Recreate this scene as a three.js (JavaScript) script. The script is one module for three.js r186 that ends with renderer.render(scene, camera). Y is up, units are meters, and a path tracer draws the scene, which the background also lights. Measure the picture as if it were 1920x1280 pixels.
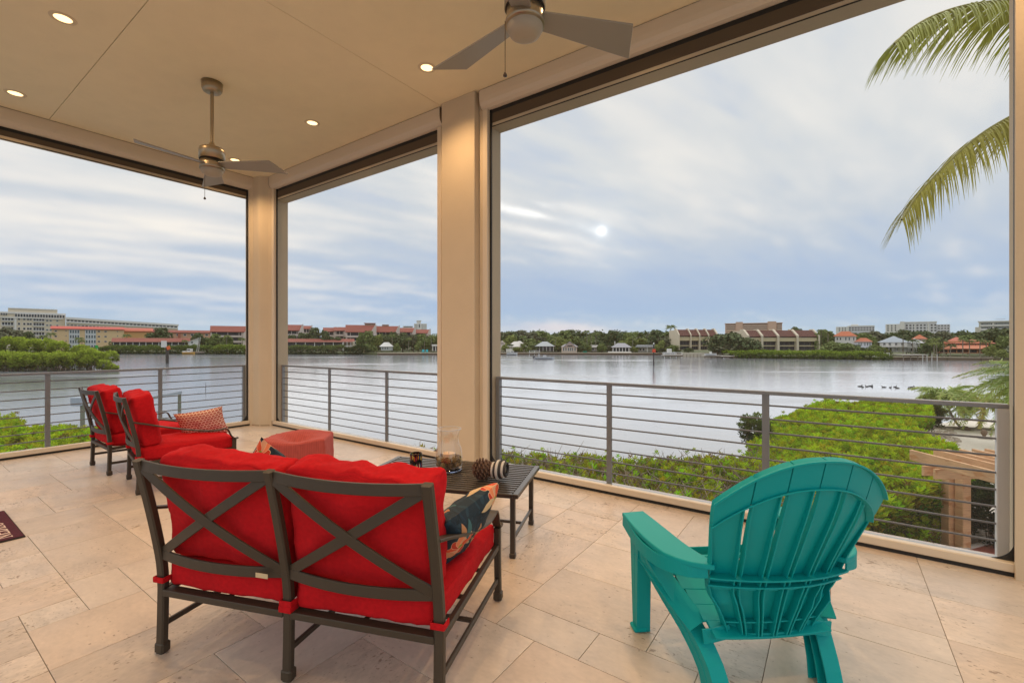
import * as THREE from 'three';
import { mergeGeometries, mergeVertices } from 'three/addons/utils/BufferGeometryUtils.js';
import { ImprovedNoise } from 'three/addons/math/ImprovedNoise.js';

// ------------------------------------------------------------------ camera
// Everything is laid out in plan units of one house grid; KM turns a unit into metres at the end.
const KM = 0.8666;
const FPX = 858, HOR = 641, CXP = 960, EYE = 1.45, YAW = THREE.MathUtils.degToRad(35.2);
const RX = Math.cos(YAW), RZ = -Math.sin(YAW), FX = -Math.sin(YAW), FZ = -Math.cos(YAW);
const CAM = new THREE.Vector3(8.303, EYE, 4.074);
const scene = new THREE.Scene();
const camera = new THREE.PerspectiveCamera(THREE.MathUtils.radToDeg(2 * Math.atan(640 / FPX)), 1024 / 682, 0.05, 6000);
camera.position.copy(CAM);
camera.rotation.y = YAW;
camera.setViewOffset(1920, 1280, 0, 640 - HOR, 1920, 1280);
const renderer = new THREE.WebGLRenderer({ antialias: true });
renderer.setSize(1024, 682);
renderer.toneMapping = THREE.LinearToneMapping;
renderer.toneMappingExposure = 1.8;
renderer.shadowMap.enabled = true;

// ------------------------------------------------------------------ helpers
const V = (x, y, z) => new THREE.Vector3(x, y, z);
const dirOf = (px, py) => V(RX * (px - CXP) / FPX + FX, (HOR - py) / FPX, RZ * (px - CXP) / FPX + FZ);
const atY = (px, py, Y) => { const d = dirOf(px, py); return CAM.clone().addScaledVector(d, (Y - EYE) / d.y); };
const atD = (px, py, D) => CAM.clone().addScaledVector(dirOf(px, py), D);
const seen = (p) => { const dx = p.x - CAM.x, dz = p.z - CAM.z, D = dx * FX + dz * FZ, a = dx * RX + dz * RZ; return [CXP + FPX * a / D, HOR - FPX * (p.y - EYE) / D, D]; };
function rngOf(seed) { let s = seed >>> 0; return () => { s = (s + 0x6D2B79F5) | 0; let t = Math.imul(s ^ (s >>> 15), 1 | s); t = (t + Math.imul(t ^ (t >>> 7), 61 | t)) ^ t; return ((t ^ (t >>> 14)) >>> 0) / 4294967296; }; }
const lerp = THREE.MathUtils.lerp, clamp = THREE.MathUtils.clamp, sstep = THREE.MathUtils.smoothstep;
const PN = new ImprovedNoise();
const fbm = (x, y, z, o = 4) => { let s = 0, a = 0.5; for (let i = 0; i < o; i++) { s += a * PN.noise(x, y, z); x *= 2.03; y *= 2.03; z *= 2.03; a *= 0.5; } return s; };
const srgb = (r, g, b) => new THREE.Color().setRGB(r / 255, g / 255, b / 255, THREE.SRGBColorSpace);

// ------------------------------------------------------------------ sky: thin overcast with streaks, the sun a bright patch behind it
const SUN_AZ = 11.1 * Math.PI / 180, SUN_EL = 13.4 * Math.PI / 180;
function skyTexture() {
  const W = 1280, H = 640, data = new Float32Array(W * H * 4);
  const grad = [[-90, 150, 158, 166], [-1, 168, 178, 188], [0, 180, 194, 206], [1.5, 178, 196, 214], [4, 165, 187, 215], [8, 179, 194, 214], [13, 194, 203, 214], [20, 207, 212, 217], [30, 213, 216, 219], [45, 217, 219, 221], [90, 220, 222, 224]];
  const lin = (c) => { c /= 255; return c <= 0.04045 ? c / 12.92 : Math.pow((c + 0.055) / 1.055, 2.4); };
  const G = grad.map((g) => [g[0], lin(g[1]), lin(g[2]), lin(g[3])]);
  const white = [lin(238), lin(234), lin(229)], blue = [lin(160), lin(182), lin(214)];
  for (let j = 0; j < H; j++) {
    const el = ((j + 0.5) / H - 0.5) * Math.PI, e = el * 180 / Math.PI, y = Math.sin(el), ch = Math.cos(el);
    let k = 0; while (k < G.length - 2 && e > G[k + 1][0]) k++;
    const t = clamp((e - G[k][0]) / (G[k + 1][0] - G[k][0]), 0, 1), base = [1, 2, 3].map((c) => lerp(G[k][c], G[k + 1][c], t));
    for (let i = 0; i < W; i++) {
      const r = ((i + 0.5) / W - 0.5) * 2 * Math.PI, x = Math.cos(r) * ch, z = Math.sin(r) * ch;
      const a = x * RX + z * RZ, b = x * FX + z * FZ, az = Math.atan2(a, b), azd = az * 180 / Math.PI;
      let c = base.slice();
      if (e > -2) {
        const yy = Math.max(y, 0) + 0.10, u = a / yy, v = b / yy;
        // streaks: stretched along one heading, wide soft patches, fine grain
        const s1 = u * 0.80 + v * 0.60, s2 = -u * 0.60 + v * 0.80;
        const wide = fbm(s1 * 0.35 + 3.1, s2 * 0.75, 1.7, 4), streak = fbm(s1 * 0.55 + wide * 1.2, s2 * 3.0 + 9, 5.3, 6), fine = fbm(s1 * 1.9, s2 * 7 + wide * 3, 8.1, 5);
        const mottle = fbm(s1 * 1.5 + streak, s2 * 3.4, 11.7, 5), low = sstep(e, 0.5, 9);
        const left = sstep(-azd, 8, 42) * sstep(e, 3, 10) * (1 - sstep(e, 55, 85));
        let wgt = clamp(0.04 + left * 0.50 + mottle * 0.75 + wide * 0.45 + streak * (0.6 + left * 0.45) + fine * 0.45, -0.6, 1);
        wgt *= lerp(0.55, 1, low) * (1 - sstep(e, 24, 46) * 0.55);
        const near = (dAz, dEl, wa, we) => Math.exp(-(((azd - dAz) / wa) ** 2 + ((e - dEl) / we) ** 2));
        wgt -= 0.55 * near(8, 6.5, 22, 2.6) * (0.7 + streak) + 0.35 * near(-17, 11, 10, 3.5) + 0.3 * near(30, 8, 14, 4);
        wgt += 0.40 * near(-6, 18, 9, 4.5) * (0.5 + 2.4 * streak) + 0.35 * near(-24, 5.2, 10, 2.2);
        const to = wgt > 0 ? white : blue, m = Math.min(Math.abs(wgt), 1);
        for (let q = 0; q < 3; q++) c[q] = lerp(c[q], to[q], m);
        // the sun behind the cloud and the lit bands beside it
        const ds = Math.hypot((az - SUN_AZ) * Math.cos(SUN_EL), el - SUN_EL) * 180 / Math.PI;
        const band = Math.exp(-(((e - (13.4 + (11 - azd) * 0.30)) / 1.9) ** 2)) * Math.exp(-(((azd - 4) / 8.5) ** 2));
        const tail = 0.20 * Math.exp(-(((e - (13.4 + (11 - azd) * 0.30)) / 0.55) ** 2)) * sstep(-azd, -11.3, -9.8) * Math.exp(-(((11 - azd) / 4.2) ** 2)) * (azd < 11.3 ? 1 : 0);
        const glow = tail * clamp(0.6 + fine * 2, 0.1, 1) + 0.75 * Math.exp(-((ds / 0.42) ** 2)) + 0.20 * Math.exp(-((ds / 0.9) ** 2)) + 0.05 * Math.exp(-((ds / 5) ** 2)) + band * clamp(0.10 + streak * 1.6 + fine * 1.5, 0, 0.9) * lerp(0.62, 0.22, sstep(azd, 1, 9));
        const warm = 0.16 * near(5.5, 1.9, 4.6, 0.55) + 0.12 * near(9, 1.3, 5, 0.5) + 0.05 * near(-2, 1.6, 9, 0.8);
        c[0] += glow + warm; c[1] += glow * 0.985 + warm * 0.42; c[2] += glow * 0.95 + warm * 0.1;
      }
      const o = (j * W + i) * 4, cie = 1 + 1.25 * sstep(e, 30, 85); // an overcast sky brightens towards the zenith
      c = c.map((q) => q * cie);
      data[o] = c[0] * 0.85; data[o + 1] = c[1] * 0.845; data[o + 2] = c[2] * 0.825; data[o + 3] = 1;
    }
  }
  const tx = new THREE.DataTexture(data, W, H, THREE.RGBAFormat, THREE.FloatType);
  tx.mapping = THREE.EquirectangularReflectionMapping; tx.magFilter = tx.minFilter = THREE.LinearFilter; tx.needsUpdate = true;
  return tx;
}
scene.background = skyTexture();
scene.environment = scene.background;
const sun = new THREE.DirectionalLight(new THREE.Color(1, 0.93, 0.82), 0.8);
{
  const ce = Math.cos(SUN_EL), d = V(RX * Math.sin(SUN_AZ) * ce + FX * Math.cos(SUN_AZ) * ce, Math.sin(SUN_EL), RZ * Math.sin(SUN_AZ) * ce + FZ * Math.cos(SUN_AZ) * ce);
  sun.position.copy(d).multiplyScalar(120); sun.castShadow = true; sun.shadow.radius = 150; sun.name = 'sun_light';
  sun.shadow.mapSize.set(2048, 2048);
  Object.assign(sun.shadow.camera, { left: -40, right: 40, top: 40, bottom: -40, near: 1, far: 400 });
  scene.add(sun, sun.target);
}
const LAMP_RGB = new THREE.Color(1, 0.64, 0.32), LAMP_CD = 4.4;

// ------------------------------------------------------------------ naming
const taken = new Map();
function numbered(name) { const n = taken.get(name) ?? -1; taken.set(name, n + 1); return n < 0 ? name : name + '_' + String(n + 1).padStart(3, '0'); }
function tag(o, label, category, group) { o.userData = { label, category }; if (group) o.userData.group = group; return o; }
function thing(name, label, category, pos = V(0, 0, 0), turn = 0, group) {
  const o = new THREE.Group(); o.name = numbered(name); o.position.copy(pos); o.rotation.y = turn; scene.add(o);
  return tag(o, label, category, group);
}
function structure(name, label) { const o = new THREE.Group(); o.name = numbered(name); scene.add(o); o.userData = { kind: 'structure', label }; return o; }
function mesh(name, geo, mat, parent, label) {
  const m = new THREE.Mesh(geo, mat); m.name = name; m.castShadow = m.receiveShadow = true;
  if (label) m.userData.label = label;
  if (parent) parent.add(m);
  return m;
}
function top(name, geo, mat, label, category, group) { const m = mesh(numbered(name), geo, mat, scene); return tag(m, label, category, group); }
function copyOf(o, label, pos, turn) {
  const c = o.clone(); c.name = numbered(o.name.replace(/_\d{3}$/, '')); c.userData = { ...o.userData, label }; scene.add(c);
  if (pos) c.position.copy(pos); if (turn !== undefined) c.rotation.set(0, turn, 0); return c;
}

// ------------------------------------------------------------------ geometry
const moved = (g, x, y, z) => { g.translate(x, y, z); return g; };
function plain(g) { for (const k of Object.keys(g.attributes)) if (!['position', 'normal', 'uv'].includes(k)) g.deleteAttribute(k); return g.index ? g.toNonIndexed() : g; }
const join = (list) => mergeGeometries(list.map(plain));
// a box with chamfered edges: 44 triangles
function cbox(w, h, d, c = 0.004) {
  const X = w / 2, Y = h / 2, Z = d / 2; c = Math.min(c, X * 0.9, Y * 0.9, Z * 0.9);
  const pos = [], p = (a, b, e) => V(a, b, e);
  const quad = (a, b, e, f) => { for (const q of [a, b, e, a, e, f]) pos.push(q.x, q.y, q.z); };
  const fix = (a, b, e, f) => { const n = b.clone().sub(a).cross(e.clone().sub(a)), m = a.clone().add(e); n.dot(m) > 0 ? quad(a, b, e, f) : quad(a, f, e, b); };
  const face = (ax, s) => { // main faces
    const r = { 0: [Y, Z], 1: [X, Z], 2: [X, Y] }[ax], full = [X, Y, Z][ax] * s, i = r[0] - c, j = r[1] - c;
    const at = (u, v) => (ax === 0 ? p(full, u, v) : ax === 1 ? p(u, full, v) : p(u, v, full));
    const A = at(-i, -j), B = at(i, -j), C = at(i, j), D = at(-i, j);
    fix(A, B, C, D);
  };
  for (const ax of [0, 1, 2]) for (const s of [-1, 1]) face(ax, s);
  for (const s of [-1, 1]) for (const t of [-1, 1]) {
    fix(p(-X + c, s * Y, t * (Z - c)), p(X - c, s * Y, t * (Z - c)), p(X - c, s * (Y - c), t * Z), p(-X + c, s * (Y - c), t * Z));
    fix(p(s * X, -Y + c, t * (Z - c)), p(s * X, Y - c, t * (Z - c)), p(s * (X - c), Y - c, t * Z), p(s * (X - c), -Y + c, t * Z));
    fix(p(s * X, t * (Y - c), -Z + c), p(s * X, t * (Y - c), Z - c), p(s * (X - c), t * Y, Z - c), p(s * (X - c), t * Y, -Z + c));
    for (const q of [-1, 1]) {
      const a = p(s * X, t * (Y - c), q * (Z - c)), b = p(s * (X - c), t * Y, q * (Z - c)), e = p(s * (X - c), t * (Y - c), q * Z);
      const n = b.clone().sub(a).cross(e.clone().sub(a)); const l = n.dot(a) > 0 ? [a, b, e] : [a, e, b];
      for (const v of l) pos.push(v.x, v.y, v.z);
    }
  }
  const g = new THREE.BufferGeometry(); g.setAttribute('position', new THREE.Float32BufferAttribute(pos, 3)); g.computeVertexNormals(); boxUV(g); return g;
}
// uv in units by the side a face looks to
function boxUV(g, s = 1, ox = 0, oy = 0) {
  const P = g.attributes.position, N = g.attributes.normal, uv = new Float32Array(P.count * 2);
  for (let i = 0; i < P.count; i++) {
    const ax = Math.abs(N.getX(i)), ay = Math.abs(N.getY(i)), az = Math.abs(N.getZ(i));
    let u, v; if (ay >= ax && ay >= az) { u = P.getX(i); v = P.getZ(i); } else if (ax >= az) { u = P.getZ(i); v = P.getY(i); } else { u = P.getX(i); v = P.getY(i); }
    uv[2 * i] = u * s + ox; uv[2 * i + 1] = v * s + oy;
  }
  g.setAttribute('uv', new THREE.BufferAttribute(uv, 2)); return g;
}
// box from corner ranges
const span = (x0, x1, y0, y1, z0, z1, c = 0.004) => { const g = cbox(x1 - x0, y1 - y0, z1 - z0, c); moved(g, (x0 + x1) / 2, (y0 + y1) / 2, (z0 + z1) / 2); return boxUV(g); };
// a straight bar between two points, w along side, t across
function bar(a, b, w, t, side, c = 0.003) {
  const d = b.clone().sub(a), L = d.length(), y = d.clone().normalize(), s = side.clone().addScaledVector(y, -side.dot(y)).normalize(), n = s.clone().cross(y);
  const g = cbox(w, L, t, c); g.applyMatrix4(new THREE.Matrix4().makeBasis(s, y, n).setPosition(a.clone().add(b).multiplyScalar(0.5))); return g;
}
// a flat bar that follows a line of points; side is constant
function sweep(pts, w, t, side, closedEnds = true, smooth = 1) {
  const P = smooth > 1 ? new THREE.CatmullRomCurve3(pts, false, 'centripetal').getPoints((pts.length - 1) * smooth) : pts;
  const pos = [], ring = [];
  const c = Math.min(typeof w === 'function' ? w(0) : w, t) * 0.18;
  P.forEach((p, i) => {
    const d = P[Math.min(i + 1, P.length - 1)].clone().sub(P[Math.max(i - 1, 0)]).normalize(), s = side.clone().addScaledVector(d, -side.dot(d)).normalize(), n = s.clone().cross(d);
    const a = (typeof w === 'function' ? w(i / (P.length - 1)) : w) / 2, b = t / 2;
    ring.push([[a - c, b], [a, b - c], [a, -b + c], [a - c, -b], [-a + c, -b], [-a, -b + c], [-a, b - c], [-a + c, b]].map(([x, y]) => p.clone().addScaledVector(s, x).addScaledVector(n, y)));
  });
  const tri = (a, b, e) => { for (const q of [a, b, e]) pos.push(q.x, q.y, q.z); };
  for (let i = 0; i + 1 < ring.length; i++) for (let k = 0; k < 8; k++) { const m = (k + 1) % 8, A = ring[i][k], B = ring[i][m], C = ring[i + 1][m], D = ring[i + 1][k]; tri(A, B, C); tri(A, C, D); }
  if (closedEnds) for (const [r, f] of [[ring[0], 1], [ring[ring.length - 1], 0]]) for (let k = 1; k < 7; k++) f ? tri(r[0], r[k + 1], r[k]) : tri(r[0], r[k], r[k + 1]);
  const g = new THREE.BufferGeometry(); g.setAttribute('position', new THREE.Float32BufferAttribute(pos, 3)); g.computeVertexNormals();
  return boxUV(g);
}
function tube(pts, r, seg = 8, n = 0, smooth = true) { const c = smooth ? new THREE.CatmullRomCurve3(pts) : new THREE.LineCurve3(pts[0], pts[1]); return new THREE.TubeGeometry(c, n || (pts.length - 1) * 6, r, seg, false); }
// tapered limb
function limb(a, b, r0, r1, seg = 7) {
  const d = b.clone().sub(a), g = new THREE.CylinderGeometry(r1, r0, d.length(), seg, 1, false); g.translate(0, d.length() / 2, 0);
  g.applyQuaternion(new THREE.Quaternion().setFromUnitVectors(V(0, 1, 0), d.normalize())); g.translate(a.x, a.y, a.z); return g;
}
const lathe = (pts, seg = 32) => new THREE.LatheGeometry(pts.map(([r, y]) => new THREE.Vector2(r, y)), seg);
function prismXZ(poly, y0, y1) { // polygon in plan, straight up
  const s = new THREE.Shape(poly.map(([x, z]) => new THREE.Vector2(x, -z))); const g = new THREE.ExtrudeGeometry(s, { depth: y1 - y0, bevelEnabled: false }); g.rotateX(-Math.PI / 2); g.translate(0, y0, 0); return boxUV(plain(g));
}
// soft box cushion
function cushion(w, h, d, r, bulge, seed, n = 18, wrinkle = 0.006) {
  let g = new THREE.BoxGeometry(2, 2, 2, n, n, n); g.deleteAttribute('uv'); g.deleteAttribute('normal'); g = mergeVertices(g, 1e-5);
  const P = g.attributes.position, H = [w / 2, h / 2, d / 2];
  for (let i = 0; i < P.count; i++) {
    const u = [P.getX(i), P.getY(i), P.getZ(i)], p = u.map((q, k) => q * H[k]), q = p.map((v, k) => clamp(v, -(H[k] - r), H[k] - r)), e = p.map((v, k) => v - q[k]), L = Math.hypot(...e) || 1;
    const nrm = e.map((v) => v / L), o = q.map((v, k) => v + nrm[k] * r);
    for (let k = 0; k < 3; k++) { const [a, b] = [(k + 1) % 3, (k + 2) % 3]; if (Math.abs(Math.abs(u[k]) - 1) < 1e-4) o[k] += Math.sign(u[k]) * bulge[k] * (1 - u[a] ** 4) * (1 - u[b] ** 4); }
    const s = fbm(o[0] * 6 + seed, o[1] * 9, o[2] * 6, 3) * wrinkle * 2 + PN.noise(o[0] * 22 + seed, o[1] * 7, o[2] * 20 + seed) * wrinkle * 0.6;
    P.setXYZ(i, o[0] + nrm[0] * s, o[1] + nrm[1] * s, o[2] + nrm[2] * s);
  }
  g.computeVertexNormals(); return boxUV(g.toNonIndexed());
}
// throw pillow with pinched corners, lies in xy, thick in z
function pillow(w, h, d, seed, n = 22) {
  const pos = [], uv = [], idx = [];
  for (const s of [1, -1]) for (let j = 0; j <= n; j++) for (let i = 0; i <= n; i++) {
    const u = i / n * 2 - 1, v = j / n * 2 - 1, pin = 1 - 0.10 * (1 - u * u) * (v * v) - 0.0, pin2 = 1 - 0.10 * (1 - v * v) * (u * u);
    const t = Math.pow(Math.max((1 - Math.abs(u) ** 2.6) * (1 - Math.abs(v) ** 2.6), 0), 0.55);
    const wr = fbm(u * 2.2 + seed, v * 2.2, s * 3, 3) * 0.03 * t;
    pos.push(u * w / 2 * pin2, v * h / 2 * pin, s * (d / 2 * t + wr)); uv.push((u + 1) / 2, (v + 1) / 2);
  }
  const m = (n + 1) * (n + 1);
  for (let k = 0; k < 2; k++) for (let j = 0; j < n; j++) for (let i = 0; i < n; i++) { const a = k * m + j * (n + 1) + i, b = a + 1, c = a + n + 1, e = c + 1; k ? idx.push(a, c, b, b, c, e) : idx.push(a, b, c, b, e, c); }
  const g = new THREE.BufferGeometry(); g.setAttribute('position', new THREE.Float32BufferAttribute(pos, 3)); g.setAttribute('uv', new THREE.Float32BufferAttribute(uv, 2)); g.setIndex(idx); g.computeVertexNormals(); return g;
}

// ------------------------------------------------------------------ materials
const std = (r, g, b, rough = 0.7, metal = 0, more = {}) => { const m = new THREE.MeshStandardMaterial({ roughness: rough, metalness: metal, ...more }); m.color.setRGB(r, g, b); return m; };
// a tileable colour map out of a function of (u, v) in 0..1 that returns [r, g, b] in linear
function mapOf(size, fn, repeat = 1, srgbOut = true) {
  const d = new Uint8Array(size * size * 4), enc = (c) => { c = clamp(c, 0, 1); return 255 * (srgbOut ? (c <= 0.0031308 ? c * 12.92 : 1.055 * Math.pow(c, 1 / 2.4) - 0.055) : c); };
  for (let j = 0; j < size; j++) for (let i = 0; i < size; i++) { const c = fn(i / size, j / size), o = (j * size + i) * 4; d[o] = enc(c[0]); d[o + 1] = enc(c[1]); d[o + 2] = enc(c[2]); d[o + 3] = 255; }
  const t = new THREE.DataTexture(d, size, size); t.wrapS = t.wrapT = THREE.RepeatWrapping; t.magFilter = THREE.LinearFilter; t.minFilter = THREE.LinearMipmapLinearFilter; t.generateMipmaps = true;
  if (srgbOut) t.colorSpace = THREE.SRGBColorSpace; t.repeat.set(repeat, repeat); t.needsUpdate = true; return t;
}
// noise that wraps with period 1 in u and v
const wrapN = (u, v, fu, fv, z, o = 4) => { // blend of shifted copies
  const f = (a, b) => fbm(a * fu, b * fv, z, o); const a = u, b = v;
  return f(a, b) * (1 - a) * (1 - b) + f(a - 1, b) * a * (1 - b) + f(a, b - 1) * (1 - a) * b + f(a - 1, b - 1) * a * b;
};
const grey = (fn) => (u, v) => { const x = fn(u, v); return [x, x, x]; };

// ------------------------------------------------------------------ house: floor, ceiling, columns, beams
const H = 4.31;                     // ceiling
const WX = 12, WZ = 5.7;            // far ends of the lanai, behind the camera and to its right
const U = 0.2345, TX0 = 4.063 - 20 * 0.2345, TZ0 = 0.085 - 2 * 0.2345;

// travertine: streaky cream stone with brown pits
const travMap = mapOf(768, (u, v) => {
  const a = wrapN(u, v, 4, 7, 1.3, 5), b = wrapN(u, v, 9, 20, 7.7, 4), f = wrapN(u, v, 40, 60, 3.3, 3), l = wrapN(u, v, 2, 3, 12.1, 3);
  let r = 0.625, g = 0.525, bl = 0.435; const m = 1 + a * 0.32 + b * 0.22 + f * 0.26 + l * 0.22; r *= m; g *= m * (1 - a * 0.03); bl *= m * (1 - a * 0.07 - l * 0.05);
  const pz = wrapN(u, v, 44, 76, 21.4, 4) + wrapN(u, v, 5, 7, 2.2, 3) * 0.6, pit = sstep(pz, 0.235, 0.30), fine = sstep(wrapN(u, v, 80, 120, 31.4, 3), 0.19, 0.34) * 0.36;
  const k = Math.max(pit * 0.62, fine * 1.1); r = lerp(r, 0.19, k); g = lerp(g, 0.115, k); bl = lerp(bl, 0.06, k);
  return [r, g, bl];
});
const travBump = mapOf(512, grey((u, v) => 0.7 + wrapN(u, v, 8, 20, 5, 4) * 0.2 - 0.6 * sstep(wrapN(u, v, 26, 62, 21.4, 4), 0.25, 0.34)), 1, false);
const travRough = mapOf(512, grey((u, v) => clamp(0.38 + wrapN(u, v, 4, 7, 15, 4) * 0.28 + 0.35 * sstep(wrapN(u, v, 26, 62, 21.4, 4), 0.23, 0.34), 0.1, 1)), 1, false);
const tileMats = [[1, 1, 1], [1.07, 1.05, 1.02], [0.91, 0.895, 0.88], [1.0, 0.955, 0.91], [0.96, 0.98, 1.0]].map(([r, g, b]) => {
  const m = std(0.94 * r, 0.94 * g, 0.94 * b, 1, 0, { map: travMap, bumpMap: travBump, bumpScale: 0.0012, roughnessMap: travRough }); m.color.setRGB(0.95 * r, 0.95 * g, 0.95 * b); return m;
});
{
  const floor = structure('patio_floor', 'travertine tile floor laid in four tile sizes');
  mesh('grout_bed', span(-0.22, WX, -0.3, -0.006, -0.22, WZ, 0.002), std(0.24, 0.17, 0.11, 0.95), floor);
  const rnd = rngOf(41), NX = Math.ceil((WX - TX0) / U) + 1, NZ = Math.ceil((WZ - TZ0) / U) + 1, used = new Uint8Array(NX * NZ), geos = new Map(), rest = [];
  const sizes = [[3, 2], [2, 3], [2, 2], [2, 2], [2, 1], [1, 2], [1, 1]];
  const free = (i, k, w, d) => { for (let a = 0; a < w; a++) for (let b = 0; b < d; b++) if (i + a >= NX || k + b >= NZ || used[(k + b) * NX + i + a]) return false; return true; };
  const tileGeo = (w, d, f) => { const key = w + '_' + d + '_' + f; if (!geos.has(key)) { const g = cbox(w * U - 0.0026, 0.02, d * U - 0.0026, 0.0009), r = rngOf(w * 71 + d * 13 + f * 7); if (d > w) { const uv = (boxUV(g, 0.85, 0, 0), g.attributes.uv); for (let q = 0; q < uv.count; q++) { const x = uv.getX(q), y = uv.getY(q); uv.setXY(q, y + f * 0.31 + w * 0.17, x + f * 0.23 + d * 0.13); } } else boxUV(g, 0.85, f * 0.371 + w * 0.21, f * 0.283 + d * 0.37); geos.set(key, g); } return geos.get(key); };
  let shown = 0; const laid = [];
  for (let k = 0; k < NZ; k++) for (let i = 0; i < NX; i++) {
    if (used[k * NX + i]) continue;
    const order = sizes.map((s) => [rnd() * ({ 6: 1.0, 4: 1.0, 2: 0.80, 1: 0.55 })[s[0] * s[1]], s]).sort((a, b) => b[0] - a[0]);
    const [, [w, d]] = order.find(([, s]) => free(i, k, ...s));
    for (let a = 0; a < w; a++) for (let b = 0; b < d; b++) used[(k + b) * NX + i + a] = 1;
    let x0 = TX0 + i * U, z0 = TZ0 + k * U, x1 = x0 + w * U, z1 = z0 + d * U; if (x1 < -0.2 || x0 > WX || z1 < -0.2 || z0 > WZ) continue;
    const cx = (x0 + x1) / 2, cz = (z0 + z1) / 2, f = Math.floor(rnd() * 5), mat = tileMats[Math.floor(rnd() * tileMats.length)], dy = -0.0104 + rnd() * 0.0008;
    const inView = [[x0, z0], [x1, z0], [x0, z1], [x1, z1]].some(([x, z]) => { const q = seen(V(x, 0, z)); return q[2] > 0.3 && q[0] > -30 && q[0] < 1950 && q[1] < 1310; });
    laid.push({ w, d, f, mat, cx, cz, dy, far: inView ? Math.hypot(cx - CAM.x, cz - CAM.z) : 1e3 });
  }
  for (const t of laid.sort((a, b) => a.far - b.far)) { if (t.far < 1e3 && shown < 298) { shown++; const m = mesh('tile', tileGeo(t.w, t.d, t.f), t.mat, floor); m.position.set(t.cx, t.dy, t.cz); } else rest.push(moved(tileGeo(t.w, t.d, t.f).clone(), t.cx, t.dy, t.cz)); }
  const more = mesh('tile_field', join(rest), tileMats[0], floor); more.userData.kind = 'stuff';
  floor.userData.label = 'cream travertine tile floor of the covered patio';
}

// painted plaster
const plasterBump = mapOf(512, grey((u, v) => 0.5 + wrapN(u, v, 30, 30, 4, 4) * 0.5 + wrapN(u, v, 5, 5, 9, 2) * 0.25), 1, false);
const plasterMap = mapOf(512, (u, v) => { const a = 1 + wrapN(u, v, 3, 3, 2, 4) * 0.09 + wrapN(u, v, 60, 60, 6, 2) * 0.05; return [0.62 * a, 0.51 * a, 0.365 * a]; });
const plaster = std(1, 1, 1, 0.82, 0, { map: plasterMap, bumpMap: plasterBump, bumpScale: 0.002 });
const ceilingMap = mapOf(512, (u, v) => { const a = 1 + wrapN(u, v, 4, 4, 5, 5) * 0.10 + wrapN(u, v, 90, 90, 3, 2) * 0.05; return [0.86 * a, 0.735 * a, 0.49 * a]; });
const ceilingMat = std(1, 1, 1, 0.85, 0, { map: ceilingMap, bumpMap: plasterBump, bumpScale: 0.0008 });
const trimMat = std(0.68, 0.575, 0.44, 0.38);
const black = std(0.012, 0.011, 0.010, 0.6);
const PX = 4.40, PZ = 2.70;   // joints of the ceiling panels
{
  const c = structure('ceiling', 'cream panelled patio ceiling');
  const g = 0.0025;
  const xs = [-0.25, PX, 8.75, WX + 0.2], zs = [-0.25, PZ, WZ + 0.2];
  for (let i = 0; i < 3; i++) for (let k = 0; k < 2; k++) mesh('ceiling_panel', span(xs[i] + (i ? g : 0), xs[i + 1] - g, H, H + 0.014, zs[k] + (k ? g : 0), zs[k + 1] - g, 0.002), ceilingMat, c);
  mesh('roof_slab', span(-0.8, WX + 0.6, H + 0.02, H + 0.45, -0.8, WZ + 0.6), plaster, c);
}
{ // the open back of the patio, behind the camera: posts and a beam
  const w = thing('rear_beam', 'cream beam along the open rear side of the patio', 'beam'); mesh('beam', span(-0.12, WX + 0.2, H - 0.42, H - 0.001, WZ, WZ + 0.22), plaster, w);
  for (const [x, n] of [[0, 'nearest the armchair side'], [4, 'second'], [8, 'third'], [12, 'farthest from the armchair side']]) { const c = thing('patio_column', `cream column on the open rear side of the patio, ${n}`, 'column'); mesh('shaft', span(x - 0.2, x + 0.2, 0, H - 0.423, WZ, WZ + 0.22), plaster, c); }
}
const LINB = 3.905, LINA = 3.945;
top('lintel_beam', join([span(0.40, 4.30, LINB, H - 0.001, -0.25, -0.062), span(5.09, 9.235, LINB, H - 0.001, -0.25, -0.062)]), plaster, 'cream beam above the two screened openings facing the open water', 'beam');
top('lintel_beam', span(-0.12, -0.062, LINA, H - 0.001, 0.225, WZ - 0.003), plaster, 'cream beam above the screened opening over the two armchairs', 'beam');
{
  const c = thing('corner_column', 'cream corner column with rounded edges between the two screened sides', 'column', V(0, 0, 0));
  mesh('shaft', prismXZ([[-0.12, -0.25], [0.40, -0.25], [0.40, -0.062], [0.325, -0.062], [0.325, 0.0], [0.285, 0.035], [0.23, 0.105], [0.20, 0.135], [0.165, 0.153], [0.085, 0.168], [0.045, 0.178], [0.012, 0.205], [-0.062, 0.205], [-0.062, 0.222], [-0.12, 0.222]], 0, H - 0.001), plaster, c);
  mesh('base_joint', prismXZ([[0.31, 0.01], [0.23, 0.112], [0.165, 0.158], [0.085, 0.173], [0.03, 0.19], [0.03, 0.1], [0.2, 0.0]], 0, 0.022), std(0.40, 0.31, 0.21, 0.8), c);
}
{
  const c = thing('patio_column', 'broad cream column standing between the two openings by the slatted table', 'column', V(0, 0, 0));
  mesh('shaft', span(4.44, 4.955, 0, H - 0.001, -0.248, 0.07, 0.004), plaster, c);
  mesh('jamb', span(4.957, 5.090, 0, H - 0.001, -0.25, -0.012, 0.003), plaster, c);
  mesh('jamb', span(4.30, 4.438, 0, H - 0.001, -0.25, -0.012, 0.003), plaster, c);
}
{
  const c = thing('patio_column', 'cream column edge closing the opening behind the end railing post', 'column', V(0, 0, 0));
  mesh('shaft', prismXZ([[9.205, 0.03], [9.205, 0.008], [9.238, 0.006], [9.238, -0.25], [9.75, -0.25], [9.75, 0.03]], 0, H - 0.001), plaster, c);
}

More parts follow.
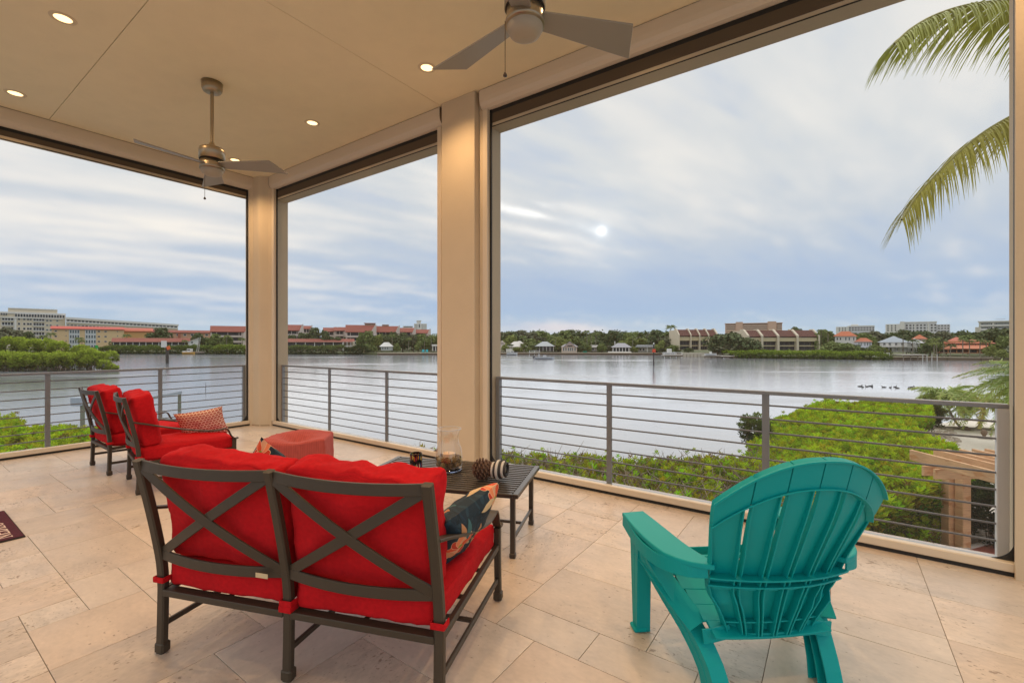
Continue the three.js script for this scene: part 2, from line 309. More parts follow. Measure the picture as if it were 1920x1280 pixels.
// ------------------------------------------------------------------ roller insect screens
const screenMesh = std(0.09, 0.088, 0.085, 0.9, 0, { transparent: true, opacity: 0.30, side: THREE.DoubleSide });
const bandMat = std(0.105, 0.075, 0.045, 0.85, 0, { bumpMap: mapOf(128, grey((u, v) => 0.5 + 0.5 * Math.sin(u * 64 * Math.PI) * Math.sin(v * 64 * Math.PI)), 6, false), bumpScale: 0.0006 });
function rollerScreen(label, L, lin, weight) { // local x along the opening from 0 to L, local z towards the room
  const s = thing('roller_screen', label, 'roller screen', V(0, 0, 0), 0, 'roller screens of the patio openings');
  const prof = [[0.0, 0.0], [0.0, -0.012], [0.006, -0.014], [0.006, -0.10], [0.0, -0.145], [-0.018, -0.18], [-0.045, -0.203], [-0.075, -0.212], [-0.10, -0.208], [-0.10, 0]]; // z, y
  const sh = new THREE.Shape(prof.map(([z, y]) => new THREE.Vector2(z, y))), ext = (x0, x1, shape = sh) => { const g = new THREE.ExtrudeGeometry(shape, { depth: x1 - x0, bevelEnabled: false }); g.rotateY(Math.PI / 2); g.scale(1, 1, -1); g.translate(x0, 0, 0); return boxUV(flipped(plain(g))); };
  const cas = mesh('cassette', ext(-0.085, L + 0.085), trimMat, s); cas.position.set(0, H - 0.006, 0.04);
  const joint = mesh('cassette_gap', span(-0.08, L + 0.08, H - 0.0062, H - 0.0012, -0.02, 0.036, 0.0005), black, s);
  for (const [x0, x1] of [[-0.088, -0.0855], [L + 0.0855, L + 0.088]]) { const e = mesh('end_cap', ext(x0, x1, new THREE.Shape(prof.map(([z, y]) => new THREE.Vector2(z * 1.0 + (z > -0.09 ? 0.002 : 0), y - (y < -0.02 ? 0.002 : 0))))), std(0.20, 0.155, 0.10, 0.5), s); e.position.set(0, H - 0.006, 0.04); }
  mesh('slot', span(0.0, L, H - 0.255, H - 0.20, -0.0595, -0.052, 0.001), black, s);
  mesh('fabric_band', span(0.004, L - 0.004, lin + 0.042, H - 0.25, -0.0615, -0.0545, 0.001), bandMat, s);
  mesh('edge_line', span(0.0, L, lin - 0.006, lin + 0.003, -0.0585, -0.050, 0.001), black, s);
  const pn = mesh('mesh_panel', new THREE.PlaneGeometry(L - 0.03, lin - 0.085), screenMesh, s); pn.position.set(L / 2, (lin + 0.083) / 2, -0.046); pn.castShadow = false;
  mesh('weight_bar', span(-0.06, L + 0.05, 0.028, 0.086, -0.066, -0.004, 0.006), trimMat, s);
  mesh('seal', span(-0.06, L + 0.05, 0.001, 0.028, -0.060, -0.016, 0.002), black, s);
  for (const x of [0, L]) {
    const q = x ? -1 : 1;
    mesh('zip_track', span(Math.min(x - q * 0.001, x + q * 0.022), Math.max(x - q * 0.001, x + q * 0.022), 0.086, H - 0.20, -0.060, -0.040, 0.001), black, s);
    mesh('side_channel', span(Math.min(x - q * 0.07, x - q * 0.002), Math.max(x - q * 0.07, x - q * 0.002), 0.086, H - 0.215, -0.055, 0.004, 0.004), trimMat, s);
    const cr = new THREE.Shape(); cr.moveTo(0, 0); cr.lineTo(0.10, 0); cr.quadraticCurveTo(0.02, 0.02, 0, 0.10);
    const cg = new THREE.ExtrudeGeometry(cr, { depth: 0.006, bevelEnabled: false }); if (q < 0) { cg.scale(-1, 1, 1); } const cm = mesh('corner_tab', boxUV(q < 0 ? flipped(plain(cg)) : plain(cg)), black, s); cm.position.set(x + q * 0.021, 0.086, -0.053);
  }
  return s;
}
function flipped(g) { const P = g.attributes; for (const k of Object.keys(P)) { const a = P[k]; for (let i = 0; i + 2 < a.count; i += 3) for (let c = 0; c < a.itemSize; c++) { const o = a.array, t = o[(i + 1) * a.itemSize + c]; o[(i + 1) * a.itemSize + c] = o[(i + 2) * a.itemSize + c]; o[(i + 2) * a.itemSize + c] = t; } } g.computeVertexNormals(); return g; }
{
  const m = rollerScreen('lowered roller screen in the narrower opening between corner column and broad column', 3.90, LINB); m.position.set(0.40, 0, 0);
  const r = rollerScreen('lowered roller screen in the wide opening behind the teal chair', 4.146, LINB); r.position.set(5.09, 0, 0);
  const a = rollerScreen('lowered roller screen in the opening behind the two red armchairs', WZ - 0.36, LINA); a.position.set(0, 0, WZ - 0.14); a.rotation.y = Math.PI / 2;
}

// ------------------------------------------------------------------ railings outside the screens
const railMat = std(0.33, 0.34, 0.36, 0.42, 0.4, { bumpMap: mapOf(128, grey((u, v) => 0.5 + PN.noise(u * 8, v * 60, 2) * 0.4), 8, false), bumpScale: 0.0003 });
const wireMat = std(0.20, 0.20, 0.21, 0.4, 0.5);
const silver = std(0.78, 0.79, 0.81, 0.5, 0.1);
function railing(label, L, posts, endWide) { // local x from 0 to L
  const s = thing('metal_railing', label, 'railing', V(0, 0, 0), 0, 'metal balcony railings');
  mesh('top_rail', span(0, L, 1.022, 1.052, -0.026, 0.026, 0.004), railMat, s);
  for (const x of posts) mesh('post', span(x - 0.026, x + 0.026, 0.0, 1.021, -0.011, 0.011, 0.002), railMat, s);
  for (let k = 0; k < 8; k++) { const g = new THREE.CylinderGeometry(0.0072, 0.0072, L - 0.03, 8); g.rotateZ(Math.PI / 2); mesh('rail_bar', moved(g, L / 2, 0.935 - 0.1103 * k, 0), wireMat, s); }
  mesh('bottom_rail', span(0.01, L - 0.01, 0.038, 0.056, -0.02, 0.02, 0.003), railMat, s);
  mesh('end_post', span(0, 0.052, 0.0, 1.021, -0.025, 0.025, 0.003), railMat, s);
  mesh('end_post', span(L - 0.056, L, 0.02, 1.0215, -0.027, 0.027, 0.003), endWide ? silver : railMat, s);
  return s;
}
{
  const b = railing('grey railing of the narrow opening between corner column and broad column', 3.93, [1.42, 2.79], false); b.position.set(0.375, 0, -0.16);
  const r = railing('grey railing behind the teal chair ending in a bright silver post', 4.11, [1.385, 2.74], true); r.position.set(5.105, 0, -0.16);
  const a = railing('grey railing behind the two red armchairs', 5.2, [5.2 - 1.25, 5.2 - 2.48, 5.2 - 3.72], false); a.position.set(-0.165, 0, 5.40); a.rotation.y = Math.PI / 2;
}

// ------------------------------------------------------------------ ceiling fans and downlights
const nickel = std(0.42, 0.35, 0.25, 0.36, 0.85), bladeMat = std(0.33, 0.30, 0.25, 0.5, 0.25), fanGlass = std(0.42, 0.36, 0.27, 0.6, 0);
function ceilingFan(label, x, z, angles, chainTurn) {
  const f = thing('ceiling_fan', label, 'ceiling fan', V(x, 0, z), 0, 'ceiling fans');
  mesh('canopy', lathe([[0, H - 0.115], [0.06, H - 0.115], [0.085, H - 0.105], [0.098, H - 0.08], [0.104, H - 0.004], [0, H - 0.004]]), nickel, f);
  mesh('downrod', moved(new THREE.CylinderGeometry(0.0175, 0.0175, 0.58, 18), 0, 3.935, 0), nickel, f);
  mesh('collar', lathe([[0.022, 3.65], [0.026, 3.635], [0.046, 3.59], [0.05, 3.58]]), nickel, f);
  mesh('motor_housing', lathe([[0, 3.590], [0.10, 3.588], [0.119, 3.575], [0.124, 3.55], [0.124, 3.455], [0, 3.455]], 48), nickel, f);
  mesh('shadow_ring', lathe([[0, 3.456], [0.119, 3.456], [0.119, 3.444], [0, 3.444]], 40), std(0.03, 0.025, 0.02, 0.6), f);
  mesh('hub', lathe([[0, 3.446], [0.110, 3.446], [0.112, 3.40], [0.118, 3.375], [0.118, 3.345], [0, 3.345]], 40), nickel, f);
  mesh('glass_bowl', lathe([[0.108, 3.346], [0.106, 3.325], [0.092, 3.30], [0.06, 3.283], [0, 3.277]].reverse(), 40), fanGlass, f);
  const sh = new THREE.Shape(); sh.moveTo(0.09, -0.055); sh.lineTo(0.77, -0.115); sh.lineTo(0.665, 0.115); sh.lineTo(0.09, 0.06); sh.closePath();
  for (const deg of angles) {
    const g = new THREE.ExtrudeGeometry(sh, { depth: 0.007, bevelEnabled: true, bevelSize: 0.003, bevelThickness: 0.002, bevelSegments: 1 });
    g.rotateX(Math.PI / 2); // blade lies flat, x outwards
    const b = mesh('blade', g, bladeMat, f); b.rotation.order = 'YXZ'; b.rotation.set(-0.24, -deg * Math.PI / 180, -0.02); b.position.y = 3.405;
  }
  const cx = 0.12 * Math.cos(chainTurn), cz = 0.12 * Math.sin(chainTurn);
  mesh('pull_chain', tube([V(cx, 3.37, cz), V(cx, 3.06, cz)], 0.0024, 6, 1, false), std(0.12, 0.08, 0.04, 0.4, 0.6), f);
  mesh('chain_knob', moved(lathe([[0, 0.02], [0.006, 0.016], [0.012, 0.004], [0.012, -0.006], [0, -0.012]], 16), cx, 3.045, cz), std(0.05, 0.03, 0.02, 0.5), f);
  return f;
}
ceilingFan('brushed nickel ceiling fan hanging whole over the armchair corner', 2.69, 1.86, [202, 82, -38], Math.PI * 0.93);
ceilingFan('brushed nickel ceiling fan cut by the picture edge above the broad column', 6.78, 1.78, [188, -52, 68], 2.4);

const lampFace = new THREE.MeshStandardMaterial({ color: 0x000000, roughness: 0.6, emissive: new THREE.Color(1, 0.66, 0.30), emissiveIntensity: 1.6 });
const lampTrim = std(0.70, 0.56, 0.36, 0.4);
function downlight(label, x, z) {
  const l = thing('ceiling_downlight', label, 'downlight', V(x, 0, z), 0, 'recessed downlights in the patio ceiling');
  mesh('trim_ring', lathe([[0.062, H - 0.0015], [0.064, H - 0.007], [0.080, H - 0.008], [0.092, H - 0.004], [0.094, H - 0.0005]].reverse(), 40), lampTrim, l);
  const d = new THREE.CircleGeometry(0.0635, 32); d.rotateX(Math.PI / 2); const m = mesh('lamp_face', moved(d, 0, H - 0.003, 0), lampFace, l); m.castShadow = false;
  const s = new THREE.SpotLight(LAMP_RGB, LAMP_CD * KM * KM, 0, 1.22, 0.55, 2); s.name = 'lamp_light'; s.position.set(0, H - 0.02, 0); s.target.position.set(0, 0, 0); s.castShadow = true; s.shadow.radius = 2.6; s.shadow.bias = -0.0005;
  l.add(s, s.target); return l;
}
downlight('lit downlight farthest into the room corner, beside the hanging fan blade', 0.60, 0.71);
downlight('lit downlight in the row by the narrow opening, clear of both fans', 2.73, 0.70);
downlight('lit downlight touching the tip of the near fan blade', 4.83, 0.69);
downlight('large lit downlight in the ceiling corner over the doormat side', 2.73, 3.06);
downlight('lit downlight at the picture edge over the armchair opening', 0.60, 3.07);
downlight('lit downlight out of the frame over the sofa', 4.83, 3.06);
downlight('lit downlight out of the frame over the teal chair', 6.95, 0.69);
downlight('lit downlight out of the frame above the camera', 6.95, 3.06);
downlight('lit downlight out of the frame by the end column', 9.07, 0.69);
downlight('lit downlight out of the frame near the end wall', 9.07, 3.06);

// ------------------------------------------------------------------ red cushioned furniture
const bronze = std(0.052, 0.038, 0.024, 0.5, 0.1, { bumpMap: mapOf(256, grey((u, v) => 0.5 + wrapN(u, v, 60, 60, 4, 3) * 0.8), 6, false), bumpScale: 0.0004 });
const weave = mapOf(256, grey((u, v) => 0.5 + 0.25 * Math.sin(u * 128 * Math.PI) + 0.25 * Math.sin(v * 128 * Math.PI) + wrapN(u, v, 40, 40, 4, 2) * 0.4), 5, false);
const redMap = mapOf(256, (u, v) => { const a = 1 + wrapN(u, v, 3, 3, 2, 4) * 0.30 + wrapN(u, v, 50, 50, 6, 2) * 0.30, th = 1 + 0.10 * Math.sin(u * 256 * Math.PI) * Math.sin(v * 256 * Math.PI); return [0.54 * a * th, 0.009 * a, 0.014 * a]; });
const red = new THREE.MeshPhysicalMaterial({ color: 0xffffff, map: redMap, roughness: 0.9, bumpMap: weave, bumpScale: 0.0011, specularIntensity: 0.35 });
const redDark = std(0.36, 0.012, 0.014, 0.9);
const XS = V(1, 0, 0), YS = V(0, 1, 0), ZS = V(0, 0, 1);
const SEAT_W = 0.70;
// back outline: lean of the back at height y, and its bow between the posts
const leanAt = (y) => (y < 0.36 ? 0 : -0.115 * ((y - 0.36) / 0.57) ** 1.25);
function wrinkled(g, seed) { // folds that run down from the upper edge and across the front
  const P = g.attributes.position; for (let i = 0; i < P.count; i++) { const x = P.getX(i), y = P.getY(i), z = P.getZ(i), e = sstep(y, 0.02, 0.24), f = Math.sin(x * 34 + Math.sin(y * 9 + seed) * 2.2 + seed) * 0.5 + PN.noise(x * 9 + seed, y * 16, z * 8) * 1.1; P.setXYZ(i, x, y + e * f * 0.008 + e * 0.012 * PN.noise(x * 3.5, seed, z * 3), z + f * 0.010 * (0.35 + e)); }
  g.deleteAttribute('normal'); const m = mergeVertices(g, 1e-4); m.computeVertexNormals(); return m.toNonIndexed();
}
function seatGroup(kind, label, category, n, group) { // local: back feet at z = 0, front to +z, n places wide
  const s = thing(kind, label, category, V(0, 0, 0), 0, group);
  const W = SEAT_W * n / 2, D = 0.80, topY = 0.925, lowY = 0.468, railY = 0.285;
  const posts = []; for (let i = 0; i <= n; i++) posts.push(-W + i * SEAT_W);
  for (const x of posts) {
    const pts = []; for (const y of [0.0, 0.05, 0.30, 0.42, 0.52, 0.62, 0.72, 0.82, topY]) pts.push(V(x, y, leanAt(y) - (y < 0.06 ? 0.006 : 0)));
    mesh('back_post', sweep(pts, 0.042, 0.034, XS, true, 2), bronze, s);
    mesh('foot_cap', moved(cbox(0.054, 0.05, 0.046, 0.008), x, 0.026, -0.004), bronze, s);
    if (x === -W || x === W || n > 1) {
      const f = mesh('front_leg', sweep([V(x, 0.0, D + 0.012), V(x, 0.06, D + 0.01), V(x, 0.25, D), V(x, 0.41, D)], 0.036, 0.036, XS, true, 2), bronze, s);
      if (x !== -W && x !== W) f.scale.y = 0.6;
      mesh('foot_cap', moved(cbox(0.048, 0.05, 0.048, 0.008), x, 0.026, D + 0.01), bronze, s);
      mesh('side_stretcher', bar(V(x, 0.128, 0.01), V(x, 0.118, D - 0.012), 0.016, 0.026, XS), bronze, s);
      mesh('side_rail', bar(V(x, railY, 0.012), V(x, railY + 0.02, D - 0.012), 0.026, 0.03, XS), bronze, s);
    }
  }
  const bow = (t, k) => -k * (1 - (2 * t - 1) ** 2);
  for (let i = 0; i < n; i++) {
    const cx0 = (posts[i] + posts[i + 1]) / 2, a = posts[i] + 0.016, b = posts[i + 1] - 0.016, N = 10, rail = (y, k, w, nm, sag = 0) => {
      const pts = []; for (let q = 0; q <= N; q++) { const t = q / N; pts.push(V(lerp(a, b, t), y + sag * (1 - (2 * t - 1) ** 2), leanAt(y) + bow(t, k))); }
      mesh(nm, sweep(pts, 0.013, w, V(0, 0, 1)), bronze, s);
    };
    rail(topY - 0.022, 0.040, 0.046, 'top_rail', -0.006); rail(lowY - 0.004, 0.040, 0.046, 'low_rail', -0.004);
    for (const up of [1, -1]) {
      const pts = []; for (let q = 0; q <= N; q++) { const t = q / N, y = up > 0 ? lerp(lowY + 0.005, topY - 0.03, t) : lerp(topY - 0.03, lowY + 0.005, t); pts.push(V(lerp(a, b, t), y, leanAt(y) + bow(t, 0.038) + (up > 0 ? -0.004 : 0.004))); }
      mesh('cross_bar', sweep(pts, 0.011, 0.043, V(0, 0, 1)), bronze, s);
    }
    mesh('rear_rail', bar(V(posts[i] + 0.018, railY, 0.004), V(posts[i + 1] - 0.018, railY, 0.004), 0.030, 0.05, YS), bronze, s);
    mesh('front_rail', bar(V(posts[i] + 0.015, railY + 0.02, D - 0.004), V(posts[i + 1] - 0.015, railY + 0.02, D - 0.004), 0.034, 0.024, YS), bronze, s);
    mesh('cross_stretcher', bar(V(posts[i] + 0.012, 0.122, D * 0.5), V(posts[i + 1] - 0.012, 0.122, D * 0.5), 0.016, 0.024, YS), bronze, s);
    mesh('deck_bar', bar(V(cx0, railY + 0.004, 0.02), V(cx0, railY + 0.012, D - 0.01), 0.022, 0.010, XS), bronze, s);
    for (const z of [0.3, 0.55]) mesh('deck_bar', bar(V(posts[i] + 0.01, railY + 0.002, z), V(posts[i + 1] - 0.01, railY + 0.002, z), 0.010, 0.03, YS), bronze, s);
    const cx = (posts[i] + posts[i + 1]) / 2;
    const seat = mesh('seat_cushion', cushion(SEAT_W - 0.03, 0.130, D, 0.03, [0.004, 0.020, 0.010], 3 + i * 5 + n, 22, 0.008), red, s); seat.position.set(cx, 0.368, D / 2 + 0.010);
    const back = mesh('back_cushion', wrinkled(cushion(SEAT_W - 0.04, 0.50, 0.15, 0.030, [0.003, 0.006, 0.028], 11 + i * 7 + n, 30, 0.010), 5 + i * 9), red, s); back.position.set(cx + (i ? -0.010 : 0.004), n > 1 ? (i ? 0.690 : 0.682) : 0.694, 0.062 - 0.004); back.rotation.set(-0.19, 0, n > 1 ? (i ? 0.03 : 0.05) : 0.01);
    const pw = (SEAT_W - 0.035) / 2 - 0.006, pd = (D - 0.02) / 2 - 0.006;
    mesh('piping', tube([V(-pw, 0.025, -pd - 0.001), V(-pw * 0.5, 0.03, -pd - 0.009), V(pw * 0.5, 0.03, -pd - 0.009), V(pw, 0.025, -pd - 0.001)], 0.0045, 6).translate(cx, 0.352, D / 2 + 0.012), redDark, s);
    mesh('piping', tube([V(pw + 0.006, 0.02, -pd), V(pw + 0.012, 0.02, 0), V(pw + 0.006, 0.02, pd)], 0.004, 6).translate(cx, 0.40, D / 2 + 0.012), redDark, s);
    for (const [x, q, y] of [[posts[i], 1, 0.348], [posts[i + 1], -1, n > 1 && i === 0 ? 0.335 : 0.345]]) {
      const w = join([moved(cbox(0.06, 0.026, 0.006, 0.002), 0, 0, -0.025), moved(cbox(0.006, 0.026, 0.05, 0.002), -0.028, 0, 0), moved(cbox(0.006, 0.026, 0.05, 0.002), 0.028, 0, 0)]);
      if (n === 1 || x === -W || x === W || i === 0) { const t = mesh('tie_strap', w, red, s); t.position.set(x, y, 0); } else { const t = mesh('tie_strap', w.clone(), red, s); t.position.set(x, y - 0.036, -0.003); }
    }
  }
  for (const x of [-W, W]) {
    const q = Math.sign(x), arm = [[-0.045, 0.690], [0.06, 0.660], [0.20, 0.615], [0.36, 0.572], [0.50, 0.540], [0.60, 0.526], [0.675, 0.528], [0.715, 0.532], [0.738, 0.516], [0.752, 0.488], [0.768, 0.452], [0.79, 0.425], [0.815, 0.414], [0.836, 0.420]];
    mesh('armrest', sweep(arm.map(([z, y]) => V(x + q * 0.012 * Math.sin(Math.PI * clamp(z / 0.8, 0, 1)), y, z)), 0.046, 0.012, XS, true, 4), bronze, s);
  }
  return s;
}
const sofa = seatGroup('loveseat', 'two-seat bronze metal sofa with red cushions seen from behind, nearest seat', 'sofa', 2);
sofa.position.set(6.382, 0, 3.017); sofa.rotation.y = Math.atan2(-0.351, -0.936);
mesh('care_label', moved(cbox(0.062, 0.020, 0.002, 0.0005), 0.085, 0.463, -0.062), std(0.62, 0.48, 0.28, 0.6), sofa);
const arm1 = seatGroup('armchair', 'red cushioned bronze armchair farthest away, by the railing corner of the left opening', 'armchair', 1, 'red cushioned armchairs');
arm1.position.set(1.50, 0, 2.522); arm1.rotation.y = Math.PI - 0.02;
const arm2 = copyOf(arm1, 'red cushioned bronze armchair between the far armchair and the sofa, with a lattice pillow', V(2.547, 0, 2.508), Math.atan2(0.16, -0.987));

// ------------------------------------------------------------------ pillows
function canvasTex(w, h, draw) { const c = document.createElement('canvas'); c.width = w; c.height = h; const x = c.getContext('2d'); draw(x, w, h); const t = new THREE.CanvasTexture(c); t.colorSpace = THREE.SRGBColorSpace; t.wrapS = t.wrapT = THREE.RepeatWrapping; t.anisotropy = 8; return t; }
function floral(seed) {
  return canvasTex(512, 512, (x, w, h) => {
    const r = rngOf(seed); x.fillStyle = '#182a35'; x.fillRect(0, 0, w, h);
    for (let i = 0; i < 260; i++) { x.fillStyle = ['#20384a', '#111c22', '#2b4a58'][i % 3]; x.globalAlpha = 0.5; x.beginPath(); x.ellipse(r() * w, r() * h, 6 + r() * 26, 3 + r() * 9, r() * 3, 0, 7); x.fill(); }
    x.globalAlpha = 1;
    const petal = (cx, cy, R, col) => { for (let k = 0; k < 9; k++) { const a = k / 9 * 6.283 + r() * 0.4; x.fillStyle = col[k % col.length]; x.beginPath(); x.ellipse(cx + Math.cos(a) * R * 0.5, cy + Math.sin(a) * R * 0.5, R * 0.52, R * 0.3, a, 0, 7); x.fill(); x.strokeStyle = '#e9c9a0'; x.lineWidth = 2.5; x.stroke(); } x.fillStyle = '#8a9a3a'; x.beginPath(); x.arc(cx, cy, R * 0.16, 0, 7); x.fill(); };
    for (const [cx, cy, R] of [[170, 180, 92], [400, 380, 84], [450, 60, 62], [60, 450, 66]]) petal(cx + (r() - 0.5) * 40, cy + (r() - 0.5) * 40, R, ['#d8552f', '#c63d26', '#e88a5c', '#d9a37c']);
    for (let k = 0; k < 16; k++) { const cx = r() * w, cy = r() * h, a = r() * 6.28, L = 40 + r() * 60; x.fillStyle = ['#d7b98c', '#c98f63', '#3d6a6c', '#b9a579'][k % 4]; x.beginPath(); x.moveTo(cx, cy); x.quadraticCurveTo(cx + Math.cos(a + 0.5) * L, cy + Math.sin(a + 0.5) * L, cx + Math.cos(a) * L * 1.6, cy + Math.sin(a) * L * 1.6); x.quadraticCurveTo(cx + Math.cos(a - 0.5) * L, cy + Math.sin(a - 0.5) * L, cx, cy); x.fill(); }
  });
}
const floralMat = (s) => new THREE.MeshStandardMaterial({ map: floral(s), roughness: 0.85, bumpMap: weave, bumpScale: 0.0004 });
function placedOn(o, parent, local, euler) { // put in world where the seat's local frame says
  const q = new THREE.Quaternion().setFromEuler(new THREE.Euler(0, parent.rotation.y, 0)); o.position.copy(local.clone().applyQuaternion(q).add(parent.position)); o.quaternion.copy(q.multiply(new THREE.Quaternion().setFromEuler(euler)));
}
const fp = top('throw_pillow', pillow(0.45, 0.45, 0.17, 3), floralMat(11), 'dark floral pillow with orange flowers leaning on the sofa arm by the table', 'pillow', 'floral sofa pillows');
{
  const q = new THREE.Quaternion().setFromEuler(new THREE.Euler(0, sofa.rotation.y, 0)), up = V(-0.62, 0.78, 0.06).normalize(), dz = V(-0.16, 0, 1).normalize(), nn = dz.clone().cross(up).normalize(), d2 = up.clone().cross(nn);
  fp.quaternion.copy(q.clone().multiply(new THREE.Quaternion().setFromRotationMatrix(new THREE.Matrix4().makeBasis(d2, up, nn))).multiply(new THREE.Quaternion().setFromAxisAngle(V(0, 0, 1), 0.30)));
  fp.position.copy(V(-0.62, 0.565, 0.35).applyQuaternion(q).add(sofa.position));
}
const fp2 = top('throw_pillow', pillow(0.46, 0.46, 0.17, 9), floralMat(37), 'floral pillow of which only one corner shows above the sofa back', 'pillow', 'floral sofa pillows');
placedOn(fp2, sofa, V(0.50, 0.625, 0.46), new THREE.Euler(-0.25, 0.25, 0.72, 'YXZ'));
const lattice = canvasTex(512, 384, (x, w, h) => {
  x.fillStyle = '#a8402f'; x.fillRect(0, 0, w, h); x.strokeStyle = '#f0ddc8'; x.lineWidth = 5;
  for (let j = -1; j < 14; j++) for (let i = -1; i < 15; i++) { const cx = i * 37 + (j % 2) * 18.5, cy = j * 30; x.beginPath(); x.ellipse(cx, cy, 19, 21, 0, 0, 7); x.stroke(); x.fillStyle = '#f0ddc8'; x.beginPath(); x.arc(cx, cy, 3.2, 0, 7); x.fill(); }
});
const lp = top('throw_pillow', pillow(0.50, 0.33, 0.15, 21), new THREE.MeshStandardMaterial({ map: lattice, roughness: 0.85 }), 'oblong pillow with red and cream lattice print on the second armchair', 'pillow');
placedOn(lp, arm2, V(0.10, 0.545, 0.60), new THREE.Euler(-0.30, 1.0, -0.16, 'YXZ'));

// ------------------------------------------------------------------ pouf
{
  const pm = mapOf(256, (u, v) => { const s = 0.93 + 0.07 * Math.sin(u * 56 * Math.PI) + wrapN(u, v, 30, 6, 4, 3) * 0.25; return [0.44 * s, 0.075 * s, 0.06 * s]; }, 1);
  const g = cushion(0.66, 0.40, 0.66, 0.026, [0.004, 0.01, 0.004], 5, 30, 0.006); const P = g.attributes.position;
  for (let i = 0; i < P.count; i++) { const x = P.getX(i), y = P.getY(i), z = P.getZ(i); if (y > 0.1) P.setY(i, y - 0.085 * Math.exp(-((x + 0.03) ** 2 + (z - 0.02) ** 2) / 0.022) - 0.02 * Math.sin(x * 9 + z * 5)); P.setX(i, x * (1 - 0.05 * (y + 0.2))); P.setZ(i, z * (1 - 0.05 * (y + 0.2))); }
  g.computeVertexNormals(); boxUV(g, 1.6);
  const t = thing('floor_pouf', 'faded salmon red square fabric pouf on the floor in front of the armchairs', 'pouf', V(3.40, 0, 1.27), 0.85);
  const b = mesh('cover', g, new THREE.MeshStandardMaterial({ map: pm, roughness: 0.95, bumpMap: pm, bumpScale: 0.002 }), t); b.position.y = 0.198;
  mesh('seam', tube([V(-0.30, 0.375, 0.315), V(-0.1, 0.36, 0.318), V(0.12, 0.368, 0.318), V(0.30, 0.378, 0.315)], 0.006, 6), std(0.40, 0.07, 0.06, 0.95), t);
}

// ------------------------------------------------------------------ slatted table and what stands on it
const tableTurn = sofa.rotation.y, T0 = (x, y, z) => V(x, y, z).applyAxisAngle(YS, tableTurn).add(sofa.position);
{
  const t = thing('coffee_table', 'dark bronze slatted metal coffee table in front of the sofa', 'table', T0(-0.075, 0, 1.605), tableTurn);
  const L = 1.27, D = 0.73, Y = 0.45, tb = std(0.062, 0.052, 0.044, 0.32, 0.4);
  for (const x of [-L / 2 + 0.021, L / 2 - 0.021]) mesh('end_frame', span(x - 0.02, x + 0.02, Y - 0.03, Y, -D / 2, D / 2, 0.004), tb, t);
  for (const z of [-D / 2 + 0.017, D / 2 - 0.017]) mesh('side_frame', span(-L / 2 + 0.043, L / 2 - 0.043, Y - 0.03, Y - 0.001, z - 0.016, z + 0.016, 0.004), tb, t);
  const n = 14; for (let i = 0; i < n; i++) { const z = lerp(-D / 2 + 0.064, D / 2 - 0.064, i / (n - 1)); mesh('slat', span(-L / 2 + 0.043, L / 2 - 0.043, Y - 0.014, Y - 0.002, z - 0.0128, z + 0.0128, 0.002), tb, t); }
  mesh('support_bar', span(-0.02, 0.02, Y - 0.032, Y - 0.016, -D / 2 + 0.034, D / 2 - 0.034), tb, t);
  for (const x of [-1, 1]) {
    for (const z of [-1, 1]) { mesh('leg', span(x * (L / 2 - 0.055) - 0.017, x * (L / 2 - 0.055) + 0.017, 0.0, Y - 0.032, z * 0.29 - 0.017, z * 0.29 + 0.017, 0.004), tb, t); mesh('foot_cap', moved(cbox(0.042, 0.035, 0.042, 0.006), x * (L / 2 - 0.055), 0.018, z * 0.29), tb, t); }
    mesh('stretcher', span(x * (L / 2 - 0.055) - 0.008, x * (L / 2 - 0.055) + 0.008, 0.11, 0.135, -0.272, 0.272, 0.003), tb, t);
  }
  mesh('stretcher', span(-L / 2 + 0.065, L / 2 - 0.065, 0.113, 0.132, -0.009, 0.009, 0.003), tb, t);
}
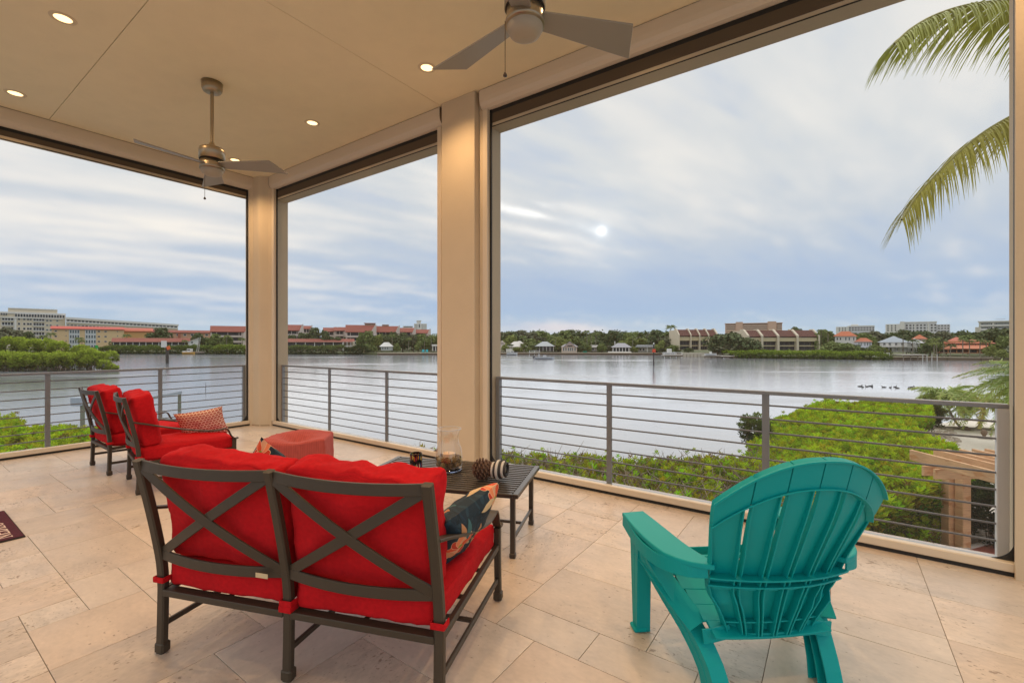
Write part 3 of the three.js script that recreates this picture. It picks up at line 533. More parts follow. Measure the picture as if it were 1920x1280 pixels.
{
  const v = thing('hurricane_vase', 'clear glass hurricane vase holding a candle and seed pods on the table', 'vase', T0(-0.05, 0.45, 1.66));
  const glass = new THREE.MeshPhysicalMaterial({ color: 0xffffff, roughness: 0.01, transmission: 1, thickness: 0, ior: 1.8, side: THREE.DoubleSide });
  const out = [[0.001, 0.022], [0.090, 0.022], [0.101, 0.028], [0.106, 0.05], [0.105, 0.11], [0.098, 0.165], [0.082, 0.21], [0.073, 0.245], [0.075, 0.28], [0.087, 0.315], [0.095, 0.325], [0.0965, 0.3255]];
  mesh('glass', lathe(out, 56), glass, v); mesh('rim', moved(new THREE.TorusGeometry(0.0955, 0.0022, 8, 48).rotateX(Math.PI / 2), 0, 0.3255, 0), std(0.55, 0.57, 0.60, 0.1), v);
  mesh('glass_base', lathe([[0.001, 0.001], [0.088, 0.001], [0.101, 0.010], [0.103, 0.020], [0.001, 0.0205]], 48), new THREE.MeshPhysicalMaterial({ color: 0xffffff, roughness: 0.03, transmission: 1, thickness: 0.02, ior: 1.5, attenuationColor: new THREE.Color(0.6, 0.68, 0.85), attenuationDistance: 0.08 }), v);
  mesh('candle', lathe([[0.001, 0.030], [0.047, 0.030], [0.048, 0.034], [0.048, 0.132], [0.045, 0.138], [0.036, 0.134], [0.001, 0.130]], 36), std(0.66, 0.47, 0.30, 0.6), v);
  mesh('wick', moved(new THREE.CylinderGeometry(0.0015, 0.0015, 0.014, 6), 0, 0.138, 0), std(0.03, 0.02, 0.02, 0.9), v);
  const r = rngOf(5), pod = new THREE.IcosahedronGeometry(0.024, 2), P = pod.attributes.position;
  for (let i = 0; i < P.count; i++) { const x = P.getX(i), y = P.getY(i), z = P.getZ(i), s = 1 + 0.16 * Math.sin(Math.atan2(z, x) * 9) * Math.cos(y * 130); P.setXYZ(i, x * s, y * s * 1.08, z * s); } pod.computeVertexNormals();
  const pm = [std(0.16, 0.10, 0.035, 0.8), std(0.10, 0.055, 0.02, 0.8), std(0.20, 0.14, 0.05, 0.8)];
  for (let k = 0; k < 22; k++) { const a = k < 9 ? k / 9 * 6.28 : k < 18 ? (k - 9 + 0.5) / 9 * 6.28 : r() * 6.28, q = mesh('seed_pod', pod, pm[k % 3], v); q.position.set(Math.cos(a) * 0.075, 0.052 + (k < 9 ? 0 : 0.038) + r() * 0.006, Math.sin(a) * 0.075); q.rotation.set(r() * 6, r() * 6, r() * 6); }
}
{
  const mos = canvasTex(512, 256, (x, w, h) => { const r = rngOf(77), cols = ['#a33a26', '#c9892b', '#2f6f86', '#3d8a5b', '#d9c25a', '#8c2f4a', '#274f8a', '#c46a36', '#e0d6b8']; x.fillStyle = '#1a1512'; x.fillRect(0, 0, w, h); for (let j = 0; j < 14; j++) for (let i = 0; i < 28; i++) { x.fillStyle = cols[Math.floor(r() * cols.length)]; x.beginPath(); const cx = i * 18.3 + r() * 5, cy = j * 18.3 + r() * 5; x.moveTo(cx, cy); for (let k = 0; k < 5; k++) x.lineTo(cx + 6 + Math.cos(k * 1.257) * (6 + r() * 4), cy + 6 + Math.sin(k * 1.257) * (6 + r() * 4)); x.fill(); } });
  const p = thing('mosaic_votive', 'small mosaic glass votive holder in many colours left of the glass vase on the table', 'candle holder', T0(0.21, 0.45, 1.62));
  mesh('body', lathe([[0.001, 0.001], [0.044, 0.001], [0.048, 0.006], [0.048, 0.128], [0.046, 0.131], [0.042, 0.128], [0.042, 0.012], [0.001, 0.010]], 36), new THREE.MeshStandardMaterial({ map: mos, roughness: 0.25 }), p);
}
{
  const o = thing('pine_cone_ornament', 'knobbly brown cone ornament with black and white striped end on the table corner side', 'ornament', T0(-0.405, 0.45, 1.50), 0.5 + Math.PI);
  o.scale.setScalar(1.3); const cone = std(0.13, 0.075, 0.05, 0.8), parts = [], r = rngOf(9);
  for (let k = 0; k < 70; k++) { const t = k / 70, a = k * 2.4, R = 0.05 * Math.sin(Math.PI * clamp(0.16 + t * 0.8, 0, 1)), s = cbox(0.022, 0.008, 0.026, 0.003); s.rotateX(-0.5 + r() * 0.3); s.rotateY(-a + Math.PI / 2); s.translate(Math.cos(a) * R, 0.02 - 0.055 + t * 0.11, Math.sin(a) * R); parts.push(s); }
  const body = join([...parts, lathe([[0.001, -0.045], [0.03, -0.035], [0.042, 0], [0.036, 0.05], [0.001, 0.08]], 14)]); body.rotateZ(1.25); mesh('cone', body, cone, o, 'brown scaly cone').position.set(0.035, 0.055, 0);
  for (let k = 0; k < 6; k++) { const g = new THREE.TorusGeometry(0.047 - Math.abs(k - 2.2) * 0.005, 0.0085, 8, 24); g.rotateY(Math.PI / 2 - 0.2); mesh('stripe_ring', moved(g, -0.045 - k * 0.0135, 0.058 + k * 0.001, 0), k % 2 ? std(0.03, 0.028, 0.03, 0.6) : std(0.62, 0.58, 0.52, 0.6), o); }
  for (const [a, L] of [[0.5, 0.05], [1.2, 0.045], [2.0, 0.05], [2.7, 0.04]]) mesh('leaf', sweep([V(-0.10, 0.075, 0), V(-0.10 + Math.cos(a) * L * 0.5, 0.085 + Math.sin(a) * L * 0.5, 0.01), V(-0.10 + Math.cos(a) * L, 0.085 + Math.sin(a) * L, 0.004)], 0.016, 0.003, V(0, 0, 1), true, 3), std(0.04, 0.045, 0.05, 0.7), o);
}

// ------------------------------------------------------------------ doormat
{
  const tx = canvasTex(1024, 640, (x, w, h) => {
    const r = rngOf(4); x.fillStyle = '#4b1526'; x.fillRect(0, 0, w, h);
    for (let i = 0; i < 5200; i++) { x.fillStyle = ['#5c1c33', '#3a0f1c', '#6b2038', '#41131f'][i % 4]; x.globalAlpha = 0.55; x.fillRect(r() * w, r() * h, 14, 3); } x.globalAlpha = 1;
    x.fillStyle = '#c02a2a'; x.beginPath(); x.ellipse(330, 290, 170, 90, 0.2, 0, 7); x.fill(); x.fillStyle = '#c9d6a8'; x.beginPath(); x.ellipse(150, 360, 110, 34, 0.3, 0, 7); x.fill(); x.fillStyle = '#2d5b7a'; x.beginPath(); x.ellipse(620, 250, 120, 60, -0.2, 0, 7); x.fill();
    x.fillStyle = '#d9c3b4'; x.font = 'bold 150px serif'; x.textBaseline = 'middle'; x.textAlign = 'left'; x.fillText('NEDLO', 50, 530);
  });
  const m = thing('doormat', 'dark maroon doormat with pale letters and a red motif at the picture edge', 'doormat', V(2.94, 0.0, 3.66), 0);
  mesh('backing', moved(cbox(0.89, 0.008, 0.56, 0.002), 0, 0.0045, 0), std(0.03, 0.02, 0.02, 0.9), m);
  const g = new THREE.PlaneGeometry(0.875, 0.545, 1, 1); g.rotateX(-Math.PI / 2); g.rotateY(Math.PI); mesh('pile', moved(g, 0, 0.0125, 0), new THREE.MeshStandardMaterial({ map: tx, roughness: 1 }), m);
}

// ------------------------------------------------------------------ teal plastic garden chair with a fan back
{
  const a = 5.5 * Math.PI / 180, X0 = 1.082 - 0.45 * Math.tan(a), D0 = 2.35;
  const pos = V(CAM.x + RX * X0 + FX * D0, 0, CAM.z + RZ * X0 + FZ * D0);
  const t = thing('garden_chair', 'teal plastic garden chair with a scooped fan back facing the water', 'chair', pos, YAW + a);   // local x to the right, -z forward
  const teal = new THREE.MeshPhysicalMaterial({ roughness: 0.5, specularIntensity: 0.45, bumpMap: mapOf(256, grey((u, v) => 0.5 + wrapN(u, v, 50, 50, 4, 3) * 0.6), 4, false), bumpScale: 0.0003 }); teal.color.setRGB(0.001, 0.325, 0.325);
  // centre line of the back: [height, z]
  const line = new THREE.CatmullRomCurve3([V(0, 0.235, 0.425), V(0, 0.33, 0.455), V(0, 0.50, 0.515), V(0, 0.68, 0.595), V(0, 0.86, 0.672), V(0, 1.04, 0.728)]);
  const cl = (h) => { let lo = 0, hi = 1; for (let k = 0; k < 24; k++) { const m = (lo + hi) / 2; line.getPoint(m).y < h ? lo = m : hi = m; } return line.getPoint(lo).z; };
  const halfW = (h) => h < 0.5 ? lerp(0.180, 0.286, sstep(h, 0.20, 0.50)) : lerp(0.286, 0.342, sstep(h, 0.48, 0.86));
  const SC = 0.065;
  const surf = (s, h) => { const w = halfW(h); return V(s * w, h, cl(h) - SC * s * s * (h < 0.4 ? 0.5 : 1)); }; // s in -1..1
  const topOf = (s) => 1.033 - 0.185 * Math.pow(Math.abs(s), 2.3);
  const shell = (s0, s1, h0, h1, th, n = 3, m = 18, topped = false, lift = 0) => { // curved plate between s0..s1
    const P = [], idx = [];
    for (const side of [0, 1]) for (let j = 0; j <= m; j++) for (let i = 0; i <= n; i++) { const s = lerp(s0, s1, i / n), h = lerp(typeof h0 === 'function' ? h0(s) : h0, topped ? topOf(s) : h1, j / m), p = surf(s, h); P.push(p.x, p.y + (side ? 0.25 * th : 0), p.z + lift - (side ? th : 0)); }
    const M = (n + 1) * (m + 1), q = (a, b, c, d) => idx.push(a, b, c, a, c, d), at = (k, i, j) => k * M + j * (n + 1) + i;
    for (let j = 0; j < m; j++) for (let i = 0; i < n; i++) { q(at(0, i, j), at(0, i + 1, j), at(0, i + 1, j + 1), at(0, i, j + 1)); q(at(1, i, j), at(1, i, j + 1), at(1, i + 1, j + 1), at(1, i + 1, j)); }
    for (let j = 0; j < m; j++) { q(at(0, 0, j), at(0, 0, j + 1), at(1, 0, j + 1), at(1, 0, j)); q(at(0, n, j), at(1, n, j), at(1, n, j + 1), at(0, n, j + 1)); }
    for (let i = 0; i < n; i++) { q(at(0, i, 0), at(1, i, 0), at(1, i + 1, 0), at(0, i + 1, 0)); q(at(0, i, m), at(0, i + 1, m), at(1, i + 1, m), at(1, i, m)); }
    const g = new THREE.BufferGeometry(); g.setAttribute('position', new THREE.Float32BufferAttribute(P, 3)); g.setIndex(idx); const f = g.toNonIndexed(); f.computeVertexNormals(); return smoothNormals(f);
  };
  function smoothNormals(f) { const g = f.clone(); g.deleteAttribute('normal'); const m = mergeVertices(g, 1e-4); m.computeVertexNormals(); return boxUV(creased(m)); }
  function creased(m) { const g = m.toNonIndexed(), P = g.attributes.position, fn = [], map = new Map(); for (let i = 0; i < P.count; i += 3) { const A = V(P.getX(i), P.getY(i), P.getZ(i)), B = V(P.getX(i + 1), P.getY(i + 1), P.getZ(i + 1)), C = V(P.getX(i + 2), P.getY(i + 2), P.getZ(i + 2)); fn.push(B.sub(A).cross(C.sub(A)).normalize()); } const key = (i) => P.getX(i).toFixed(4) + ',' + P.getY(i).toFixed(4) + ',' + P.getZ(i).toFixed(4); for (let i = 0; i < P.count; i++) { const k = key(i); if (!map.has(k)) map.set(k, []); map.get(k).push(fn[Math.floor(i / 3)]); } const N = new Float32Array(P.count * 3); for (let i = 0; i < P.count; i++) { const f = fn[Math.floor(i / 3)], n = V(0, 0, 0); for (const o of map.get(key(i))) if (o.dot(f) > 0.6) n.add(o); n.normalize(); N.set([n.x, n.y, n.z], i * 3); } g.setAttribute('normal', new THREE.BufferAttribute(N, 3)); return g; }
  const n = 6, gap = 0.037, edge = (i) => -1 + 2 * i / n;
  for (let i = 0; i < n; i++) {
    const s0 = edge(i) + (i ? gap : 0), s1 = edge(i + 1) - (i < n - 1 ? gap : 0);
    const sl = mesh('back_slat', shell(s0, s1, 0.235, 1, 0.008, 4, 22, true), teal, t);
    mesh('slat_head', shell(s0 - (i ? 0.030 : 0), s1 + (i < n - 1 ? 0.030 : 0), (q) => topOf(q) - 0.112, 1, 0.024, 4, 4, true, 0.016), teal, t);
    // flanges along both long edges of a slat stand out to the back
    for (const s of [s0, s1]) {
      const pts = [], hs = topOf(s) - 0.10; for (let k = 0; k <= 16; k++) { const h = lerp(0.245, hs, k / 16), dp = lerp(0.046, 0.014, k / 16), p = surf(s, h); p.z += dp * 0.5 - 0.004; pts.push(p); }
      mesh('rib', sweep(pts, (q) => lerp(0.046, 0.014, q), 0.006, ZS), teal, sl);
    }
  }
  const band = (h0, h1, th, out, name, s0 = -1, s1 = 1, fn) => { const P = []; const N = 26; for (let i = 0; i <= N; i++) { const s = lerp(s0, s1, i / N), h = fn ? fn(s) : (h0 + h1) / 2, p = surf(s, h); p.z += out; P.push(p); } mesh(name, sweep(P, h1 - h0, th, YS), teal, t); };
  band(0, 0.007, 0.056, 0.024, 'mid_band', -1, 1, (s) => 0.520 - 0.012 * s * s); band(0, 0.007, 0.044, 0.018, 'mid_band', -1, 1, (s) => 0.478 - 0.012 * s * s);
  band(0, 0.006, 0.030, 0.014, 'low_band', -0.98, 0.98, (s) => 0.302 - 0.01 * s * s); band(0, 0.008, 0.034, 0.015, 'low_band', -0.98, 0.98, (s) => 0.243 - 0.006 * s * s);
  band(0, 0.007, 0.034, 0.012, 'top_edge', -1, 1, (s) => topOf(s) - 0.004);
  band(0, 0.006, 0.026, 0.013, 'crest_line', -0.99, 0.99, (s) => topOf(s) - 0.112);
  band(0.40, 0.50, 0.006, -0.006, 'back_plate', -0.99, 0.99, (s) => 0.50 - 0.012 * s * s); band(0.2, 0.275, 0.006, -0.006, 'back_plate', -0.97, 0.97, (s) => 0.272);
  { // plate behind the slats' heads that closes the gaps near the top
    if (0) mesh('head_plate', (() => { const P = [], idx = [], N = 30; for (const side of [0, 1]) for (let i = 0; i <= N; i++) for (const e of [0.004, 0.10]) { const s = lerp(-0.985, 0.985, i / N), p = surf(s, topOf(s) - e); P.push(p.x, p.y, p.z - 0.0085 - side * 0.005); } const M = (N + 1) * 2; for (let i = 0; i < N; i++) { const a = 2 * i; idx.push(a, a + 1, a + 3, a, a + 3, a + 2, M + a, M + a + 3, M + a + 1, M + a, M + a + 2, M + a + 3); } const g = new THREE.BufferGeometry(); g.setAttribute('position', new THREE.Float32BufferAttribute(P, 3)); g.setIndex(idx); g.computeVertexNormals(); return boxUV(g.toNonIndexed()); })(), teal, t);
  }
  // seat: five cross slats, dished
  for (let i = 0; i < 6; i++) {
    const z0 = 0.03 + i * 0.073, z = z0 + 0.031, y = 0.405 - 0.17 * Math.pow(clamp((z - 0.06) / 0.42, 0, 1), 0.9) - (i === 0 ? 0.012 : 0), w = lerp(0.325, 0.245, clamp(z / 0.48, 0, 1)), tilt = i === 0 ? -0.35 : 0.34, pts = [];
    for (let k = 0; k <= 12; k++) { const s = k / 6 - 1; pts.push(V(s * w, y - 0.012 * (1 - s * s), z)); }
    const dv = V(0, -Math.sin(tilt), Math.cos(tilt)); mesh('seat_slat', sweep(pts, 0.080, 0.012, dv), teal, t);
  }
  for (const q of [-1, 1]) {
    // arm: outer edge straight, inner edge running in to the back
    const sh = new THREE.Shape(); sh.moveTo(q * 0.452, -0.075); sh.lineTo(q * 0.345, -0.088); sh.quadraticCurveTo(q * 0.33, 0.05, q * 0.318, 0.22); sh.quadraticCurveTo(q * 0.305, 0.40, q * 0.265, 0.475); sh.lineTo(q * 0.285, 0.50); sh.quadraticCurveTo(q * 0.385, 0.47, q * 0.432, 0.37); sh.quadraticCurveTo(q * 0.47, 0.22, q * 0.452, -0.075);
    const g = new THREE.ExtrudeGeometry(sh, { depth: 0.010, bevelEnabled: true, bevelSize: 0.006, bevelThickness: 0.006, bevelSegments: 3, curveSegments: 16 }); g.rotateX(Math.PI / 2); g.translate(0, 0.556, 0);
    mesh('armrest', boxUV(plain(g)), teal, t);
    mesh('armrest_edge', sweep([V(q * 0.455, 0.527, -0.07), V(q * 0.462, 0.515, 0.06), V(q * 0.466, 0.508, 0.18), V(q * 0.456, 0.510, 0.29), V(q * 0.430, 0.516, 0.38), V(q * 0.37, 0.524, 0.455), V(q * 0.30, 0.531, 0.487)], 0.058, 0.008, YS, true, 4), teal, t);
    // legs are open channels: outer web with two flanges
    const legWeb = (pts, w0, w1, nm) => { const P = pts.length - 1, L = [], Rr = []; pts.forEach((p, i) => { const w = lerp(w0, w1, i / P) / 2; const d = pts[Math.min(i + 1, P)].clone().sub(pts[Math.max(i - 1, 0)]).normalize(), nn = V(0, d.z, -d.y); L.push(p.clone().addScaledVector(nn, w)); Rr.push(p.clone().addScaledVector(nn, -w)); });
      const pos = []; const tri = (a, b, c) => pos.push(a.x, a.y, a.z, b.x, b.y, b.z, c.x, c.y, c.z), off = V(-q * 0.007, 0, 0);
      for (let i = 0; i < P; i++) { const A = L[i], B = Rr[i], C = Rr[i + 1], E = L[i + 1]; tri(A, B, C); tri(A, C, E); const a2 = A.clone().add(off), b2 = B.clone().add(off), c2 = C.clone().add(off), e2 = E.clone().add(off); tri(a2, c2, b2); tri(a2, e2, c2); }
      const wg = new THREE.BufferGeometry(); wg.setAttribute('position', new THREE.Float32BufferAttribute(pos, 3)); wg.computeVertexNormals(); boxUV(wg);
      const fl = (Q) => sweep(Q.map((p) => p.clone().add(V(-q * 0.034, 0, 0))), 0.070, 0.007, XS); mesh(nm, join([wg, fl(L), fl(Rr), fl(pts)]), teal, t); };
    legWeb([V(q * 0.432, 0.54, 0.012), V(q * 0.428, 0.42, 0.012), V(q * 0.424, 0.22, 0.006), V(q * 0.418, 0.0, -0.004)], 0.115, 0.05, 'front_leg');
    mesh('foot_pad', moved(cbox(0.07, 0.02, 0.072, 0.006), q * 0.398, 0.01, -0.004), teal, t);
    const C = new THREE.CatmullRomCurve3([V(q * 0.425, 0.45, 0.06), V(q * 0.415, 0.40, 0.11), V(q * 0.375, 0.31, 0.21), V(q * 0.318, 0.20, 0.33), V(q * 0.284, 0.09, 0.42), V(q * 0.275, 0.0, 0.452)]); legWeb(C.getPoints(14), 0.055, 0.115, 'rear_leg');
    // rail that carries the seat from the front leg down to the back
    mesh('side_rail', sweep([V(q * 0.385, 0.405, 0.02), V(q * 0.372, 0.385, 0.10), V(q * 0.345, 0.335, 0.22), V(q * 0.312, 0.285, 0.32), V(q * 0.285, 0.25, 0.385)], 0.095, 0.010, V(1, 0.35, 0), true, 3), teal, t);
    mesh('back_strut', sweep([V(q * 0.285, 0.225, 0.42), V(q * 0.25, 0.23, 0.425), V(q * 0.17, 0.245, 0.425)], 0.06, 0.010, YS, true, 2), teal, t);
  }
  mesh('front_apron', sweep([V(-0.40, 0.372, -0.004), V(0, 0.362, -0.012), V(0.40, 0.372, -0.004)], 0.07, 0.008, YS, true, 4), teal, t);
}

// ------------------------------------------------------------------ the bay and its far shore
const WATER = -3.55, fx = (px, D) => (px - CXP) * D / FPX, fy = (py, D) => EYE + (HOR - py) * D / FPX;
const flat = (X, D, Y) => V(CAM.x + RX * X + FX * D, Y, CAM.z + RZ * X + FZ * D);
const far = (px, py, D) => flat(fx(px, D), D, fy(py, D));
const farBase = (px, D, Y) => flat(fx(px, D), D, Y);
{
  const waveMap = mapOf(512, grey((u, v) => 0.5 + wrapN(u, v, 6, 16, 3, 4) * 0.42 + wrapN(u, v, 22, 50, 8, 3) * 0.16), 1, false); waveMap.repeat.set(1, 1);
  const g = new THREE.PlaneGeometry(7000, 7000, 1, 1); g.rotateX(-Math.PI / 2); g.rotateY(YAW); const P = g.attributes.position, uv = new Float32Array(P.count * 2);
  for (let i = 0; i < P.count; i++) { const x = P.getX(i), z = P.getZ(i); uv[2 * i] = (x * RX + z * RZ) / 9; uv[2 * i + 1] = (x * FX + z * FZ) / 9; } g.setAttribute('uv', new THREE.BufferAttribute(uv, 2));
  const calm = mapOf(512, grey((u, v) => clamp(0.13 + 0.5 * sstep(wrapN(u, v, 3, 8, 5, 4) + wrapN(u, v, 10, 26, 9, 3) * 0.4, 0.02, 0.3) * 0.35, 0.03, 1)), 1, false); calm.repeat.set(0.055, 0.11);
  const wm = new THREE.MeshPhysicalMaterial({ roughness: 1, roughnessMap: calm, bumpMap: waveMap, bumpScale: 0.028, ior: 1.45 }); wm.color.setRGB(0.19, 0.20, 0.225);
  const w = mesh('water', g, wm, scene); w.position.set(CAM.x, WATER, CAM.z); w.userData = { kind: 'structure', label: 'calm grey blue bay water' };
}
const hexRGB = (r, g, b, rough = 0.8, more = {}) => { const m = new THREE.MeshStandardMaterial({ roughness: rough, ...more }); m.color.copy(srgb(r, g, b)); return m; };
const landPoly = (pts, y0, y1, mat, name, label) => { // pts: [X right, D ahead]
  const s = new THREE.Shape(pts.map(([X, D]) => { const p = flat(X, D, 0); return new THREE.Vector2(p.x, -p.z); })), g = new THREE.ExtrudeGeometry(s, { depth: y1 - y0, bevelEnabled: false }); g.rotateX(-Math.PI / 2); g.translate(0, y0, 0);
  const m = mesh(numbered(name), boxUV(plain(g), 0.25), mat, scene); m.userData = { kind: 'structure', label }; return m;
};
const grassMap = mapOf(256, (u, v) => { const a = 1 + wrapN(u, v, 4, 4, 2, 4) * 0.7 + wrapN(u, v, 40, 40, 6, 2) * 0.5, d = sstep(wrapN(u, v, 3, 3, 9, 3), 0.02, 0.2); return [lerp(0.085, 0.16, d) * a, lerp(0.105, 0.13, d) * a, lerp(0.035, 0.07, d) * a]; });
const grassMat = new THREE.MeshStandardMaterial({ map: grassMap, roughness: 0.95 }), wallGrey = std(0.23, 0.19, 0.14, 0.9), sandMat = std(0.52, 0.44, 0.34, 0.95), woodGrey = std(0.26, 0.22, 0.18, 0.9);
const shoreline = [[-700, 190], [-640, 190], [-330, 192], [-180, 192], [-118, 190], [-85, 186], [-60, 182], [-52, 176], [-20, 178], [10, 182], [60, 176], [66, 160], [74, 148], [86, 140], [94, 133], [106, 128], [118, 124], [132, 120], [150, 114], [180, 106], [260, 95], [700, 90]];
landPoly([...shoreline, [2600, 400], [2600, 3000], [-2600, 3000], [-2600, 400]], WATER - 0.5, WATER + 0.62, grassMat, 'far_land', 'flat land behind the far shore of the bay');
{ // seawall along the open stretch and the right bank
  const run = (a, b, name, label, h, th, mat) => { const s = thing(name, label, 'seawall'); for (let i = a; i < b; i++) { const p = flat(...shoreline[i], WATER), q = flat(...shoreline[i + 1], WATER), d = q.clone().sub(p), n = Math.max(1, Math.round(d.length() / 9)); for (let k = 0; k < n; k++) { const u = p.clone().addScaledVector(d, (k + 0.01) / n), w = p.clone().addScaledVector(d, (k + 0.99) / n), m = u.clone().add(w).multiplyScalar(0.5), pn = mesh('panel', cbox(u.distanceTo(w), h + 0.3, th, 0.05), mat, s); pn.position.set(m.x, WATER + h / 2 - 0.15, m.z); pn.rotation.y = Math.atan2(-d.z, d.x); const cp = mesh('cap', cbox(u.distanceTo(w), 0.16, th + 0.3, 0.04), sandMat, s); cp.position.set(m.x, WATER + h + 0.08, m.z); cp.rotation.y = pn.rotation.y; } } };
  run(7, 11, 'seawall', 'brown seawall with a pale cap below the row of small cottages', 0.62, 0.5, std(0.13, 0.085, 0.05, 0.9));
  run(15, 19, 'seawall', 'brown stone seawall below the white and orange houses', 0.75, 0.5, std(0.17, 0.125, 0.085, 0.9));
}
// beach strip behind the cottages' seawall
landPoly([[-52, 177.5], [10, 183.5], [59, 177.5], [59, 181], [10, 187], [-52, 181]], WATER + 0.5, WATER + 0.72, sandMat, 'beach', 'pale sand strip before the cottages');

// ---- buildings: px-driven boxes in a frame that looks back at the balcony
const glassDark = std(0.03, 0.035, 0.045, 0.15), glassBlue = std(0.10, 0.14, 0.17, 0.15), screenDark = std(0.045, 0.042, 0.05, 0.7), white = std(0.70, 0.69, 0.66, 0.8), cream = std(0.66, 0.58, 0.45, 0.8), peach = std(0.72, 0.52, 0.30, 0.8), tileRed = std(0.33, 0.10, 0.07, 0.85), tileOrange = std(0.56, 0.17, 0.08, 0.85), brownRoof = std(0.16, 0.065, 0.05, 0.85), roofGrey = std(0.33, 0.37, 0.42, 0.7), trimW = std(0.74, 0.73, 0.71, 0.7), salmon = std(0.62, 0.42, 0.32, 0.8), pinkW = std(0.66, 0.56, 0.51, 0.8), orangeW = std(0.62, 0.28, 0.14, 0.8);
const roofLines = mapOf(128, grey((u, v) => 0.5 + 0.5 * Math.sin(u * 32 * Math.PI)), 1, false); for (const m of [tileRed, tileOrange, brownRoof]) { m.bumpMap = roofLines; m.bumpScale = 0.05; }
function house(name, label, category, D, x0, x1, pyBase, group, square = false) {
  const cx = (x0 + x1) / 2, az0 = square ? 0 : Math.atan((cx - CXP) / FPX), o = thing(name, label, category, flat(fx(cx, D), D, fy(pyBase, D)), YAW - az0, group), k = D / FPX, Rr0 = D / Math.cos(az0);
  const lx = (px) => square ? (px - cx) * k : Rr0 * Math.tan(Math.atan((px - CXP) / FPX) - az0), ly = (py) => (pyBase - py) * k;
  const A = {
    o, k, lx, ly,
    box(nm, mat, a, b, t, u, front = 0, depth = 8, parent = o) { return mesh(nm, span(lx(a), lx(b), ly(u), ly(t), front - depth, front, 0.02), mat, parent); },
    win(a, b, t, u, front = 0, mat = glassDark, parent = o) { const f = mesh('window', span(lx(a), lx(b), ly(u), ly(t), front - 0.05, front + 0.045, 0.01), trimW, parent); const w = lx(b) - lx(a), h = ly(t) - ly(u), m = Math.min(w, h) * 0.12; mesh('pane', span(lx(a) + m, lx(b) - m, ly(u) + m, ly(t) - m, front + 0.02, front + 0.06, 0.005), mat, f); return f; },
    rows(xs, w, ys, h, front = 0, mat = glassDark, parent = o) { for (const y of ys) for (const x of xs) A.win(x, x + w, y, y + h, front, mat, parent); },
    hip(nm, mat, a, b, yE, yR, inset, depth = 9, over = 0.5, front = 0, parent = o) { // ridge parallel to the view plane
      const X0 = lx(a), X1 = lx(b), E = ly(yE), Rr = ly(yR), Z0 = front + over, Z1 = front - depth - over, zm = (Z0 + Z1) / 2, i = inset * k, c = [V(X0, E, Z0), V(X1, E, Z0), V(X1, E, Z1), V(X0, E, Z1), V(X0 + i, Rr, zm), V(X1 - i, Rr, zm)], pos = [];
      const f = (...q) => { for (let n = 1; n + 1 < q.length; n++) for (const v of [q[0], q[n], q[n + 1]]) pos.push(c[v].x, c[v].y, c[v].z); };
      f(0, 1, 5, 4); f(1, 2, 5); f(2, 3, 4, 5); f(3, 0, 4); f(0, 3, 2, 1);
      const g = new THREE.BufferGeometry(); g.setAttribute('position', new THREE.Float32BufferAttribute(pos, 3)); g.computeVertexNormals(); return mesh(nm, boxUV(g, 0.5), mat, parent);
    },
    gable(nm, mat, a, b, yE, yR, depth = 9, front = 0, parent = o) { // gable end towards us
      const s = new THREE.Shape([new THREE.Vector2(lx(a), ly(yE)), new THREE.Vector2(lx(b), ly(yE)), new THREE.Vector2((lx(a) + lx(b)) / 2, ly(yR))]), g = new THREE.ExtrudeGeometry(s, { depth, bevelEnabled: false }); g.translate(0, 0, front - depth); return mesh(nm, boxUV(plain(g), 0.5), mat, parent);
    },
    poly(nm, mat, pts, front, depth, parent = o) { const s = new THREE.Shape(pts.map(([x, y]) => new THREE.Vector2(lx(x), ly(y)))), g = new THREE.ExtrudeGeometry(s, { depth, bevelEnabled: false }); g.translate(0, 0, front - depth); return mesh(nm, boxUV(plain(g), 0.5), mat, parent); },
    slope(nm, mat, a, b, yE, yR, run, front = 0, parent = o) { // roof plane rising away from us
      const pos = [], c = [V(lx(a), ly(yE), front), V(lx(b), ly(yE), front), V(lx(b), ly(yR), front - run), V(lx(a), ly(yR), front - run)], d = c.map((p) => p.clone().add(V(0, -0.25, -0.15)));
      const q = (w, x, y, z) => { for (const v of [w, x, y, w, y, z]) pos.push(v.x, v.y, v.z); }; q(c[0], c[1], c[2], c[3]); q(d[0], d[3], d[2], d[1]); q(d[0], d[1], c[1], c[0]); q(c[0], c[3], d[3], d[0]); q(c[1], d[1], d[2], c[2]); q(c[3], c[2], d[2], d[3]);
      const g = new THREE.BufferGeometry(); g.setAttribute('position', new THREE.Float32BufferAttribute(pos, 3)); g.computeVertexNormals(); return mesh(nm, boxUV(g, 0.5), mat, parent);
    },
  };
  return A;
}
const steps = (a, b, n) => Array.from({ length: n }, (_, i) => lerp(a, b, n > 1 ? i / (n - 1) : 0));
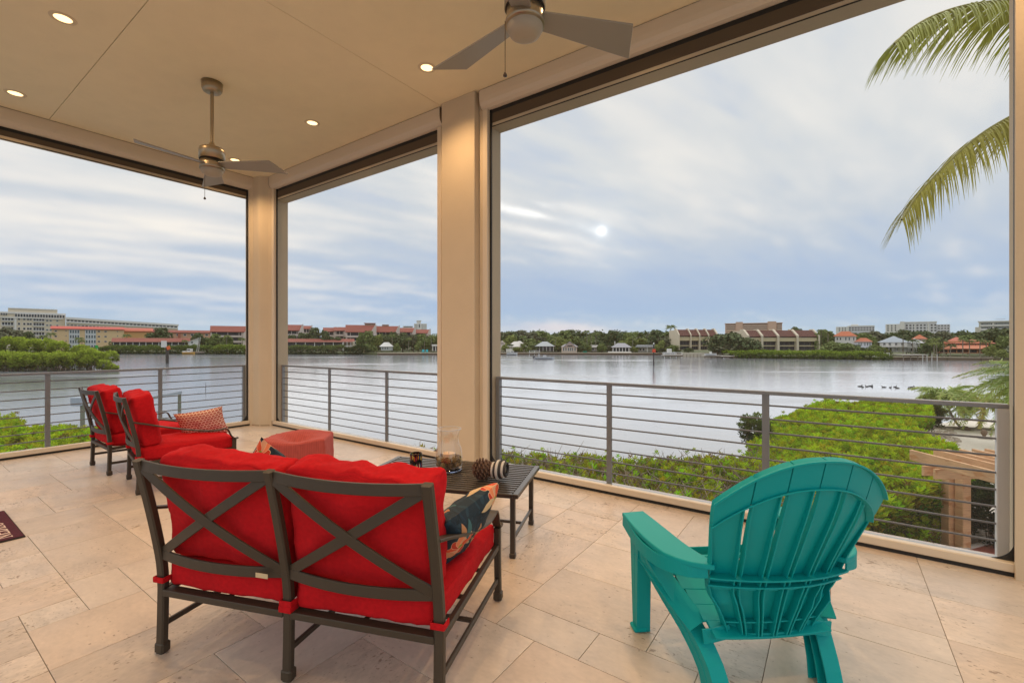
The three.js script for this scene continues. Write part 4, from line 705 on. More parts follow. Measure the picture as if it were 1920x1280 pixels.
{ // tall cream block far left
  const b = house('apartment_block', 'tall cream apartment block at the left edge with a flat stepped roof', 'apartment building', 300, -60, 122, 662);
  b.box('wall', cream, -60, 122, 588, 662, 0, 22); b.box('wall', cream, 14, 107, 577.5, 588, -1, 16); b.box('parapet', trimW, -60, 122.5, 584.8, 588, 0.4, 22.6); b.box('roof_slab', trimW, 14, 107, 577, 578.6, -0.6, 17);
  b.rows(steps(27, 116, 18), 4.2, [587.8], 6.2, 0.5, glassDark); b.rows([0.5, 4.8, 9], 3.8, [587.2], 4.4, 0.5, glassDark);
  for (const y of [595.5, 604.5, 613.5, 622.5, 631.5]) { for (const [a, c] of [[2, 25], [61, 83]]) { b.box('balcony_recess', glassDark, a, c, y, y + 6.4, 0.08, 0.1); b.box('balcony_rail', trimW, a, c, y + 5.0, y + 6.6, 0.5, 0.25); for (const x of steps(a, c - 1, 5)) b.box('mullion', trimW, x, x + 0.9, y, y + 6.4, 0.2, 0.15); } b.rows([32, 42, 49, 54], 5.4, [y], 4.6, 0.06, glassDark); b.rows([85, 91.5, 104], 5.2, [y + 2.2], 3.6, 0.06, glassBlue); }
  b.box('pier', trimW, 25.8, 30.2, 594, 660, 0.4, 0.8); b.box('cornice', white, -60, 118, 594.3, 596.6, 0.7, 1.0);
}
{ // long block behind
  const b = house('apartment_block', 'long low cream block behind the peach building, under the open sky', 'apartment building', 330, 122.5, 334, 662);
  b.poly('wall', cream, [[123, 662], [333, 662], [333, 608], [123, 598.5]], 0, 18); b.poly('roof_edge', trimW, [[122.6, 600.5], [334.2, 609], [334.2, 605.8], [122.6, 596.8]], 0.6, 18.8);
  for (let i = 0; i < 30; i++) { const x = 124 + i * 6.95, y = 601 + (x - 124) * 0.0405; b.win(x, x + 6.3, y, y + 3.6, 0.06, glassDark); if (i < 26) b.win(x, x + 6.0, y + 8.4, y + 11.0, 0.06, i % 3 ? glassDark : glassBlue); }
  b.poly('balcony_slab', trimW, [[123, 606.5], [333, 614.8], [333, 612.6], [123, 604.8]], 0.7, 0.7);
}
{ // peach building
  const b = house('apartment_block', 'peach four-storey apartment building with a red roof edge behind the mangroves', 'apartment building', 235, 95, 232, 664);
  b.box('wall', peach, 96, 232, 616, 664, 0, 16); b.slope('roof', std(0.55, 0.12, 0.09, 0.8), 93.5, 233, 616.8, 611.8, 4, 0.9); b.box('roof_back', std(0.5, 0.12, 0.09, 0.8), 94, 232, 612.4, 616.2, -3, 12);
  for (const [x0, x1] of [[128.5, 148.5], [158.5, 179.5]]) { b.box('glazed_bay', std(0.55, 0.60, 0.64, 0.6), x0, x1, 618, 660, 0.25, 0.5); for (const y of [618.6, 627.8, 637, 646.4, 655]) for (const x of steps(x0 + 1.2, x1 - 4.6, 4)) b.win(x, x + 4.2, y, y + 6.4, 0.3, glassBlue); }
  b.rows([101, 182, 194.5], 5.4, [619.5, 629, 638.5], 3.2, 0.05); b.rows([122, 218.5], 2.2, [619.6, 628.6, 637.6, 646.8], 2.2, 0.05);
}
{
  const b = house('apartment_block', 'long orange building with a red roof running right from the peach building', 'apartment building', 262, 228, 404, 660);
  b.box('wall', std(0.62, 0.36, 0.15, 0.8), 228, 284, 619.5, 660, 0, 14); b.slope('roof', std(0.55, 0.14, 0.10, 0.8), 226, 286, 621.6, 615.5, 5, 0.8);
  b.box('wall', std(0.60, 0.34, 0.22, 0.8), 284.2, 398, 622.5, 660, -1, 14); b.slope('roof', tileRed, 283, 402, 623, 618.2, 5, 0); for (const x of steps(316, 384, 6)) b.win(x, x + 6, 625, 629.5, -0.95); b.box('pillar', std(0.42, 0.14, 0.09, 0.8), 333, 338, 623, 645, -0.2, 1);
}
function screenRow(label, D, x0, x1, yR, yE, yB, posts, base, kinds) {
  const b = house('porch_row', label, 'low building', D, x0, x1, base);
  b.box('wall', std(0.40, 0.33, 0.27, 0.85), x0 + 1, x1 - 1, yE, base, -2.2, 7); b.slope('roof', tileRed, x0 - 2, x1 + 1, yE + 0.3, yR, 5.5, 0.6); b.box('fascia', std(0.45, 0.25, 0.2, 0.8), x0 - 2, x1 + 1, yE, yE + 1, 0.62, 0.2);
  for (let i = 0; i + 1 < posts.length; i++) b.box('screen_panel', screenDark, posts[i] + 0.8, posts[i + 1] - 0.6, yE + 1.2, yB, 0.02, 0.06); for (const p of posts) b.box('post', trimW, p - 0.7, p + 0.7, yE + 0.9, base, 0.1, 0.3); b.box('sill', trimW, x0, x1, yB, yB + 1.2, 0.16, 0.3);
  return b;
}
screenRow('low screened porch row with a red tile roof above the left mangrove bank', 205, 210, 362, 633.5, 640.3, 647.2, steps(212, 346, 12), 652);
{ const b = house('boat_house', 'small white house with a sloping roof beside the boat crane', 'house', 203, 350, 375, 652); b.poly('wall', white, [[352, 652], [370, 652], [372, 634], [352, 641]], 0, 6); b.poly('roof', std(0.5, 0.46, 0.42, 0.8), [[350, 642], [373, 633.6], [373, 632.6], [350, 640.8]], 0.3, 6.6); b.win(357.5, 361.5, 640, 643.5, 0.04); }
function condo(label, D, x0, x1, yR, yE, base, tilt, floors) { // red roofed terrace with stepped balconies
  const b = house('condominium', label, 'condominium', D, x0, x1, base, 'red roofed condominiums');
  const w = x1 - x0; b.box('wall', pinkW, x0, x1, yE, base, 0, 13);
  b.slope('roof', tileRed, x0 - 1, x1 + 0.5, yE + 0.4, yR, 6, 0.8); b.box('roof_back', tileRed, x0, x1, yR + 0.5, yE, -5.8, 7);
  for (let f = 0; f < floors; f++) { const y = yE + 1 + f * 10.2; if (y + 5 < base) { b.box('balcony_recess', screenDark, x0 + 3, x1 - w * 0.24, y, y + 6.2, 0.08, 0.1); b.box('balcony_rail', pinkW, x0 + 2, x1 - w * 0.22, y + 6.2, y + 9.2, 0.7, 0.7); for (const x of steps(x0 + w * 0.15, x1 - w * 0.3, 3)) b.box('divider', pinkW, x, x + 0.8, y, y + 6.2, 0.5, 0.5); } }
  b.poly('gable_wall', pinkW, tilt > 0 ? [[x1 - w * 0.2, base], [x1 + 1.5, base], [x1 + 1.5, yR - 0.6], [x1 - 0.5, yR - 0.6], [x1 - w * 0.2, yE + 4]] : [[x0 - 1.5, base], [x0 + w * 0.12, base], [x0 + w * 0.12, yE + 3], [x0, yR]], 1.0, 10);
  for (const y of [yE + 6, yE + 15, yE + 24]) if (y + 4 < base) { b.win(x1 - w * 0.1, x1 - w * 0.1 + 3, y, y + 3.4, 1.03); }
  return b;
}
condo('red roofed condominium just left of the corner column', 225, 394, 470, 610.5, 621.5, 655, 1, 3);
condo('red roofed condominium directly right of the corner column', 222, 530, 567, 608, 619, 652, 1, 3);
condo('small red roofed condominium half hidden by a dark tree', 248, 566, 584, 610, 616, 650, 1, 2);
condo('pink gabled condominium with a low red roof right of the dark tree', 245, 606, 632, 613.5, 621, 650, 1, 2);
condo('narrow red roofed condominium beside the large one', 242, 626, 650, 612.5, 619.5, 650, 1, 2);
{ const c = condo('largest red roofed condominium with chimneys over the porch row', 228, 648, 704, 608.5, 622, 652, 1, 2); c.box('chimney', std(0.3, 0.2, 0.15, 0.8), 684, 704, 605, 609.5, -5, 3); c.box('chimney_cap', tileRed, 682, 705, 604.4, 605.6, -4.8, 3.4); }
{ const c = condo('second large red roofed condominium with a white gable', 236, 704, 748, 610.5, 622, 652, 1, 2); c.box('chimney', std(0.3, 0.2, 0.15, 0.8), 716, 729, 607.6, 611, -5, 3); }
condo('red roofed condominium behind the tall palms', 250, 748, 778, 614, 622, 650, 1, 2);
condo('pale stepped condominium nearest the broad column', 262, 776, 806, 617, 624, 650, 1, 2);
screenRow('long screened porch row with a brown red roof left of the broad column', 208, 534, 664, 634.8, 640.5, 648.4, steps(537, 642, 7), 658);
{ const b = house('boat_house', 'open two-storey porch end with white posts on the water', 'low building', 204, 640, 690, 662); b.box('wall', pinkW, 661, 684, 640, 656, -1, 6); b.poly('gable_wall', cream, [[661, 656], [684, 656], [684, 637.5], [674, 635.5], [661, 641]], 0, 4); b.box('roof', trimW, 668, 685, 634.6, 636.4, 0.4, 5); b.win(664.5, 668, 640, 645, 0.05); for (const p of [643, 650, 657]) b.box('post', trimW, p, p + 1.2, 641, 661, 0.4, 0.4); b.box('deck', woodGrey, 640, 661, 650.4, 651.6, 0.8, 4); }
{ const b = house('tower_block', 'white tower block far behind the red roofs', 'apartment building', 620, 774, 801, 640); b.box('wall', white, 776, 800, 606.5, 640, 0, 20); b.box('wall', white, 781, 789, 601.5, 606.5, -1, 12); b.box('roof_frame', trimW, 780.5, 790, 600.4, 601.8, -0.5, 13); b.box('glass_slot', glassDark, 785.2, 787, 607.5, 614, 0.15, 0.4); b.rows(steps(790.5, 797.5, 3), 1.8, [608.5, 612.2, 616, 620], 2.2, 0.1); b.rows([777.5, 780.5], 1.8, [608.5, 612.2, 616], 2.2, 0.1); }
{ const b = house('tower_block', 'low pale block beside the far white tower', 'apartment building', 560, 754, 776, 640); b.box('wall', white, 755, 774, 611, 640, 0, 15); b.box('window_band', glassDark, 757, 773.5, 611.6, 613, 0.1, 0.3); }

// cottages on the far shore
{ const b = house('cottage', 'small white cottage with a grey hip roof under trees', 'house', 188, 711, 736, 657); b.box('wall', std(0.55, 0.58, 0.58, 0.8), 714, 736, 649, 657, 0, 7); b.hip('roof', std(0.62, 0.61, 0.58, 0.7), 710.5, 738, 649.6, 641.5, 9, 7); b.rows([716, 720.5, 725], 3, [650.6], 4.2, 0.04, glassBlue); }
{ const b = house('pavilion', 'white flat roofed pavilion next to the broad column', 'house', 186, 809, 834, 658); b.box('wall', trimW, 811, 834, 648, 658, -2, 5); b.box('roof', trimW, 809.5, 834, 646, 648.2, 0.5, 8); for (const p of [810.5, 816, 822.5, 828]) b.box('post', trimW, p, p + 1.1, 648, 658, 0.2, 0.3); for (const p of [812, 817.6, 824]) b.box('opening', glassDark, p, p + 4, 649.5, 657.5, -1.9, 0.2); }
{ const b = house('cottage', 'cream cottage with a broad white roof right of the broad column', 'house', 190, 944, 994, 660); b.box('wall', std(0.60, 0.52, 0.40, 0.8), 951, 985, 649.5, 660, 0, 8); b.hip('roof', std(0.66, 0.62, 0.57, 0.7), 948, 990, 650, 640, 16, 8); b.hip('roof', std(0.66, 0.62, 0.57, 0.7), 962, 986, 647, 639, 10, 6, 0.4, -3); b.rows([953.5, 961, 968.5, 977], 4.2, [651.3], 4.6, 0.04); b.box('porch_wall', white, 949, 962, 653.5, 660, 2.2, 1.5); b.box('wall', pinkW, 935, 946, 642, 660, -4, 6); b.gable('gable', pinkW, 934, 947, 645, 638, 6, -4); }
{ const b = house('cottage', 'grey roofed cottage with a dark screened porch', 'house', 188, 1002, 1042, 659); b.box('wall', std(0.38, 0.36, 0.34, 0.8), 1005, 1036, 649, 659, -1, 7); b.hip('roof', std(0.40, 0.42, 0.43, 0.7), 1002, 1041, 649, 640.2, 15, 8); for (const x of steps(1006, 1032, 5)) b.box('screen_panel', screenDark, x, x + 4.6, 650.4, 657.6, 0.05, 0.1); for (const x of steps(1005, 1038, 6)) b.box('post', trimW, x - 0.3, x + 0.4, 649.6, 659, 0.1, 0.2); }
{ const b = house('cottage', 'tan gabled cottage with tall front windows', 'house', 186, 1050, 1086, 661); b.box('wall', std(0.58, 0.48, 0.40, 0.8), 1053, 1082, 649.5, 661, 0, 8); b.gable('gable', std(0.56, 0.45, 0.40, 0.8), 1057, 1080, 650, 641, 8, 0.4); b.poly('roof', std(0.33, 0.31, 0.33, 0.8), [[1055, 651], [1068.5, 639.4], [1082, 651], [1080, 651], [1068.5, 641], [1057, 651]], 0.9, 9); b.hip('roof', std(0.33, 0.31, 0.33, 0.8), 1051, 1085, 650, 645, 8, 8, 0.4, -1); b.box('vent', screenDark, 1064, 1073.5, 647.3, 649.3, 0.46, 0.1); b.rows([1055.5, 1060, 1064.6, 1068.2, 1071.8, 1077], 2.7, [651.5], 6.6, 0.04, glassBlue); }
{ const b = house('cottage', 'low cottage mostly hidden behind palms on the seawall', 'house', 190, 1098, 1136, 659); b.box('wall', std(0.33, 0.29, 0.26, 0.8), 1100, 1132, 650.5, 659, 0, 6); b.hip('roof', std(0.42, 0.40, 0.38, 0.7), 1098, 1134, 651, 646.8, 10, 6); b.rows([1103, 1110, 1118, 1125], 4.5, [652.4], 4.4, 0.04); }
{ const b = house('cottage', 'white columned cottage with a grey hip roof and chimney', 'house', 184, 1144, 1186, 661); b.box('wall', std(0.60, 0.56, 0.53, 0.8), 1148, 1182, 650.5, 661, -1.2, 7); b.hip('roof', std(0.34, 0.33, 0.36, 0.75), 1145, 1185.5, 651, 643, 13, 8); b.box('chimney', white, 1152, 1153.6, 639.5, 646, -3, 1); for (const x of steps(1149.6, 1179, 6)) { b.box('post', trimW, x - 0.5, x + 0.6, 651.3, 659, 0.1, 0.3); if (x < 1178) b.box('opening', glassDark, x + 1, x + 5.2, 652, 658.6, -1.1, 0.15); } b.box('terrace_wall', white, 1140, 1184, 658.8, 661.6, 1.5, 0.5); }
{ const b = house('cottage', 'flat grey roofed house with a carport under palms', 'house', 186, 1190, 1228, 660); b.box('wall', std(0.50, 0.46, 0.42, 0.8), 1196, 1226, 651, 660, -1, 6); b.poly('roof', std(0.42, 0.44, 0.46, 0.7), [[1191, 650.6], [1228, 650.6], [1228, 646.6], [1194, 646.6]], 0.6, 8); b.rows([1199, 1205], 4, [652.5], 5, -0.95); b.box('post', trimW, 1213, 1215, 650.6, 660, 0, 0.4); }

// townhouse terraces
function terrace(label, D, units, yRidge, yEave, base, wall, screenTop) {
  const x0 = units[0][0], x1 = units[units.length - 1][1], b = house('townhouse_row', label, 'townhouses', D, x0, x1, base, undefined, true), RUN = 3.2;
  const pw = (px, thick) => { const sh = new THREE.Shape([[1.5, 0], [1.5, b.ly(yEave - 1.2)], [1.5 - RUN, b.ly(yRidge - 2)], [-RUN - 0.5, b.ly(yRidge - 2)], [-RUN - 0.5, 0]].map(([z, y]) => new THREE.Vector2(z, y))), g = new THREE.ExtrudeGeometry(sh, { depth: thick, bevelEnabled: false }); g.rotateY(Math.PI / 2); g.scale(1, 1, -1); g.translate(b.lx(px), 0, 0); return mesh('party_wall', boxUV(flipped(plain(g)), 0.5), cream, b.o); };
  for (const [a, c] of units) {
    const w = c - a, wc = w * 0.04, f = a + wc;
    pw(a - 0.4, w < 24 ? 0.35 : 0.7); b.box('back_wall', cream, a, c, yRidge + 1, base, -RUN - 0.6, 6);
    b.box('wall', wall, f, c, yEave - 1, base, 0, RUN); b.slope('roof', brownRoof, f, c - 0.2, yEave + 0.6, yRidge, RUN, 1.2);
    b.box('balcony_wall', wall, f + 0.6, c - 0.4, yEave + 3, yEave + 10, 0.9, 0.9); b.win(f + w * 0.2, f + w * 0.45, yEave + 0.7, yEave + 2.8, 0.95);
    for (const [t, u] of [[screenTop, screenTop + 8.5], [screenTop + 10.2, Math.min(screenTop + 17.6, base - 1)]]) { b.box('screen_panel', screenDark, f + w * 0.14, c - 0.6, t, u, 0.12, 0.1); for (const x of steps(f + w * 0.14, c - 0.9, 4)) b.box('mullion', std(0.2, 0.19, 0.19, 0.7), x - 0.18, x + 0.18, t, u, 0.2, 0.08); }
    b.box('slab', wall, f + 0.4, c, screenTop + 8.5, screenTop + 10.2, 0.5, 0.6); b.win(f + 0.8, f + w * 0.12, screenTop + 1, screenTop + 6, 0.06);
  }
  pw(x1, 0.5); return b;
}
terrace('farther row of four cream townhouses with brown roofs left of the big oak', 178, [[1271, 1293], [1293, 1309.5], [1309.5, 1326], [1326, 1342]], 617.5, 628.6, 656, std(0.56, 0.47, 0.30, 0.8), 638.5);
terrace('nearer row of cream townhouses with brown roofs and tall party walls', 158, [[1398, 1424], [1424, 1454], [1454, 1490], [1490, 1530]], 618.8, 630, 658.5, std(0.58, 0.50, 0.32, 0.8), 638.8);
{ const b = house('apartment_block', 'salmon pink apartment block behind the townhouses', 'apartment building', 330, 1358, 1468, 640); b.box('wall', salmon, 1360, 1467, 606.4, 640, 0, 18); for (const [a, c] of [[1380, 1393], [1440, 1456]]) b.box('stair_tower', salmon, a, c, 603, 640, 0.8, 10); for (const y of [607.6, 611.4, 615.2]) { for (const [a, c] of [[1394, 1439], [1457, 1466], [1362, 1379]]) { b.box('gallery', std(0.16, 0.10, 0.09, 0.8), a, c, y, y + 1.6, 0.1, 0.2); b.box('parapet', std(0.66, 0.50, 0.40, 0.8), a, c, y + 1.6, y + 3.6, 0.5, 0.5); } } b.box('roof_edge', std(0.60, 0.42, 0.33, 0.8), 1359, 1468, 605.2, 606.6, 0.6, 18.6); }
{ const b = house('white_block', 'white office block low on the horizon above the orange roofed villa', 'building', 420, 1567, 1641, 640); b.box('wall', white, 1568, 1592, 612, 640, 0, 16); b.box('wall', std(0.55, 0.56, 0.60, 0.8), 1590, 1640.5, 611.4, 640, -1, 14); for (const x of steps(1592, 1636, 9)) for (const y of [613, 617]) b.win(x, x + 4.2, y, y + 3, -0.95); b.box('plant_room', white, 1596, 1610, 607.6, 611.4, -4, 6); b.rows([1573, 1579, 1584], 3, [613.5, 617.5], 2.8, 0.06); b.box('parapet', white, 1590, 1640.8, 610.4, 611.8, -0.7, 14.6); }
{ const b = house('white_block', 'white hospital-like block in the middle of the right skyline', 'building', 360, 1660, 1783, 640); b.box('wall', white, 1661, 1697, 606.5, 640, 0, 18); b.box('wall', std(0.62, 0.63, 0.66, 0.8), 1695, 1757, 604.2, 640, -1, 16); b.box('wall', std(0.58, 0.58, 0.62, 0.8), 1757.3, 1782.5, 608.6, 640, -2, 14); b.box('tower', white, 1688, 1697, 602, 640, 0.6, 8); for (const y of [608, 613, 618]) { for (const x of steps(1698.5, 1752, 9)) b.win(x, x + 5, y, y + 3.4, -0.95); b.rows(steps(1759.5, 1777, 4), 4, [y + 1.6], 2.8, -1.95); } for (const x of [1664, 1671, 1678]) b.rows([x], 3.4, [608, 612.4, 616.8], 3.2, 0.06); b.box('pier', white, 1715, 1717.4, 604, 640, -0.4, 0.7); b.box('pier', white, 1740, 1743, 604, 640, -0.4, 0.7); b.box('roof_edge', white, 1694, 1758, 602.8, 604.6, -0.6, 17); }
{ const b = house('white_block', 'cream white block with long balconies at the right edge of the skyline', 'building', 300, 1830, 1960, 640); b.box('wall', std(0.64, 0.62, 0.55, 0.8), 1836, 1960, 602, 640, 0, 18); b.box('roof_slab', trimW, 1834, 1960, 600.6, 602.4, 0.9, 19); b.box('penthouse', white, 1893, 1960, 593.5, 600.6, -4, 8); b.box('roof_rail', std(0.4, 0.4, 0.4, 0.6), 1868, 1886, 597.2, 598, -3, 0.2); for (const y of [604, 611.6, 619.2]) { for (const [a, c] of [[1840, 1862], [1865, 1904], [1907, 1950]]) { b.box('balcony_recess', std(0.20, 0.22, 0.22, 0.5), a, c, y, y + 4.6, 0.1, 0.2); b.box('balcony_rail', trimW, a - 1, c + 1, y + 4.2, y + 6.6, 0.9, 0.9); for (const x of steps(a + 2, c - 4, 3)) b.win(x, x + 3.6, y + 0.4, y + 4, 0.14); } } b.box('stair_wing', std(0.62, 0.60, 0.54, 0.8), 1829, 1837, 612, 640, -1, 10); }
{ // orange roofed white villa
  const b = house('villa', 'white two-storey villa with bright orange tile roofs and arcades', 'house', 152, 1560, 1638, 659.5);
  b.box('wall', white, 1566, 1606, 629, 659.5, 0, 8); b.hip('roof', tileOrange, 1562, 1609, 630, 620.4, 13, 8); b.rows([1585, 1591.5, 1600], 3, [631.8], 6.2, 0.05, glassBlue); b.rows([1569, 1575], 3, [632.4], 5, 0.05);
  b.box('wall', std(0.66, 0.67, 0.72, 0.8), 1604, 1635, 639.5, 659.5, 1.5, 8); b.hip('roof', tileOrange, 1602, 1637.5, 640.6, 633.4, 9, 8, 0.5, 1.5); b.rows([1610, 1614, 1621, 1626, 1630.5], 2.3, [642], 6, 1.55, glassBlue);
  b.box('balcony', std(0.55, 0.58, 0.66, 0.8), 1592, 1637, 650.4, 653, 2.6, 1.6); for (const x of [1593, 1600, 1620, 1634]) b.box('pier', std(0.60, 0.63, 0.72, 0.8), x - 0.9, x + 0.9, 653, 659.5, 2.5, 1); b.box('arcade', std(0.06, 0.06, 0.09, 0.7), 1594, 1619, 653.2, 659, 1.56, 0.2); b.box('arcade', std(0.06, 0.06, 0.09, 0.7), 1622, 1633, 653.2, 659, 1.56, 0.2);
}
{
  const b = house('villa', 'large white house with a grey blue roof and two decks', 'house', 146, 1644, 1736, 660);
  b.box('wall', white, 1650, 1702, 641, 660, 0, 9); b.box('wall', white, 1702.3, 1734, 642, 660, -1.5, 9); b.hip('roof', roofGrey, 1645, 1708, 641.6, 629.4, 24, 10); b.hip('roof', std(0.55, 0.56, 0.57, 0.7), 1698, 1735, 642.6, 634.2, 14, 9, 0.5, -1.5);
  b.box('deck', trimW, 1652, 1735, 649, 650.6, 2.2, 3); b.box('deck_rail', trimW, 1652, 1735, 645.6, 646.4, 2.2, 0.2); for (const x of steps(1653, 1734, 12)) b.box('deck_post', trimW, x - 0.4, x + 0.4, 645.6, 659.6, 2.15, 0.25);
  b.rows([1656, 1666, 1678, 1690], 6, [642.4], 6, 0.05); b.rows([1656, 1668, 1680, 1692], 5, [652], 6.4, 0.05); b.rows([1708, 1718, 1727], 5.5, [643.4], 5.6, -1.45); b.rows([1708, 1720], 5, [652], 6.4, -1.45);
}
{ const b = house('villa', 'red roof top seen between the white house and the orange house', 'house', 168, 1708, 1742, 655); b.box('wall', pinkW, 1712, 1738, 634, 655, 0, 7); b.hip('roof', tileOrange, 1709, 1741, 635.4, 626.4, 12, 8); b.rows([1716, 1724, 1731], 3.5, [637], 4, 0.05); }
{
  const b = house('villa', 'sprawling orange house with red tile roofs and a dark screened porch', 'house', 138, 1752, 1872, 662);
  b.box('wall', orangeW, 1770, 1862, 639, 662, 0, 9); b.hip('roof', std(0.50, 0.16, 0.11, 0.85), 1768, 1820, 643, 631.4, 18, 9); b.hip('roof', std(0.50, 0.16, 0.11, 0.85), 1790, 1871, 643.6, 636.5, 22, 9, 0.6, 0.4); b.slope('porch_roof', std(0.58, 0.22, 0.13, 0.85), 1786, 1853, 653, 646.4, 3.2, 3.8); b.slope('porch_roof', std(0.56, 0.22, 0.13, 0.85), 1762, 1786, 654, 648.4, 3.2, 3.4);
  b.box('screen_panel', screenDark, 1764, 1806, 654, 660.6, 2.6, 0.2); b.box('screen_panel', screenDark, 1818, 1832, 653.6, 660.6, 2.6, 0.2); b.box('screen_panel', screenDark, 1840, 1849, 653, 660, 2.6, 0.2); for (const x of [1763, 1779, 1795, 1807, 1817, 1833, 1839, 1850, 1861]) b.box('post', orangeW, x - 0.8, x + 0.8, 651, 662, 3.0, 0.5); b.rows([1796, 1806, 1828, 1842, 1855], 3.4, [644.4], 3.6, 0.05); b.box('terrace', std(0.5, 0.25, 0.15, 0.85), 1756, 1872, 660.6, 662, 3.4, 4);
}

// ------------------------------------------------------------------ foliage
function leafCards(pts, sizeFn, rnd) { // pts: [V pos, V outward]; each card is two folded triangles pairs
  const pos = [];
  for (const [p, out] of pts) {
    const s = sizeFn() * 0.5, a = V(rnd() - 0.5, rnd() - 0.5, rnd() - 0.5).normalize(), n = out.clone().addScaledVector(a, 0.9).normalize(), u = V(rnd() - 0.5, rnd() - 0.5, rnd() - 0.5).cross(n).normalize(), v = n.clone().cross(u);
    const A = p.clone().addScaledVector(u, -s * 1.3), B = p.clone().addScaledVector(v, s * 0.75).addScaledVector(n, s * 0.2), C = p.clone().addScaledVector(u, s * 1.3), D = p.clone().addScaledVector(v, -s * 0.75).addScaledVector(n, s * 0.2);
    for (const q of [A, B, C, A, C, D]) pos.push(q.x, q.y, q.z);
  }
  const g = new THREE.BufferGeometry(); g.setAttribute('position', new THREE.Float32BufferAttribute(pos, 3)); g.computeVertexNormals(); g.setAttribute('uv', new THREE.Float32BufferAttribute(new Float32Array(pos.length / 3 * 2), 2)); return g;
}
function crown(seed, n, blobs, leaf, squash = 1) { // crown about one unit wide and one high, base at 0
  const r = rngOf(seed), pts = [], B = [];
  for (let k = 0; k < blobs; k++) { const a = r() * 6.283, q = Math.sqrt(r()) * 0.34, h = 0.30 + r() * 0.52, R = 0.13 + r() * 0.13; B.push([V(Math.cos(a) * q * (1.25 - h * 0.55), h, Math.sin(a) * q * (1.25 - h * 0.55)), R]); }
  B.push([V(0, 0.55, 0), 0.27], [V(0.05, 0.78, 0), 0.18]);
  for (let i = 0; i < n; i++) { const [c, R] = B[Math.floor(r() * B.length)], d = V(r() * 2 - 1, r() * 2 - 0.75, r() * 2 - 1).normalize(), p = c.clone().addScaledVector(d, R * (0.72 + 0.34 * r())); p.y *= squash; pts.push([p, d]); }
  return leafCards(pts, () => leaf * (0.6 + 0.8 * r()), r);
}
const green = (r, g, b, t = 0) => { const m = std(r, g, b, 0.75); m.side = THREE.DoubleSide; return m; };
const G1 = green(0.10, 0.13, 0.045), G2 = green(0.165, 0.21, 0.055), G3 = green(0.22, 0.255, 0.06), G4 = green(0.15, 0.155, 0.085), G5 = green(0.17, 0.20, 0.12), barkM = std(0.14, 0.11, 0.085, 0.9), barkL = std(0.28, 0.24, 0.19, 0.9);
const CR = [crown(1, 1300, 9, 0.085), crown(2, 1300, 12, 0.08), crown(3, 1100, 7, 0.09), crown(4, 1500, 14, 0.075, 0.8), crown(6, 1300, 10, 0.08, 0.9)];
const trunkGeo = (() => { const r = rngOf(8), l = [limb(V(0, -0.08, 0), V(0.01, 0.30, 0), 0.032, 0.022)]; for (let k = 0; k < 6; k++) { const a = k * 1.05 + r(); l.push(limb(V(0.01, 0.2 + r() * 0.12, 0), V(Math.cos(a) * 0.24, 0.46 + r() * 0.26, Math.sin(a) * 0.24), 0.016, 0.005, 5)); } return join(l); })();
const MARK = [[0, 60, 'the tall cream block'], [60, 130, 'the left mangrove island'], [130, 236, 'the peach building'], [236, 345, 'the long orange building'], [345, 400, 'the boat crane'], [400, 470, 'the condominium left of the corner column'], [470, 600, 'the porch row by the corner column'], [600, 660, 'the small condominiums'], [660, 712, 'the largest red roof'], [712, 760, 'the small white cottage'], [760, 832, 'the sand strip beside the broad column'], [832, 1000, 'the cream cottage with the broad white roof'], [1000, 1048, 'the dark porch cottage'], [1048, 1092, 'the tan gabled cottage'], [1092, 1142, 'the low hidden cottage'], [1142, 1190, 'the white columned cottage'], [1190, 1232, 'the carport house'], [1232, 1272, 'the white railed dock'], [1272, 1345, 'the farther townhouse row'], [1345, 1402, 'the two townhouse rows'], [1402, 1500, 'the nearer townhouse row'], [1500, 1562, 'the end of the townhouses'], [1562, 1642, 'the orange roofed villa'], [1642, 1708, 'the grey blue roofed house'], [1708, 1752, 'the red roof top'], [1752, 1830, 'the orange house'], [1830, 2000, 'the right edge of the far shore']];
const ORD = ['first', 'second', 'third', 'fourth', 'fifth', 'sixth', 'seventh', 'eighth', 'ninth', 'tenth', 'eleventh', 'twelfth'], seenAt = new Map();
const protoTree = new Map();
const trees = []; // [px, D, pyTop, width px, crown, material, kind]
const T = (px, D, top, w, c, m, kind = 'tree') => trees.push([px, D, top, w, c, m, kind]);
// left shore
T(8, 215, 612, 44, 0, G4); T(30, 212, 617, 36, 1, G4); T(48, 210, 622, 24, 2, G1); T(302, 225, 612, 38, 1, G1); T(372, 212, 622, 26, 0, G1); T(388, 214, 626, 34, 3, G1); T(405, 210, 624, 30, 1, G2); T(425, 208, 632, 22, 2, G2); T(350, 216, 634, 24, 3, G2); T(262, 215, 640, 16, 2, G2); T(215, 213, 634, 18, 1, G1); T(98, 205, 640, 22, 1, G2);
// middle
T(548, 212, 626, 22, 1, G1); T(565, 214, 622, 26, 0, G1); T(590, 216, 612, 34, 1, G1); T(612, 214, 620, 26, 2, G1); T(632, 214, 624, 26, 3, G1); T(520, 212, 630, 24, 3, G1); T(676, 200, 622, 20, 0, G2); T(692, 198, 618, 26, 1, G2); T(706, 200, 628, 24, 2, G3); T(716, 206, 615, 24, 3, G1); T(735, 200, 620, 24, 1, G1); T(755, 196, 622, 36, 0, G1); T(775, 198, 628, 24, 2, G4); T(792, 196, 624, 26, 1, G2); T(812, 206, 619, 32, 3, G2); T(826, 200, 622, 26, 0, G2); T(700, 184, 646, 16, 4, G2); T(690, 184, 650, 18, 3, G1); T(686, 190, 640, 18, 3, G2); T(744, 188, 640, 14, 4, G2); T(784, 188, 640, 16, 2, G2);
